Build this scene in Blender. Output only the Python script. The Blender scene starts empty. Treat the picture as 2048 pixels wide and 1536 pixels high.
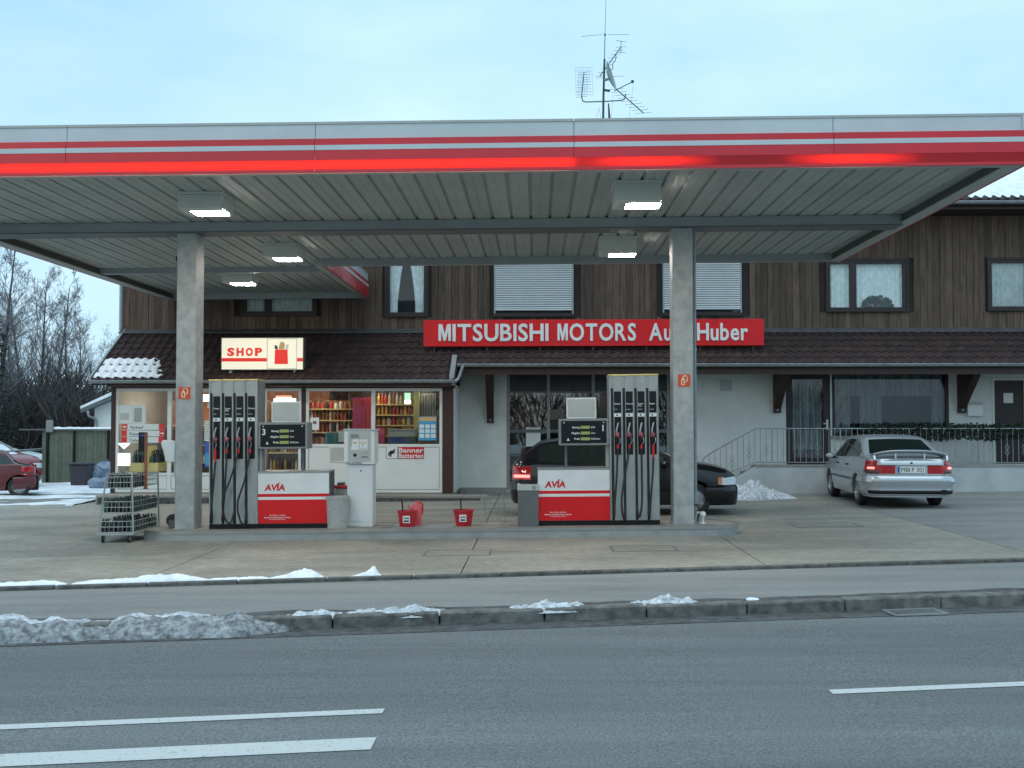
import bpy, bmesh, math, random
from mathutils import Vector, Matrix, noise as mnoise
random.seed(11)
R = math.radians
scene = bpy.context.scene
col = scene.collection

# ------------------------------------------------------------------ camera
FPX, CAMH = 2200.0, 1.80
PITCH, YAW = math.atan(73 / FPX), math.atan(49 / FPX)
cam_d = bpy.data.cameras.new('camera')
cam_d.sensor_width = 36.0
cam_d.lens = FPX / 2048 * 36.0
cam_d.clip_start, cam_d.clip_end = 0.05, 2000
cam = bpy.data.objects.new('camera', cam_d)
cam.location = (0, 0, CAMH)
cam.rotation_euler = (math.pi / 2 + PITCH, 0, YAW)
col.objects.link(cam)
scene.camera = cam

# ------------------------------------------------------------------ world
world = bpy.data.worlds.new('World')
scene.world = world
world.use_nodes = True
wt = world.node_tree
wt.nodes.clear()
w_out = wt.nodes.new('ShaderNodeOutputWorld')
w_bg = wt.nodes.new('ShaderNodeBackground')
w_bg.inputs['Strength'].default_value = 0.1
sky = wt.nodes.new('ShaderNodeTexSky')
sky.sky_type = 'NISHITA'
sky.sun_disc = False
SUN_EL, SUN_ROT = R(9), R(200)
sky.sun_elevation, sky.sun_rotation = SUN_EL, SUN_ROT
w_tc = wt.nodes.new('ShaderNodeTexCoord')
w_map = wt.nodes.new('ShaderNodeMapping')
w_map.inputs['Scale'].default_value = (1.2, 1.2, 3.2)
w_no = wt.nodes.new('ShaderNodeTexNoise')
w_no.inputs['Scale'].default_value = 1.7
w_no.inputs['Detail'].default_value = 5
w_no.inputs['Roughness'].default_value = 0.55
w_ra = wt.nodes.new('ShaderNodeValToRGB')
w_ra.color_ramp.elements[0].position = 0.32
w_ra.color_ramp.elements[0].color = (4.0, 7.0, 9.5, 1)
w_ra.color_ramp.elements[1].position = 0.68
w_ra.color_ramp.elements[1].color = (6.6, 9.0, 10.6, 1)
w_mx = wt.nodes.new('ShaderNodeMix')
w_mx.data_type = 'RGBA'
w_mx.inputs[0].default_value = 0.86
L = wt.links.new
L(w_tc.outputs['Generated'], w_map.inputs['Vector'])
L(w_map.outputs['Vector'], w_no.inputs['Vector'])
L(w_no.outputs['Fac'], w_ra.inputs['Fac'])
L(sky.outputs['Color'], w_mx.inputs[6])
L(w_ra.outputs['Color'], w_mx.inputs[7])
L(w_mx.outputs[2], w_bg.inputs['Color'])
L(w_bg.outputs['Background'], w_out.inputs['Surface'])

sun_d = bpy.data.lights.new('sun', 'SUN')
sun_d.energy = 0.9
sun_d.angle = R(60)
sun_d.color = (0.95, 1.0, 0.98)
sun = bpy.data.objects.new('sun', sun_d)
sun.rotation_euler = (R(26), 0, R(-18))
col.objects.link(sun)

vs = scene.view_settings
vs.view_transform, vs.look, vs.exposure, vs.gamma = 'Standard', 'None', 0.30, 1.0
vs.use_curve_mapping = False
scene.cycles.use_denoising = True
scene.cycles.max_bounces = 8
scene.cycles.transparent_max_bounces = 16
scene.cycles.sample_clamp_indirect = 6.0

# ------------------------------------------------------------------ pixels to places
SL = 0.012                                   # the street falls gently towards the left
def G(x): return SL * max(-40.0, min(40.0, x))
_cf = Vector((-math.sin(YAW) * math.cos(PITCH), math.cos(YAW) * math.cos(PITCH), math.sin(PITCH)))
_cr = Vector((math.cos(YAW), math.sin(YAW), 0))
_cu = _cr.cross(_cf)
def ray(px, py): return _cf * FPX + _cr * (px - 1024) + _cu * (768 - py)
def at(px, py, D):
    d = ray(px, py)
    return Vector((0, 0, CAMH)) + d * (D / d.y)
def X(px, D, py=841): return at(px, py, D).x
def Z(py, D, px=1073): return at(px, py, D).z
def gp(px, py, dz=0.0):
    d = ray(px, py)
    t = -(CAMH - dz) / (d.z - SL * d.x)
    return Vector((0, 0, CAMH)) + d * t

# ------------------------------------------------------------------ materials
def mat(name, c, rough=0.6, metal=0.0, var=0.12, scale=2.0, bump=0.0, bscale=60.0, c2=None, spec=0.5,
        emit=None, estr=0.0, coat=0.0, rnd=0.0, stretch=None, lo=0.35, hi=0.65, detail=6, broad=0.0, bstretch=(0.5, 0.5, 0.5), bscale2=1.0):
    m = bpy.data.materials.new(name)
    m.use_nodes = True
    nt = m.node_tree
    b = nt.nodes['Principled BSDF']
    b.inputs['Roughness'].default_value = rough
    b.inputs['Metallic'].default_value = metal
    b.inputs['Specular IOR Level'].default_value = spec
    b.inputs['Coat Weight'].default_value = coat
    b.inputs['Coat Roughness'].default_value = 0.04
    lk = nt.links.new
    c = tuple(c)
    geo = nt.nodes.new('ShaderNodeNewGeometry')
    vec = geo.outputs['Position']
    if stretch:
        mp = nt.nodes.new('ShaderNodeMapping')
        mp.inputs['Scale'].default_value = stretch
        lk(vec, mp.inputs['Vector'])
        vec = mp.outputs['Vector']
    cur = None
    if var > 0 or c2:
        n = nt.nodes.new('ShaderNodeTexNoise')
        n.inputs['Scale'].default_value = scale
        n.inputs['Detail'].default_value = detail
        n.inputs['Roughness'].default_value = 0.62
        lk(vec, n.inputs['Vector'])
        r = nt.nodes.new('ShaderNodeValToRGB')
        r.color_ramp.elements[0].position, r.color_ramp.elements[1].position = lo, hi
        a = tuple(v * (1 - var) for v in c) if not c2 else c
        d = tuple(min(1, v * (1 + var)) for v in c) if not c2 else c2
        r.color_ramp.elements[0].color = (*a, 1)
        r.color_ramp.elements[1].color = (*d, 1)
        lk(n.outputs['Fac'], r.inputs['Fac'])
        cur = r.outputs['Color']
    if broad > 0:
        mp2 = nt.nodes.new('ShaderNodeMapping')
        mp2.inputs['Scale'].default_value = bstretch
        mp2.inputs['Rotation'].default_value = (0, 0, -0.14)
        lk(geo.outputs['Position'], mp2.inputs['Vector'])
        n3 = nt.nodes.new('ShaderNodeTexNoise')
        n3.inputs['Scale'].default_value = bscale2
        n3.inputs['Detail'].default_value = 7
        n3.inputs['Roughness'].default_value = 0.65
        n3.inputs['Distortion'].default_value = 0.4
        lk(mp2.outputs['Vector'], n3.inputs['Vector'])
        m3 = nt.nodes.new('ShaderNodeMapRange')
        m3.inputs['From Min'].default_value, m3.inputs['From Max'].default_value = 0.3, 0.7
        m3.inputs['To Min'].default_value, m3.inputs['To Max'].default_value = 1 - broad, 1 + broad * 0.6
        lk(n3.outputs['Fac'], m3.inputs['Value'])
        v3 = nt.nodes.new('ShaderNodeVectorMath')
        v3.operation = 'SCALE'
        if cur: lk(cur, v3.inputs[0])
        else: v3.inputs[0].default_value = c
        lk(m3.outputs['Result'], v3.inputs['Scale'])
        cur = v3.outputs['Vector']
    if rnd > 0:
        oi = nt.nodes.new('ShaderNodeObjectInfo')
        mr = nt.nodes.new('ShaderNodeMapRange')
        mr.inputs['To Min'].default_value, mr.inputs['To Max'].default_value = 1 - rnd, 1 + rnd
        lk(oi.outputs['Random'], mr.inputs['Value'])
        mu = nt.nodes.new('ShaderNodeVectorMath')
        mu.operation = 'SCALE'
        if cur: lk(cur, mu.inputs[0])
        else: mu.inputs[0].default_value = c
        lk(mr.outputs['Result'], mu.inputs['Scale'])
        cur = mu.outputs['Vector']
    if cur: lk(cur, b.inputs['Base Color'])
    else: b.inputs['Base Color'].default_value = (*c, 1)
    if bump > 0:
        n2 = nt.nodes.new('ShaderNodeTexNoise')
        n2.inputs['Scale'].default_value = bscale
        n2.inputs['Detail'].default_value = 5
        lk(vec, n2.inputs['Vector'])
        bp = nt.nodes.new('ShaderNodeBump')
        bp.inputs['Strength'].default_value = bump
        bp.inputs['Distance'].default_value = 0.02
        lk(n2.outputs['Fac'], bp.inputs['Height'])
        lk(bp.outputs['Normal'], b.inputs['Normal'])
    if emit:
        b.inputs['Emission Color'].default_value = (*emit, 1)
        b.inputs['Emission Strength'].default_value = estr
    return m

def glass_mat(name, tint=(0.9, 0.97, 0.96), ior=1.5, base=0.0):
    m = bpy.data.materials.new(name)
    m.use_nodes = True
    nt = m.node_tree
    nt.nodes.clear()
    o = nt.nodes.new('ShaderNodeOutputMaterial')
    mx = nt.nodes.new('ShaderNodeMixShader')
    tr = nt.nodes.new('ShaderNodeBsdfTransparent')
    tr.inputs['Color'].default_value = (*tint, 1)
    gl = nt.nodes.new('ShaderNodeBsdfGlossy')
    gl.inputs['Roughness'].default_value = 0.015
    fr = nt.nodes.new('ShaderNodeFresnel')
    fr.inputs['IOR'].default_value = ior
    ma = nt.nodes.new('ShaderNodeMath')
    ma.operation = 'MULTIPLY_ADD'
    ma.inputs[1].default_value = 1.6
    ma.inputs[2].default_value = base
    lk = nt.links.new
    lk(fr.outputs['Fac'], ma.inputs[0])
    lk(ma.outputs['Value'], mx.inputs['Fac'])
    lk(tr.outputs['BSDF'], mx.inputs[1])
    lk(gl.outputs['BSDF'], mx.inputs[2])
    lk(mx.outputs['Shader'], o.inputs['Surface'])
    return m

def translucent_mat(name, c):
    m = bpy.data.materials.new(name)
    m.use_nodes = True
    nt = m.node_tree
    nt.nodes.clear()
    o = nt.nodes.new('ShaderNodeOutputMaterial')
    mx = nt.nodes.new('ShaderNodeMixShader')
    mx.inputs['Fac'].default_value = 0.5
    tr = nt.nodes.new('ShaderNodeBsdfTranslucent')
    tr.inputs['Color'].default_value = (min(1, c[0] * 1.7), c[1] * 2.6, c[2] * 0.8, 1)
    pb = nt.nodes.new('ShaderNodeBsdfPrincipled')
    pb.inputs['Base Color'].default_value = (*c, 1)
    pb.inputs['Roughness'].default_value = 0.2
    nt.links.new(tr.outputs['BSDF'], mx.inputs[1])
    nt.links.new(pb.outputs['BSDF'], mx.inputs[2])
    nt.links.new(mx.outputs['Shader'], o.inputs['Surface'])
    return m

def emis(name, c, s):
    return mat(name, (0.8, 0.8, 0.8), var=0, emit=c, estr=s)

M = dict(
    asphalt=mat('asphalt', (0.098, 0.108, 0.108), 0.9, c2=(0.255, 0.272, 0.270), scale=60, detail=4, bump=0.6, bscale=130, lo=0.32, hi=0.70, spec=0.3, broad=0.34, bstretch=(0.05, 0.85, 1)),
    pavement=mat('pavement', (0.24, 0.245, 0.235), 0.85, var=0.22, scale=60, bump=0.4, bscale=200, broad=0.25, bstretch=(0.25, 1.6, 1)),
    ground=mat('ground', (0.30, 0.31, 0.30), 0.9, c2=(0.62, 0.66, 0.70), scale=0.25, bump=0.4, bscale=6),
    concrete=mat('concrete', (0.222, 0.208, 0.174), 0.7, c2=(0.338, 0.320, 0.270), scale=9, bump=0.2, bscale=120, rnd=0.06, lo=0.3, hi=0.72, broad=0.36, bstretch=(0.35, 0.9, 1)),
    yard=mat('yard', (0.20, 0.20, 0.185), 0.75, c2=(0.265, 0.262, 0.245), scale=20, bump=0.25, bscale=160, rnd=0.04, broad=0.3, bstretch=(0.3, 0.9, 1)),
    joint=mat('joint', (0.06, 0.055, 0.045), 0.9),
    kerb=mat('kerb', (0.075, 0.075, 0.068), 0.85, c2=(0.19, 0.19, 0.175), scale=7, bump=0.5, bscale=70, rnd=0.12),
    kerb_low=mat('kerb_low', (0.065, 0.065, 0.06), 0.85, c2=(0.15, 0.15, 0.14), scale=8, bump=0.4, bscale=70, rnd=0.12),
    gutter_dirt=mat('gutter_dirt', (0.045, 0.045, 0.042), 0.9, c2=(0.11, 0.12, 0.12), scale=8, bump=0.5, bscale=120),
    paint=mat('paint', (0.14, 0.155, 0.155), 0.7, c2=(0.56, 0.585, 0.565), lo=0.27, hi=0.42, scale=34, bump=0.3, bscale=200),
    snow=mat('snow', (0.70, 0.75, 0.80), 0.7, c2=(0.90, 0.93, 0.96), scale=5, bump=0.5, bscale=25),
    snow_dirty=mat('snow_dirty', (0.11, 0.115, 0.115), 0.85, c2=(0.46, 0.49, 0.51), scale=15, bump=1.0, bscale=45, lo=0.36, hi=0.70),
    snow_yard=mat('snow_yard', (0.55, 0.60, 0.65), 0.8, c2=(0.88, 0.92, 0.96), scale=1.6, bump=0.6, bscale=14),
    white=mat('white', (0.72, 0.74, 0.72), 0.35, var=0.05, scale=3),
    white_pvc=mat('white_pvc', (0.70, 0.73, 0.71), 0.4, var=0.05, scale=1.5),
    white_band=mat('white_band', (0.50, 0.55, 0.56), 0.4, var=0.06, scale=1.2),
    red=mat('red', (0.66, 0.010, 0.014), 0.4, var=0.06, scale=1.5, spec=0.35),
    red_fascia=mat('red_fascia', (0.57, 0.008, 0.020), 0.22, var=0.10, scale=0.8, spec=0.5, coat=0.15),
    red_tape=mat('red_tape', (0.70, 0.02, 0.02), 0.4, var=0.04),
    soffit=mat('soffit', (0.39, 0.42, 0.40), 0.52, var=0.07, scale=1.0, spec=0.35, rnd=0.06),
    soffit_dark=mat('soffit_dark', (0.075, 0.08, 0.075), 0.6, var=0.1),
    beam=mat('beam', (0.30, 0.33, 0.34), 0.45, var=0.08, scale=1.5),
    beam_edge=mat('beam_edge', (0.40, 0.42, 0.39), 0.45, var=0.06, scale=1.5),
    column=mat('column', (0.30, 0.32, 0.315), 0.55, c2=(0.43, 0.45, 0.44), scale=7, bump=0.12, bscale=90),
    lamp_box=mat('lamp_box', (0.60, 0.62, 0.56), 0.4, var=0.04),
    lamp_glow=emis('lamp_glow', (1.0, 0.93, 0.85), 112.0),
    tube_glow=emis('tube_glow', (1.0, 0.74, 0.55), 6.0),
    steel=mat('steel', (0.42, 0.43, 0.42), 0.32, metal=0.85, var=0.08, scale=4),
    steel_dull=mat('steel_dull', (0.36, 0.38, 0.37), 0.5, metal=0.55, var=0.12, scale=3),
    zinc=mat('zinc', (0.30, 0.33, 0.34), 0.45, metal=0.5, var=0.15, scale=5),
    grey=mat('grey', (0.115, 0.125, 0.13), 0.55, var=0.1, scale=5),
    grey_mid=mat('grey_mid', (0.24, 0.25, 0.245), 0.5, var=0.07, scale=5),
    grey_light=mat('grey_light', (0.45, 0.46, 0.43), 0.45, var=0.05, scale=5),
    black=mat('black', (0.008, 0.008, 0.009), 0.55, var=0.1, spec=0.3),
    rubber=mat('rubber', (0.018, 0.018, 0.019), 0.6, var=0.15, scale=8),
    panel_black=mat('panel_black', (0.008, 0.009, 0.012), 0.35, var=0.1, spec=0.3),
    lcd=mat('lcd', (0.30, 0.33, 0.10), 0.4, var=0.35, scale=90, emit=(0.45, 0.5, 0.18), estr=0.04),
    ink=mat('ink', (0.75, 0.76, 0.74), 0.5, var=0.0),
    ink_red=mat('ink_red', (0.60, 0.015, 0.02), 0.45, var=0.0),
    ink_black=mat('ink_black', (0.015, 0.015, 0.017), 0.5, var=0.0),
    nozzle_red=mat('nozzle_red', (0.30, 0.09, 0.10), 0.4, var=0.3, scale=40),
    bucket=mat('bucket', (0.50, 0.018, 0.03), 0.4, var=0.12, scale=9),
    pink=mat('pink', (0.66, 0.10, 0.11), 0.4, var=0.12, scale=8),
    conc_bin=mat('conc_bin', (0.36, 0.36, 0.34), 0.85, c2=(0.50, 0.50, 0.47), scale=35, bump=0.5, bscale=150),
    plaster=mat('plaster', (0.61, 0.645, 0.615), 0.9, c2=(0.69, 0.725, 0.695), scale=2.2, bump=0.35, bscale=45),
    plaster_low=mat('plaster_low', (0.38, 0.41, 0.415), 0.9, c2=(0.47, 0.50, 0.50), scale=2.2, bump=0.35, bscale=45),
    plinth=mat('plinth', (0.22, 0.22, 0.21), 0.9, c2=(0.32, 0.32, 0.30), scale=5, bump=0.4),
    board=mat('board', (0.066, 0.044, 0.032), 0.8, c2=(0.140, 0.094, 0.066), scale=3.0, bump=0.5, bscale=25, rnd=0.32, stretch=(9, 9, 0.7)),
    backing=mat('backing', (0.03, 0.022, 0.017), 0.9),
    timber=mat('timber', (0.035, 0.016, 0.011), 0.6, var=0.3, scale=4, stretch=(6, 6, 1)),
    frame_brown=mat('frame_brown', (0.022, 0.012, 0.010), 0.5, var=0.2),
    maroon=mat('maroon', (0.045, 0.014, 0.012), 0.55, var=0.2, scale=4),
    tile=mat('tile', (0.020, 0.010, 0.010), 0.85, c2=(0.042, 0.021, 0.019), scale=6, bump=0.3, bscale=50, rnd=0.28),
    shutter=mat('shutter', (0.66, 0.70, 0.70), 0.5, var=0.03),
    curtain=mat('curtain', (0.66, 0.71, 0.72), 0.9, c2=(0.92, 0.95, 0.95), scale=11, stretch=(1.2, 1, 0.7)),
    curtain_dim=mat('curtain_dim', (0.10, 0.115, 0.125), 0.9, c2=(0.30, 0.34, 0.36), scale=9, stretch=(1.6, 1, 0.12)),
    glass=glass_mat('glass', (0.88, 0.95, 0.94)),
    glass_dark=glass_mat('glass_dark', (0.55, 0.62, 0.63), 1.5, 0.10),
    glass_car=mat('glass_car', (0.012, 0.02, 0.018), 0.05, var=0, spec=0.9),
    silver=mat('silver', (0.50, 0.54, 0.56), 0.27, metal=0.55, var=0.02, coat=0.5),
    black_paint=mat('black_paint', (0.006, 0.007, 0.009), 0.25, var=0, spec=0.35, coat=0.5),
    red_paint=mat('red_paint', (0.10, 0.013, 0.016), 0.4, c2=(0.14, 0.02, 0.024), scale=3, coat=0.4),
    red_paint2=mat('red_paint2', (0.23, 0.015, 0.03), 0.3, var=0.05, coat=0.6),
    white_paint=mat('white_paint', (0.55, 0.6, 0.62), 0.35, var=0.06, coat=0.4),
    rim=mat('rim', (0.38, 0.39, 0.39), 0.35, metal=0.7, var=0.08),
    lens_red=mat('lens_red', (0.42, 0.010, 0.014), 0.12, var=0.1, scale=30, coat=0.8),
    lens_lit=emis('lens_lit', (1.0, 0.08, 0.05), 2.0),
    lens_smoke=mat('lens_smoke', (0.10, 0.06, 0.05), 0.15, var=0.1),
    lens_clear=mat('lens_clear', (0.62, 0.68, 0.72), 0.1, var=0.25, scale=40, coat=1.0),
    lens_amber=mat('lens_amber', (0.6, 0.25, 0.1), 0.2, var=0.1),
    chrome=mat('chrome', (0.6, 0.6, 0.6), 0.12, metal=1.0, var=0),
    blue=mat('blue', (0.03, 0.10, 0.45), 0.4, var=0.1),
    bark=mat('bark', (0.085, 0.078, 0.078), 0.9, var=0.3, scale=4),
    twig=mat('twig', (0.165, 0.155, 0.165), 0.9, var=0.3, scale=2),
    twig_dark=mat('twig_dark', (0.070, 0.062, 0.060), 0.9, var=0.4, scale=2),
    needle=mat('needle', (0.018, 0.032, 0.022), 0.8, var=0.4, scale=3),
    leaf=mat('leaf', (0.020, 0.034, 0.022), 0.6, var=0.5, scale=12, rnd=0.2),
    fence_wood=mat('fence_wood', (0.115, 0.135, 0.10), 0.8, c2=(0.17, 0.185, 0.14), scale=4, rnd=0.12),
    bin_dark=mat('bin_dark', (0.035, 0.033, 0.045), 0.5, var=0.15),
    bag_blue=mat('bag_blue', (0.10, 0.15, 0.24), 0.35, c2=(0.28, 0.34, 0.42), scale=7),
    card=mat('card', (0.62, 0.52, 0.20), 0.6, var=0.06),
    wood_pole=mat('wood_pole', (0.24, 0.09, 0.05), 0.6, var=0.2, scale=10),
    bottle_dark=mat('bottle_dark', (0.020, 0.016, 0.014), 0.2, var=0.3, scale=40, rnd=0.4),
    bottle_green=mat('bottle_green', (0.02, 0.07, 0.035), 0.2, var=0.2),
    antenna=mat('antenna', (0.06, 0.075, 0.075), 0.5, metal=0.4, var=0.1),
    goods_back=mat('goods_back', (0.10, 0.05, 0.03), 0.8, c2=(0.30, 0.13, 0.05), scale=12),
    trolley=mat('trolley', (0.40, 0.45, 0.43), 0.4, metal=0.35, var=0.1, scale=6),
    snow_kerb=mat('snow_kerb', (0.30, 0.32, 0.34), 0.8, c2=(0.74, 0.78, 0.81), scale=16, bump=0.8, bscale=50),
    void=mat('void', (0.003, 0.003, 0.003), 1.0, var=0, spec=0.0),
    infill=mat('infill', (0.02, 0.026, 0.03), 0.5, var=0.4, scale=3),
    flash=mat('flash', (0.07, 0.075, 0.08), 0.6, var=0.2, scale=4),
    girder_dark=mat('girder_dark', (0.13, 0.145, 0.15), 0.5, var=0.1),
    dish=mat('dish', (0.32, 0.40, 0.36), 0.5, var=0.08),
    safety=mat('safety', (0.62, 0.075, 0.02), 0.45, var=0.05),
    ink_cream=mat('ink_cream', (0.78, 0.72, 0.5), 0.5, var=0),
    box_cream=mat('box_cream', (0.66, 0.63, 0.5), 0.4, var=0.03, emit=(0.95, 0.90, 0.70), estr=0.42),
    box_red=mat('box_red', (0.6, 0.02, 0.015), 0.4, var=0, emit=(0.8, 0.03, 0.015), estr=0.35),
    lit_white=emis('lit_white', (0.95, 1.0, 0.85), 2.2),
    lit_card=emis('lit_card', (1.0, 1.0, 1.0), 0.85),  # glow added to lift the blank card to flat white
    lit_red=emis('lit_red', (1.0, 0.15, 0.03), 1.0),
    lit_green=emis('lit_green', (0.45, 1.0, 0.65), 0.9),
    room_glow=emis('room_glow', (1.0, 0.86, 0.66), 12.0),
    room_wall=mat('room_wall', (0.30, 0.17, 0.10), 0.8, var=0.25, scale=5),
    room_orange=mat('room_orange', (0.55, 0.17, 0.06), 0.7, var=0.15, scale=4),
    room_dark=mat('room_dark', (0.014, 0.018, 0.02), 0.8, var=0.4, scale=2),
    room_floor=mat('room_floor', (0.3, 0.28, 0.25), 0.5, var=0.1),
    fridge=mat('fridge', (0.55, 0.02, 0.10), 0.3, c2=(0.62, 0.05, 0.18), scale=1.2),
    fridge2=mat('fridge2', (0.66, 0.015, 0.02), 0.3, var=0.05),
    shelf_lit=mat('shelf_lit', (0.75, 0.6, 0.25), 0.5, var=0.1),  # yellow lamplight put into the colour of shelves and pump tops
    poster=mat('poster', (0.06, 0.32, 0.55), 0.5, var=0.1, scale=10),
    paper=mat('paper', (0.68, 0.72, 0.70), 0.7, var=0.05),
    tan=mat('tan', (0.62, 0.40, 0.16), 0.5, var=0.05),
    blue_paper=mat('blue_paper', (0.05, 0.09, 0.32), 0.6, var=0.2, scale=20),
)
GOODS = [mat('goods_%s' % n, c, 0.4, var=0.35, scale=30) for n, c in (
    ('amber', (0.30, 0.11, 0.02)), ('red', (0.45, 0.04, 0.03)), ('gold', (0.55, 0.36, 0.06)),
    ('dark', (0.03, 0.02, 0.02)), ('white', (0.6, 0.56, 0.5)), ('teal', (0.03, 0.20, 0.22)))]

# ------------------------------------------------------------------ mesh building
WM = {}
class MB:
    def __init__(s): s.v, s.f = [], []
    def quad(s, a, b, c, d):
        n = len(s.v); s.v += [a, b, c, d]; s.f.append((n, n + 1, n + 2, n + 3)); return s
    def poly(s, pts):
        n = len(s.v); s.v += list(pts); s.f.append(tuple(range(n, n + len(pts)))); return s
    def box(s, x0, x1, y0, y1, z0, z1):
        if x0 > x1: x0, x1 = x1, x0
        if y0 > y1: y0, y1 = y1, y0
        if z0 > z1: z0, z1 = z1, z0
        n = len(s.v)
        s.v += [(x0, y0, z0), (x1, y0, z0), (x1, y1, z0), (x0, y1, z0), (x0, y0, z1), (x1, y0, z1), (x1, y1, z1), (x0, y1, z1)]
        s.f += [tuple(n + i for i in q) for q in ((0, 3, 2, 1), (4, 5, 6, 7), (0, 1, 5, 4), (1, 2, 6, 5), (2, 3, 7, 6), (3, 0, 4, 7))]
        return s
    def prism(s, pts, axis, a, b):
        """closed outline PTS (2-D) pushed along AXIS from a to b; x: (y,z), y: (x,z), z: (x,y)"""
        def P(p, t): return {'x': (t, p[0], p[1]), 'y': (p[0], t, p[1]), 'z': (p[0], p[1], t)}[axis]
        n, k = len(s.v), len(pts)
        s.v += [P(p, a) for p in pts] + [P(p, b) for p in pts]
        s.f.append(tuple(n + i for i in range(k)))
        s.f.append(tuple(n + k + i for i in reversed(range(k))))
        for i in range(k):
            j = (i + 1) % k
            s.f.append((n + j, n + i, n + k + i, n + k + j))
        return s
    def tube(s, pts, r, n=6, cap=True):
        pts = [Vector(p) for p in pts]
        rs = r if isinstance(r, (list, tuple)) else [r] * len(pts)
        base = len(s.v)
        prev = None
        for i, p in enumerate(pts):
            d = (pts[min(i + 1, len(pts) - 1)] - pts[max(i - 1, 0)])
            if d.length < 1e-9: d = Vector((0, 0, 1))
            d.normalize()
            if prev is None:
                a = d.orthogonal().normalized()
            else:
                a = prev - d * prev.dot(d)
                a = a.normalized() if a.length > 1e-6 else d.orthogonal().normalized()
            prev = a
            b = d.cross(a)
            for k in range(n):
                t = 2 * math.pi * k / n
                s.v.append(tuple(p + (a * math.cos(t) + b * math.sin(t)) * rs[i]))
        for i in range(len(pts) - 1):
            for k in range(n):
                k2 = (k + 1) % n
                s.f.append((base + i * n + k, base + i * n + k2, base + (i + 1) * n + k2, base + (i + 1) * n + k))
        if cap and n > 2:
            s.f.append(tuple(base + k for k in reversed(range(n))))
            e = base + (len(pts) - 1) * n
            s.f.append(tuple(e + k for k in range(n)))
        return s
    def lathe(s, prof, n=20, c=(0, 0, 0), axis='z', sx=1.0, sy=1.0):
        base = len(s.v)
        for (r, h) in prof:
            for k in range(n):
                t = 2 * math.pi * k / n
                a, b = r * math.cos(t) * sx, r * math.sin(t) * sy
                p = (a, b, h) if axis == 'z' else ((a, h, b) if axis == 'y' else (h, a, b))
                s.v.append((c[0] + p[0], c[1] + p[1], c[2] + p[2]))
        for i in range(len(prof) - 1):
            for k in range(n):
                k2 = (k + 1) % n
                s.f.append((base + i * n + k, base + i * n + k2, base + (i + 1) * n + k2, base + (i + 1) * n + k))
        if prof[0][0] > 1e-6: s.f.append(tuple(base + k for k in reversed(range(n))))
        if prof[-1][0] > 1e-6:
            e = base + (len(prof) - 1) * n
            s.f.append(tuple(e + k for k in range(n)))
        return s
    def grid(s, fn, nu, nv):
        base = len(s.v)
        for i in range(nu + 1):
            for j in range(nv + 1):
                s.v.append(tuple(fn(i / nu, j / nv)))
        for i in range(nu):
            for j in range(nv):
                a = base + i * (nv + 1) + j
                s.f.append((a, a + nv + 1, a + nv + 2, a + 1))
        return s
    def mesh(s, name, m, smooth=False, bevel=0.0, seg=1, weld=False):
        me = bpy.data.meshes.new(name)
        me.from_pydata([tuple(p) for p in s.v], [], s.f)
        bm = bmesh.new()
        bm.from_mesh(me)
        if weld or smooth: bmesh.ops.remove_doubles(bm, verts=bm.verts, dist=1e-5)
        bmesh.ops.recalc_face_normals(bm, faces=bm.faces)
        if bevel > 0:
            bmesh.ops.bevel(bm, geom=list(bm.edges), offset=bevel, segments=seg, affect='EDGES', profile=0.6)
        bm.to_mesh(me)
        bm.free()
        if smooth:
            me.polygons.foreach_set('use_smooth', [True] * len(me.polygons))
            if smooth != 'all':
                me.set_sharp_from_angle(angle=R(smooth if smooth is not True else 40))
        if m: me.materials.append(M[m] if isinstance(m, str) else m)
        me.update()
        return me
    def build(s, name, m, parent=None, world=False, smooth=False, bevel=0.0, seg=1, weld=False, loc=None, label=None):
        return place(name, s.mesh(name, m, smooth, bevel, seg, weld), parent, world, loc, label)

def place(name, me, parent=None, world=False, loc=None, label=None, rot=None, scale=None):
    o = bpy.data.objects.new(name, me)
    col.objects.link(o)
    base = Matrix.Identity(4)
    if parent is not None:
        o.parent = parent
        if world:
            o.matrix_parent_inverse = WM[parent].inverted()
        else:
            base = WM[parent]
    loc_m = Matrix.Identity(4)
    if loc is not None: o.location = loc
    if rot is not None: o.rotation_euler = rot
    if scale is not None: o.scale = scale
    from mathutils import Euler
    lm = Matrix.LocRotScale(Vector(o.location), Euler(o.rotation_euler), Vector(o.scale))
    WM[o] = base @ lm
    if label: o['label'] = label
    return o

def tag(o, label, cat, group=None, kind=None):
    if label: o['label'] = label
    if cat: o['category'] = cat
    if group: o['group'] = group
    if kind: o['kind'] = kind
    return o

def thing(name, label, cat, loc=(0, 0, 0), rotz=0.0, group=None, rotx=0.0, roty=0.0):
    o = place(name, None, None, loc=loc, rot=(rotx, roty, rotz))
    o.empty_display_size = 0.1
    return tag(o, label, cat, group)

_tx = {}
def text_mesh(s, size, extrude, m, offset=0.0, align='CENTER', shear=0.0, sx=1.0):
    """lettering standing in the XZ plane, read from -Y, back at y=0"""
    key = (s, size, extrude, m, offset, align, shear, sx)
    if key in _tx: return _tx[key]
    cu = bpy.data.curves.new('lettering', 'FONT')
    cu.body, cu.size, cu.extrude, cu.offset, cu.align_x, cu.shear = s, size, extrude / 2, offset, align, shear
    cu.resolution_u = 3
    ob = bpy.data.objects.new('lettering', cu)
    me = bpy.data.meshes.new_from_object(ob)
    for v in me.vertices:
        x, y, z = v.co
        v.co = (x * sx, -(z + extrude / 2), y)
    me.materials.clear()
    me.materials.append(M[m])
    me.name = 'lettering'
    bpy.data.objects.remove(ob)
    bpy.data.curves.remove(cu)
    _tx[key] = me
    return me

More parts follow.
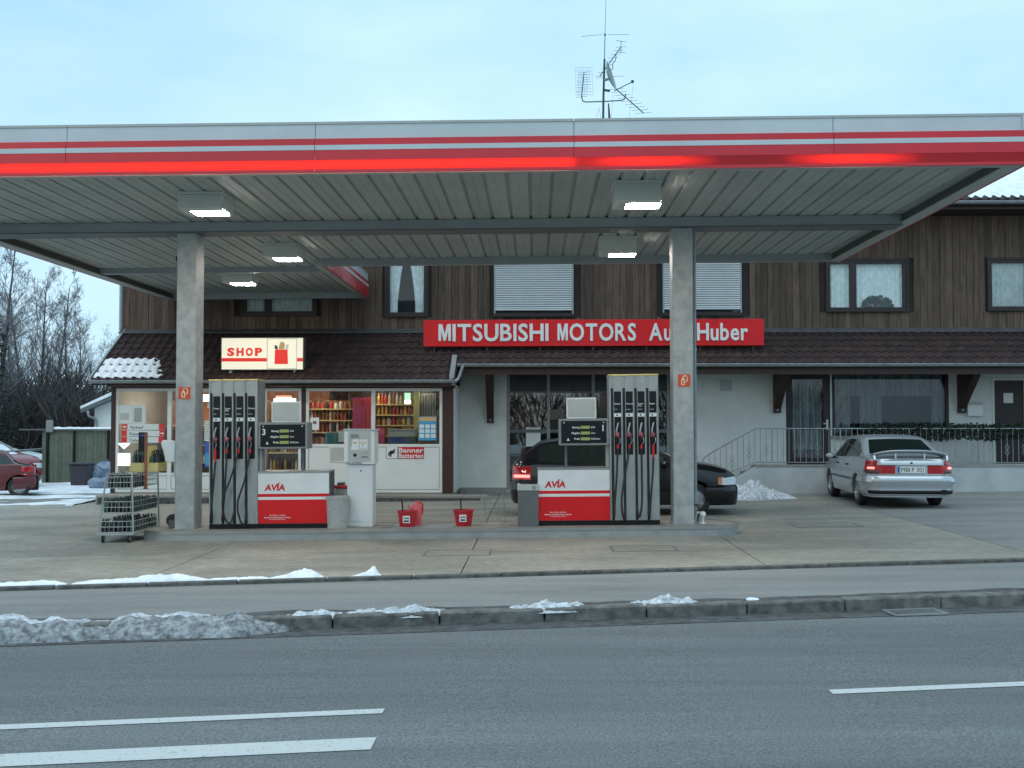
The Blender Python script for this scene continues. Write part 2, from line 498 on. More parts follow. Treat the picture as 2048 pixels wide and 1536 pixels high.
def copy_tree(o, parent=None, label=None):
    c = o.copy(); col.objects.link(c)
    c.parent = parent
    if parent is not None: c.matrix_parent_inverse = o.matrix_parent_inverse.copy()
    WM[c] = WM[o]
    for ch in list(o.children): copy_tree(ch, c)
    if label: c['label'] = label
    return c

def fbm(x, y, z=0.0, o=4):
    return mnoise.fractal(Vector((x, y, z)), 1.0, 2.0, o)

# ================================================================== THE SETTING
YK, YF, YS = 10.56, 12.95, 0.14           # road kerb, forecourt kerb (at x = 0), street direction
def sy(y0, x): return y0 + YS * x
def strip(y0, y1, x0, x1, dz, n=1):
    b = MB()
    for i in range(n):
        a, c = x0 + (x1 - x0) * i / n, x0 + (x1 - x0) * (i + 1) / n
        b.quad((a, sy(y0, a), G(a) + dz), (c, sy(y0, c), G(c) + dz), (c, sy(y1, c), G(c) + dz), (a, sy(y1, a), G(a) + dz))
    return b
g = MB()
for (a, c) in ((-400, -40), (-40, 40), (40, 400)):
    g.quad((a, -300, G(a) - 0.30), (c, -300, G(c) - 0.30), (c, 500, G(c) - 0.30), (a, 500, G(a) - 0.30))
tag(g.build('ground', 'ground'), None, None, kind='structure')
tag(strip(-3.2, YK + 0.05, -40, 40, -0.12).build('road', 'asphalt'), None, None, kind='structure')
tag(strip(YK + 0.1, YF + 0.05, -40, 40, -0.02).build('pavement', 'pavement'), None, None, kind='structure')
tag(strip(-6.0, -3.2, -40, 40, 0.0).build('pavement', 'pavement'), None, None, kind='structure')
tag(strip(YK - 0.34, YK + 0.05, -40, 40, -0.116).build('gutter_strip', 'gutter_dirt'), None, None, kind='structure')
# painted lines
def line(y0, w, xa, xb, name='lane_marking'):
    o = strip(y0 - w / 2, y0 + w / 2, xa, xb, -0.1155).build(name, 'paint')
    return tag(o, None, None, kind='structure')
ROADH = CAMH + 0.12
def road_y(py): return ROADH * FPX / (py - 841)
line(7.50, 0.12, -12, gp(766, 1425, -0.12).x)
line(6.76, 0.25, -12, gp(745, 1492, -0.12).x)
line(7.50, 0.12, gp(1665, 1388, -0.12).x, 14)

# forecourt: base sheet and single slabs
fc = MB()
fc.quad((-40, sy(YF + 0.1, -40), G(-40) - 0.03), (40, sy(YF + 0.1, 40), G(40) - 0.03), (40, 60, G(40) - 0.03), (-40, 60, G(-40) - 0.03))
forecourt = tag(fc.build('forecourt', 'joint'), None, None, kind='structure')
def slab(x0, x1, ya, yb, m):
    """ya, yb: functions of x"""
    g0 = 0.008
    x0 += g0; x1 -= g0
    pts = [(x0, ya(x0) + g0), (x1, ya(x1) + g0), (x1, yb(x1) - g0), (x0, yb(x0) - g0)]
    b = MB()
    top = [(x, y, G(x)) for x, y in pts]
    bot = [(x, y, G(x) - 0.028) for x, y in pts]
    n = 0
    b.v = top + bot
    b.f = [(0, 1, 2, 3)] + [(i, i + 4, (i + 1) % 4 + 4, (i + 1) % 4) for i in range(4)]
    b.build('slab', m, forecourt)
cols = [-40, -24, -16, -12.2, -8.3, -4.6, -0.9, 2.8, 6.4, 10.2, 14, 24, 40]
for i in range(len(cols) - 1):
    a, c = cols[i], cols[i + 1]
    m = 'concrete' if -12.5 < a < 3 else 'yard'  # beige under the canopy paints in lamplight; slabs outside stay greyer
    slab(a, c, lambda x: sy(YF + 0.1, x), lambda x: sy(15.4, x * 0.3), m)
    slab(a, c, lambda x: sy(15.4, x * 0.3), lambda x: 20.2, m)
    slab(a, c, lambda x: 20.2, lambda x: 25.4, m)
    slab(a, c, lambda x: 25.4, lambda x: 38.0, 'yard')
    slab(a, c, lambda x: 38.0, lambda x: 60.0, 'yard')

# kerbs: one stone after the other
def kerb(name, y0, depth, z0, z1, xs, m, jit=0.008, bev=0.015):
    st = MB()
    st.box(0, 0.985, 0, depth, 0, z1 - z0)
    me = st.mesh('kerb_stone', m, bevel=bev)
    k = MB().quad((-40, sy(y0 + 0.02, -40), G(-40) + z0), (40, sy(y0 + 0.02, 40), G(40) + z0), (40, sy(y0 + depth - 0.02, 40), G(40) + z0), (-40, sy(y0 + depth - 0.02, -40), G(-40) + z0))
    root = tag(k.build(name, 'joint'), None, None, kind='structure')
    x = xs[0]
    i = 0
    while x < xs[1]:
        place('kerb_stone', me, root, loc=(x, sy(y0, x) + random.uniform(-jit, jit), G(x) + z0 + 0.0 + random.uniform(-jit, jit) * 0.6),
              rot=(0, -SL, math.atan(YS) + random.uniform(-0.004, 0.004)))
        x += 1.0 / math.sqrt(1 + YS * YS)
    return root
kerb('road_kerb', YK, 0.16, -0.14, 0.0, (-11.8, 15), 'kerb')
kerb('forecourt_kerb', YF, 0.11, -0.05, 0.022, (-12.3, 17), 'kerb_low', 0.004, 0.008)

# loose grit: dark edge of soil on the pavement behind the kerb
e = MB()
def edge_fn(u, v):
    x = -14 + 30 * u
    w = 0.09 + 0.30 * (0.5 + 0.5 * fbm(x * 0.7, 3.0)) + 0.1 * max(0, fbm(x * 3.1, 9.0))
    return (x, sy(YK + 0.14 + v * w, x), G(x) - 0.014 + 0.010 * fbm(x * 9, v * 3))
e.grid(edge_fn, 160, 3)
tag(e.build('soil_edge', 'gutter_dirt'), 'dark strip of soil and grit behind the road kerb', 'soil', kind='stuff')

# snow
def heap(label, m, x0, x1, yfn, width, height, dz, seed, nx=90, ny=18, rough=0.5, env=None, fr=3.0, name='snow_heap', cut=0.0):
    def fn(u, v):
        x = x0 + (x1 - x0) * u
        en = env(u) if env else min(1, 6 * u, 6 * (1 - u)) ** 0.6
        en *= 0.75 + 0.5 * fbm(x * 1.3, seed)
        en = max(0.0, en)
        prof = max(0, math.sin(math.pi * v)) ** 0.7
        y = yfn(x) + (v - 0.5) * width * (0.35 + 0.65 * min(1, en)) * (1 + 0.15 * fbm(x * 2, seed + 5))
        h = height * en * prof * (1 + rough * fbm(x * fr, y * fr, seed)) + 0.25 * height * en * prof * fbm(x * fr * 4, y * fr * 4, seed + 3)
        h -= cut * height
        if prof <= 0.001 or en < 0.02: h = -0.02
        return (x, y, G(x) + dz + h)
    o = MB().grid(fn, nx, ny).build(name, m, smooth='all')
    return tag(o, label, 'snow', kind='stuff')
heap('grey dirty snow bank along the road kerb at the left', 'snow_dirty', -7.2, gp(600, 1245, -0.12).x, lambda x: sy(YK + 0.01, x), 0.62, 0.19, -0.115, 2.2, 170, 26, 0.35,
     env=lambda u: min(1, 9 * (1 - u)) ** 0.7, fr=2.6)
heap('cleaner white snow crust on top of the dirty roadside bank', 'snow_kerb', -7.2, gp(560, 1225, -0.12).x, lambda x: sy(YK + 0.13, x), 0.36, 0.17, -0.075, 2.2, 170, 22, 0.45,
     env=lambda u: min(1, 9 * (1 - u)) ** 0.7, fr=2.6, cut=0.08)
heap('low white snow remnant on the kerb right of the dirty bank', 'snow_kerb', gp(545, 1220).x, gp(905, 1222).x, lambda x: sy(YK + 0.17, x), 0.38, 0.085, -0.02, 5.2, 170, 20, 1.0, fr=6, cut=0.2)
heap('thin snow streak on the kerb before the petrol island', 'snow_kerb', gp(1010, 1220).x, gp(1180, 1218).x, lambda x: sy(YK + 0.16, x), 0.34, 0.07, -0.02, 7.2, 100, 20, 1.0, fr=6, cut=0.2)
heap('small snow streak on the kerb below the right pump', 'snow_kerb', gp(1235, 1210).x, gp(1405, 1205).x, lambda x: sy(YK + 0.2, x), 0.34, 0.07, -0.02, 8.2, 100, 20, 1.0, fr=6, cut=0.2)
heap('tiny snow lump on the kerb right of the streaks', 'snow', gp(1495, 1200).x, gp(1522, 1198).x, lambda x: sy(YK + 0.26, x), 0.12, 0.03, -0.02, 9.2, 16, 8, 0.6)
kx = lambda px, py=1160: gp(px, py).x
heap('flat snow ridge on the forecourt edge at far left', 'snow', kx(-60), kx(160), lambda x: sy(YF + 0.26, x), 0.3, 0.06, 0.0, 11.0, 50, 12, 0.5)
heap('long white snow heap on the forecourt edge', 'snow', kx(165), kx(415), lambda x: sy(YF + 0.30, x), 0.42, 0.11, 0.0, 12.7, 70, 16, 0.5)
heap('thin snow ridge joining two heaps on the forecourt edge', 'snow', kx(410), kx(540), lambda x: sy(YF + 0.22, x), 0.2, 0.05, 0.0, 13.0, 40, 10, 0.5)
heap('peaked snow heap on the forecourt edge below the left pump', 'snow', kx(530), kx(640), lambda x: sy(YF + 0.28, x), 0.4, 0.115, 0.0, 14.0, 60, 16, 0.8, env=lambda u: min(1, 1.6 * u, 4 * (1 - u)), fr=5)
heap('small pointed snow heap on the forecourt edge below the pay terminal', 'snow', kx(690), kx(755), lambda x: sy(YF + 0.24, x), 0.28, 0.10, 0.0, 15.3, 40, 14, 0.9, env=lambda u: min(1, 1.3 * u, 5 * (1 - u)), fr=6)
heap('large snow pile shovelled against the terrace wall', 'snow_kerb', gp(1380, 1000).x, gp(1605, 1000).x, lambda x: 24.9, 1.7, 0.42, 0.0, 23.0, 120, 44, 0.6, fr=3.4,
     env=lambda u: min(1, 5 * u, 2.6 * (1 - u)) ** 0.6 * (1.0 - 0.35 * u))
def yard_snow(u, v):
    x = -34 + 23.5 * u
    y = 23.5 + 17 * v
    edge = min(1, (1 - u) * 3.0 * (0.5 + v), 6 * v)
    h = 0.11 * edge + 0.055 * fbm(x * 0.35, y * 0.6, 4.0) + 0.03 * fbm(x * 1.1, y * 2.4, 8.0)
    return (x, y, G(x) + min(0.12, h) - 0.012)
tag(MB().grid(yard_snow, 120, 90).build('snow_sheet', 'snow_yard', smooth='all'), 'trodden snow covering the yard left of the shop', 'snow', kind='stuff')

# covers and grate let into the ground
def cover(name, label, cat, p, dx, dy, m, rot=0.0, dz=0.0):
    t = thing(name, label, cat, (p.x, p.y, G(p.x) + dz), rot, roty=-SL)
    b = MB()
    for (x0, x1, y0, y1) in ((-dx, dx, -dy, -dy + 0.03), (-dx, dx, dy - 0.03, dy), (-dx, -dx + 0.03, -dy + 0.03, dy - 0.03), (dx - 0.03, dx, -dy + 0.03, dy - 0.03)):
        b.box(x0, x1, y0, y1, -0.02, 0.004)
    b.build('frame', 'grey', t)
    MB().box(-dx + 0.035, dx - 0.035, -dy + 0.035, dy - 0.035, -0.02, 0.0025).build('plate', m, t)
    return t
cover('access_cover', 'rectangular steel cover in the forecourt before the red buckets', 'cover', gp(916, 1106), 0.46, 0.32, 'concrete')
cover('access_cover', 'rectangular steel cover in the forecourt before the right pump', 'cover', gp(1287, 1097), 0.46, 0.32, 'concrete')
cover('access_cover', 'rectangular steel cover in the forecourt before the silver car', 'cover', gp(1650, 1050), 0.55, 0.4, 'concrete')
p = gp(1842, 1233, -0.12)
t = thing('drain_grate', 'iron drain grate in the road gutter at the right', 'drain grate', (p.x, sy(YK - 0.2, p.x), G(p.x) - 0.113), math.atan(YS), roty=-SL)
b = MB()
b.box(-0.27, 0.27, -0.17, -0.14, 0, 0.012).box(-0.27, 0.27, 0.12, 0.15, 0, 0.012).box(-0.27, -0.24, -0.14, 0.12, 0, 0.012).box(0.24, 0.27, -0.14, 0.12, 0, 0.012)
b.build('frame', 'steel_dull', t)
MB().box(-0.24, 0.24, -0.14, 0.12, 0.0005, 0.001).build('shaft', 'void', t)  # thin black plate stands in for the dark inside the shaft
for i in range(8):
    x = -0.21 + i * 0.056
    MB().prism([(x + 0.03, -0.14), (x + 0.044, -0.14), (x, 0.12), (x - 0.014, 0.12)], 'z', 0.001, 0.012).build('bar', 'steel_dull', t)

# ================================================================== PUMP ISLAND
IY0, IY1, IH = 16.95, 18.15, 0.15
IXL, IXR = gp(293, 1075).x, gp(1465, 1058).x
IR = (IY1 - IY0) / 2
def island_outline(grow):
    r, cy = IR + grow, (IY0 + IY1) / 2
    pts = []
    for k in range(13):
        a = -math.pi / 2 + math.pi * k / 12
        pts.append((IXR - IR + r * math.cos(a), cy + r * math.sin(a)))
    for k in range(13):
        a = math.pi / 2 + math.pi * k / 12
        pts.append((IXL + IR + r * math.cos(a), cy + r * math.sin(a)))
    return pts
def IZ(x): return G(x) + IH
isl = thing('pump_island', 'long concrete pump island with steel edge and rounded ends', 'pump island', ((IXL + IXR) / 2, (IY0 + IY1) / 2, G((IXL + IXR) / 2)))
def sheet(pts, dz):
    return MB().poly([(x, y, G(x) + dz) for x, y in pts])
def band(pts, z0, z1):
    b = MB()
    n = len(pts)
    b.v = [(x, y, G(x) + z0) for x, y in pts] + [(x, y, G(x) + z1) for x, y in pts]
    b.f = [(i, (i + 1) % n, n + (i + 1) % n, n + i) for i in range(n)]
    return b
sheet(island_outline(-0.03), IH).build('paved_top', 'concrete', isl, world=True)
band(island_outline(0.0), -0.02, IH - 0.035).build('edge_plate', 'steel_dull', isl, world=True, smooth=30)
o1, o2 = island_outline(0.012), island_outline(-0.035)
b = band(o1, IH - 0.04, IH + 0.004)
n = len(b.v)
b.v += [(x, y, G(x) + IH + 0.004) for x, y in o2]
kk = len(o1)
b.f += [(kk + i, kk + (i + 1) % kk, n + (i + 1) % kk, n + i) for i in range(kk)]
b.build('steel_rim', 'steel', isl, world=True)
p0 = at(865, 1052, 17.35)
MB().box(p0.x - 0.62, p0.x + 0.62, 17.12, 17.75, IZ(p0.x) - 0.01, IZ(p0.x) + 0.004).build('floor_plate', 'steel_dull', isl, world=True)

# ================================================================== CANOPY
CT = 0.0065                                # the roof falls a little to the left
CZ0 = 4.845
def CZ(x): return CZ0 + CT * x
CX0, CX1, CXN = -9.17, 5.90, -4.17
CY0, CYR, CYL = 13.3, 21.4, 27.0
can = thing('station_canopy', 'flat petrol station canopy with white and red fascia on two columns', 'canopy', (0, 17.5, 0))
SOF = 0.14
# ribbed ceiling: single metal trays
def tray_mesh(y0, y1, w):
    prof = [(0.0, 0.036), (0.026, 0.036), (0.042, 0.0), (w * 0.5, 0.0), (w * 0.5 + 0.008, 0.006), (w * 0.5 + 0.016, 0.0), (w - 0.014, 0.0), (w + 0.003, 0.036)]
    b = MB()
    for i in range(len(prof) - 1):
        (a, za), (c, zc) = prof[i], prof[i + 1]
        b.quad((a, y0, za), (c, y0, zc), (c, y1, zc), (a, y1, za))
    return b.mesh('ceiling_tray', 'soffit')
TW = 0.298
ml, mr_ = tray_mesh(CY0 + 0.152, CYL - 0.05, TW), tray_mesh(CY0 + 0.152, CYR - 0.05, TW)
x = CX0 + 0.13
while x < CX1 - 0.2:
    place('ceiling_tray', ml if x < CXN - 0.25 else mr_, can, world=True, loc=(x, 0, CZ(x) + SOF), rot=(0, -CT, 0))
    x += TW
# roof deck
def cz_prism(pts, z0, z1):
    b = MB()
    n = len(pts)
    b.v = [(x, y, CZ(x) + z0) for x, y in pts] + [(x, y, CZ(x) + z1) for x, y in pts]
    b.f = [tuple(range(n)), tuple(range(n, 2 * n))] + [(i, (i + 1) % n, n + (i + 1) % n, n + i) for i in range(n)]
    return b
LSH = [(CX0 + 0.06, CY0 + 0.155), (CX1 - 0.06, CY0 + 0.155), (CX1 - 0.06, CYR - 0.06), (CXN - 0.06, CYR - 0.06), (CXN - 0.06, CYL - 0.02), (CX0 + 0.06, CYL - 0.02)]
cz_prism(LSH, SOF + 0.07, 0.5).build('roof_deck', 'soffit_dark', can, world=True)
# perimeter frame seen from below
def rail(xa, ya, xb, yb, w, z0, z1, name='edge_beam', m='beam_edge', parent=can):
    d = Vector((xb - xa, yb - ya, 0)).normalized()
    nrm = Vector((-d.y, d.x, 0)) * (w / 2)
    pts = [(xa + nrm.x, ya + nrm.y), (xb + nrm.x, yb + nrm.y), (xb - nrm.x, yb - nrm.y), (xa - nrm.x, ya - nrm.y)]
    return cz_prism(pts, z0, z1).build(name, m, parent, world=True)
rail(CX0 + 0.02, CY0 + 0.105, CX1 - 0.02, CY0 + 0.105, 0.09, 0.0, 0.17)
for (xe_, ye_, sg_) in ((CX1, CYR, -1), (CX0, CYL, 1)):
    rail(xe_ + sg_ * 0.11, CY0 + 0.152, xe_ + sg_ * 0.11, ye_, 0.20, 0.0, 0.018)
    rail(xe_ + sg_ * 0.17, CY0 + 0.152, xe_ + sg_ * 0.17, ye_, 0.03, 0.0185, 0.20, m='soffit_dark')  # inner web painted dark to stand for its shade
rail(CX0 + 0.18, CYL - 0.06, CXN, CYL - 0.06, 0.12, 0.0, 0.17, m='beam')
rail(CXN, CYR - 0.06, CX1 - 0.18, CYR - 0.06, 0.12, 0.0, 0.17, m='beam')
rail(CXN - 0.09, CYR + 0.01, CXN - 0.09, CYL - 0.13, 0.16, 0.0, 0.17)
# main girder over the columns, underside painted dark as shade
GY = 17.45
rail(CX0 + 0.18, GY, CX1 - 0.18, GY, 0.46, -0.03, -0.0125, 'girder_shaded_face', 'girder_dark')
rail(CX0 + 0.18, GY, CX1 - 0.18, GY, 0.44, -0.0120, 0.135, 'girder_web', 'beam')
rail(CX0 + 0.18, GY + 5.0, CXN - 0.2, GY + 5.0, 0.2, 0.03, 0.15, 'girder_web', 'beam')
M['light_strip'] = translucent_mat('light_strip', (0.56, 0.012, 0.02))
# fascia: one panel after the other along the front
fx = [CX0 - 0.0] + [at(px, 300, CY0).x for px in (133, 630, 1148, 1667)] + [CX1]
def band_box(xa, xb, ya, yb, z0, z1, name, m, parent):
    pts = [(xa, ya), (xb, ya), (xb, yb), (xa, yb)]
    return cz_prism(pts, z0, z1).build(name, m, parent, world=True)
for i in range(len(fx) - 1):
    a, c = fx[i] + 0.004, fx[i + 1] - 0.004
    e0 = -0.025 if i < 4 else -0.025
    pn = band_box(a, c, CY0 + 0.012, CY0 + 0.05, 0.415, 0.60, 'fascia_panel', 'white_band', can)
    band_box(a, c, CY0 - 0.02, CY0 + 0.008, 0.335, 0.415, 'red_stripe', 'red_fascia', pn)
    band_box(a, c, CY0 - 0.023, CY0 + 0.008, 0.275, 0.335, 'white_stripe', 'white_band', pn)
    band_box(a, c, CY0 - 0.02, CY0 + 0.008, 0.150, 0.275, 'red_band', 'red_fascia', pn)
    MB().quad((a - 0.004, CY0 - 0.016, CZ(a) + 0.035), (c + 0.004, CY0 - 0.016, CZ(c) + 0.035), (c + 0.004, CY0 - 0.016, CZ(c) + 0.150), (a - 0.004, CY0 - 0.016, CZ(a) + 0.150)).build('light_strip', M['light_strip'], pn, world=True)
    band_box(a, c, CY0 - 0.02, CY0 + 0.008, 0.0, 0.035, 'red_edge', 'red_fascia', pn)
    band_box(a, c, CY0 + 0.002, CY0 + 0.055, 0.60, 0.63, 'cap_strip', 'beam_edge', pn)
    band_box(a, c, CY0 + 0.0485, CY0 + 0.0510, 0.0, 0.41, 'back_plate', 'white', pn)
band_box(CX0 + 0.01, CX1 - 0.01, CY0 + 0.0555, CY0 + 0.0575, 0.0, 0.61, 'fascia_backing', 'girder_dark', can)
# fluorescent tubes behind the translucent strip; ends thinned so the glow fades
def tubes(xa, xb, soft=0.0):
    n = max(1, round((xb - xa) / 1.5))
    st = (xb - xa) / n
    for k in range(n):
        p, q = xa + st * k + 0.012, xa + st * (k + 1) - 0.012
        e0, e1 = (soft if k == 0 else 0.0), (soft if k == n - 1 else 0.0)
        tp_ = [p] + ([p + e0 * f_ for f_ in (0.25, 0.5, 0.75, 1.0)] if e0 else []) + ([q - e1 * f_ for f_ in (1.0, 0.75, 0.5, 0.25)] if e1 else []) + [q]
        rs_ = [0.013 if not e0 else 0.0012] + ([0.003, 0.006, 0.0095, 0.013] if e0 else []) + ([0.013, 0.0095, 0.006, 0.003] if e1 else []) + [0.013 if not e1 else 0.0012]
        MB().tube([(v_, CY0 + 0.026, CZ(v_) + 0.095) for v_ in tp_], rs_, 8).build('fluorescent_tube', 'tube_glow', can, world=True)
tubes(CX0 + 0.1, at(1150, 320, CY0).x)
tubes(at(1150, 320, CY0).x, at(1430, 320, CY0).x, 0.7)
tubes(at(1570, 320, CY0).x, at(1840, 320, CY0).x, 0.7)
# side and rear fascias
def side_fascia(xo, ya, yb, sgn):
    for (z0, z1, m, off) in ((0.0, 0.275, 'red_fascia', 0.0), (0.275, 0.335, 'white_band', 0.003), (0.335, 0.415, 'red_fascia', 0.0), (0.415, 0.60, 'white_band', -0.03), (0.60, 0.63, 'beam_edge', -0.02)):
        pts = [(xo, ya), (xo + sgn * (0.03 + off), ya), (xo + sgn * (0.03 + off), yb), (xo, yb)]
        if off < -0.02: pts = [(xo - sgn * 0.03, ya), (xo + sgn * 0.001, ya), (xo + sgn * 0.001, yb), (xo - sgn * 0.03, yb)]
        cz_prism(pts, z0, z1).build('side_fascia', m, can, world=True)
side_fascia(CX1 - 0.005, CY0 - 0.018, CYR, 1)
side_fascia(CX0 + 0.005, CY0 - 0.018, CYL, -1)
side_fascia(CXN - 0.005, CYR + 0.002, CYL, 1)
rail(CXN, CYR + 0.015, CX1, CYR + 0.015, 0.03, 0.0, 0.62, 'rear_fascia', 'white_band')
rail(CX0, CYL + 0.015, CXN, CYL + 0.015, 0.03, 0.0, 0.62, 'rear_fascia', 'white_band')
# columns
COLF = 17.25
colx = []
for (pa, pb, depth) in ((350, 389, 0.42), (1347, 1388, 0.40)):
    xa, xb = X(pa, COLF, 900), X(pb, COLF, 900)
    xm = (xa + xb) / 2
    colx.append((xa, xb))
    c_ = MB()
    c_.box(xa, xb, COLF, COLF + depth, IZ(xm), CZ(xm) - 0.031)
    co = c_.build('column', 'column', can, world=True, bevel=0.012)
    MB().box(xa - 0.02, xb + 0.02, COLF - 0.02, COLF + depth + 0.02, IZ(xm), IZ(xm) + 0.018).build('base_plate', 'steel_dull', co, world=True)
# rainwater pipe behind the right column
xp = colx[1][1] + 0.05
dp = MB().tube([(xp, COLF + 0.25, CZ(xp) - 0.02), (xp, COLF + 0.25, IZ(xp) + 0.06)], 0.032, 10).build('downpipe', 'zinc', can, world=True, smooth=True)
for z in (1.2, 2.9, 3.6):
    MB().lathe([(0.032, 0), (0.04, 0), (0.04, 0.04), (0.032, 0.04)], 10, (xp, COLF + 0.25, z)).build('pipe_clip', 'steel_dull', dp, world=True)
xl = colx[0][0]
MB().box(xl - 0.07, xl, COLF + 0.15, COLF + 0.25, Z(517, COLF), Z(507, COLF)).build('sensor_box', 'black', can, world=True, bevel=0.008)

# lamps under the canopy
LAMPZ = 4.69
lamps = [(418, 428, 'front left', 'square canopy lamp hanging before the left column'),
         (573, 520, '', 'square canopy lamp behind the left girder, above the shop sign'),
         (484, 569, '', 'rearmost square canopy lamp, over the shop roof'),
         (1280, 413, '', 'square canopy lamp at the front right, nearest the right column'),
         (1240, 511, '', 'square canopy lamp behind the girder, above the red sign')]
for (px, py, _, lab) in lamps:
    d = ray(px, py)
    tt = (LAMPZ - CAMH) / d.z
    P = Vector((0, 0, CAMH)) + d * tt
    zt = CZ(P.x) + SOF + 0.002
    lz = LAMPZ
    t = thing('canopy_lamp', lab, 'lamp', (P.x, P.y, zt), group='lamps under the canopy')
    h = zt - lz
    hs = MB().box(-0.36, 0.26, -0.26, 0.34, -h + 0.02, -0.035).build('housing', 'lamp_box', t, bevel=0.012)
    MB().box(-0.375, 0.275, -0.275, 0.355, -0.035, 0.0).build('top_flange', 'lamp_box', t, bevel=0.006)
    MB().box(-0.19, 0.255, -0.215, 0.12, -h - 0.006, -h + 0.012).build('diffuser', 'lamp_glow', t)
    frame_b = MB()
    for (xa_, xb_, ya_, yb_) in ((-0.205, 0.27, -0.23, -0.217), (-0.205, 0.27, 0.122, 0.135), (-0.205, -0.192, -0.217, 0.122), (0.257, 0.27, -0.217, 0.122)):
        frame_b.box(xa_, xb_, ya_, yb_, -h - 0.002, -h + 0.0195)
    frame_b.build('bezel', 'lamp_box', t)

# extinguisher signs on the columns
for (px, py, lab) in ((369, 786, 'orange fire extinguisher sign on the left column'), (1368, 761, 'orange fire extinguisher sign on the right column')):
    c = at(px, py, COLF - 0.004)
    t = thing('fire_extinguisher_sign', lab, 'sign', tuple(c))
    MB().box(-0.095, 0.095, -0.003, 0.003, -0.095, 0.095).build('plate', 'safety', t)
    b = MB()
    b.prism([(-0.045, -0.07), (0.012, -0.07), (0.012, 0.01), (0.0, 0.035), (-0.03, 0.035), (-0.045, 0.01)], 'y', -0.005, -0.0032)
    pts = [(-0.02, 0.04), (-0.01, 0.068), (0.025, 0.075), (0.05, 0.05), (0.05, 0.01), (0.025, -0.03)]
    b.tube([(x, -0.004, z) for x, z in pts], 0.0085, 6)
    b.build('pictogram', 'ink_cream', t)
    MB().prism([(-0.03, -0.058), (-0.004, -0.058), (-0.004, 0.0), (-0.012, 0.012), (-0.03, 0.0)], 'y', -0.006, -0.0052).build('pictogram_core', 'safety', t)

# ================================================================== FUEL PUMPS
PF = 17.28
def smooth_path(pts, n=6):
    P = [Vector(p) for p in pts]
    out = []
    for i in range(len(P) - 1):
        p0, p1, p2, p3 = P[max(i - 1, 0)], P[i], P[i + 1], P[min(i + 2, len(P) - 1)]
        for k in range(n):
            t = k / n
            out.append(0.5 * ((2 * p1) + (p2 - p0) * t + (2 * p0 - 5 * p1 + 4 * p2 - p3) * t * t + (3 * p1 - p0 - 3 * p2 + p3) * t ** 3))
    out.append(P[-1])
    return out

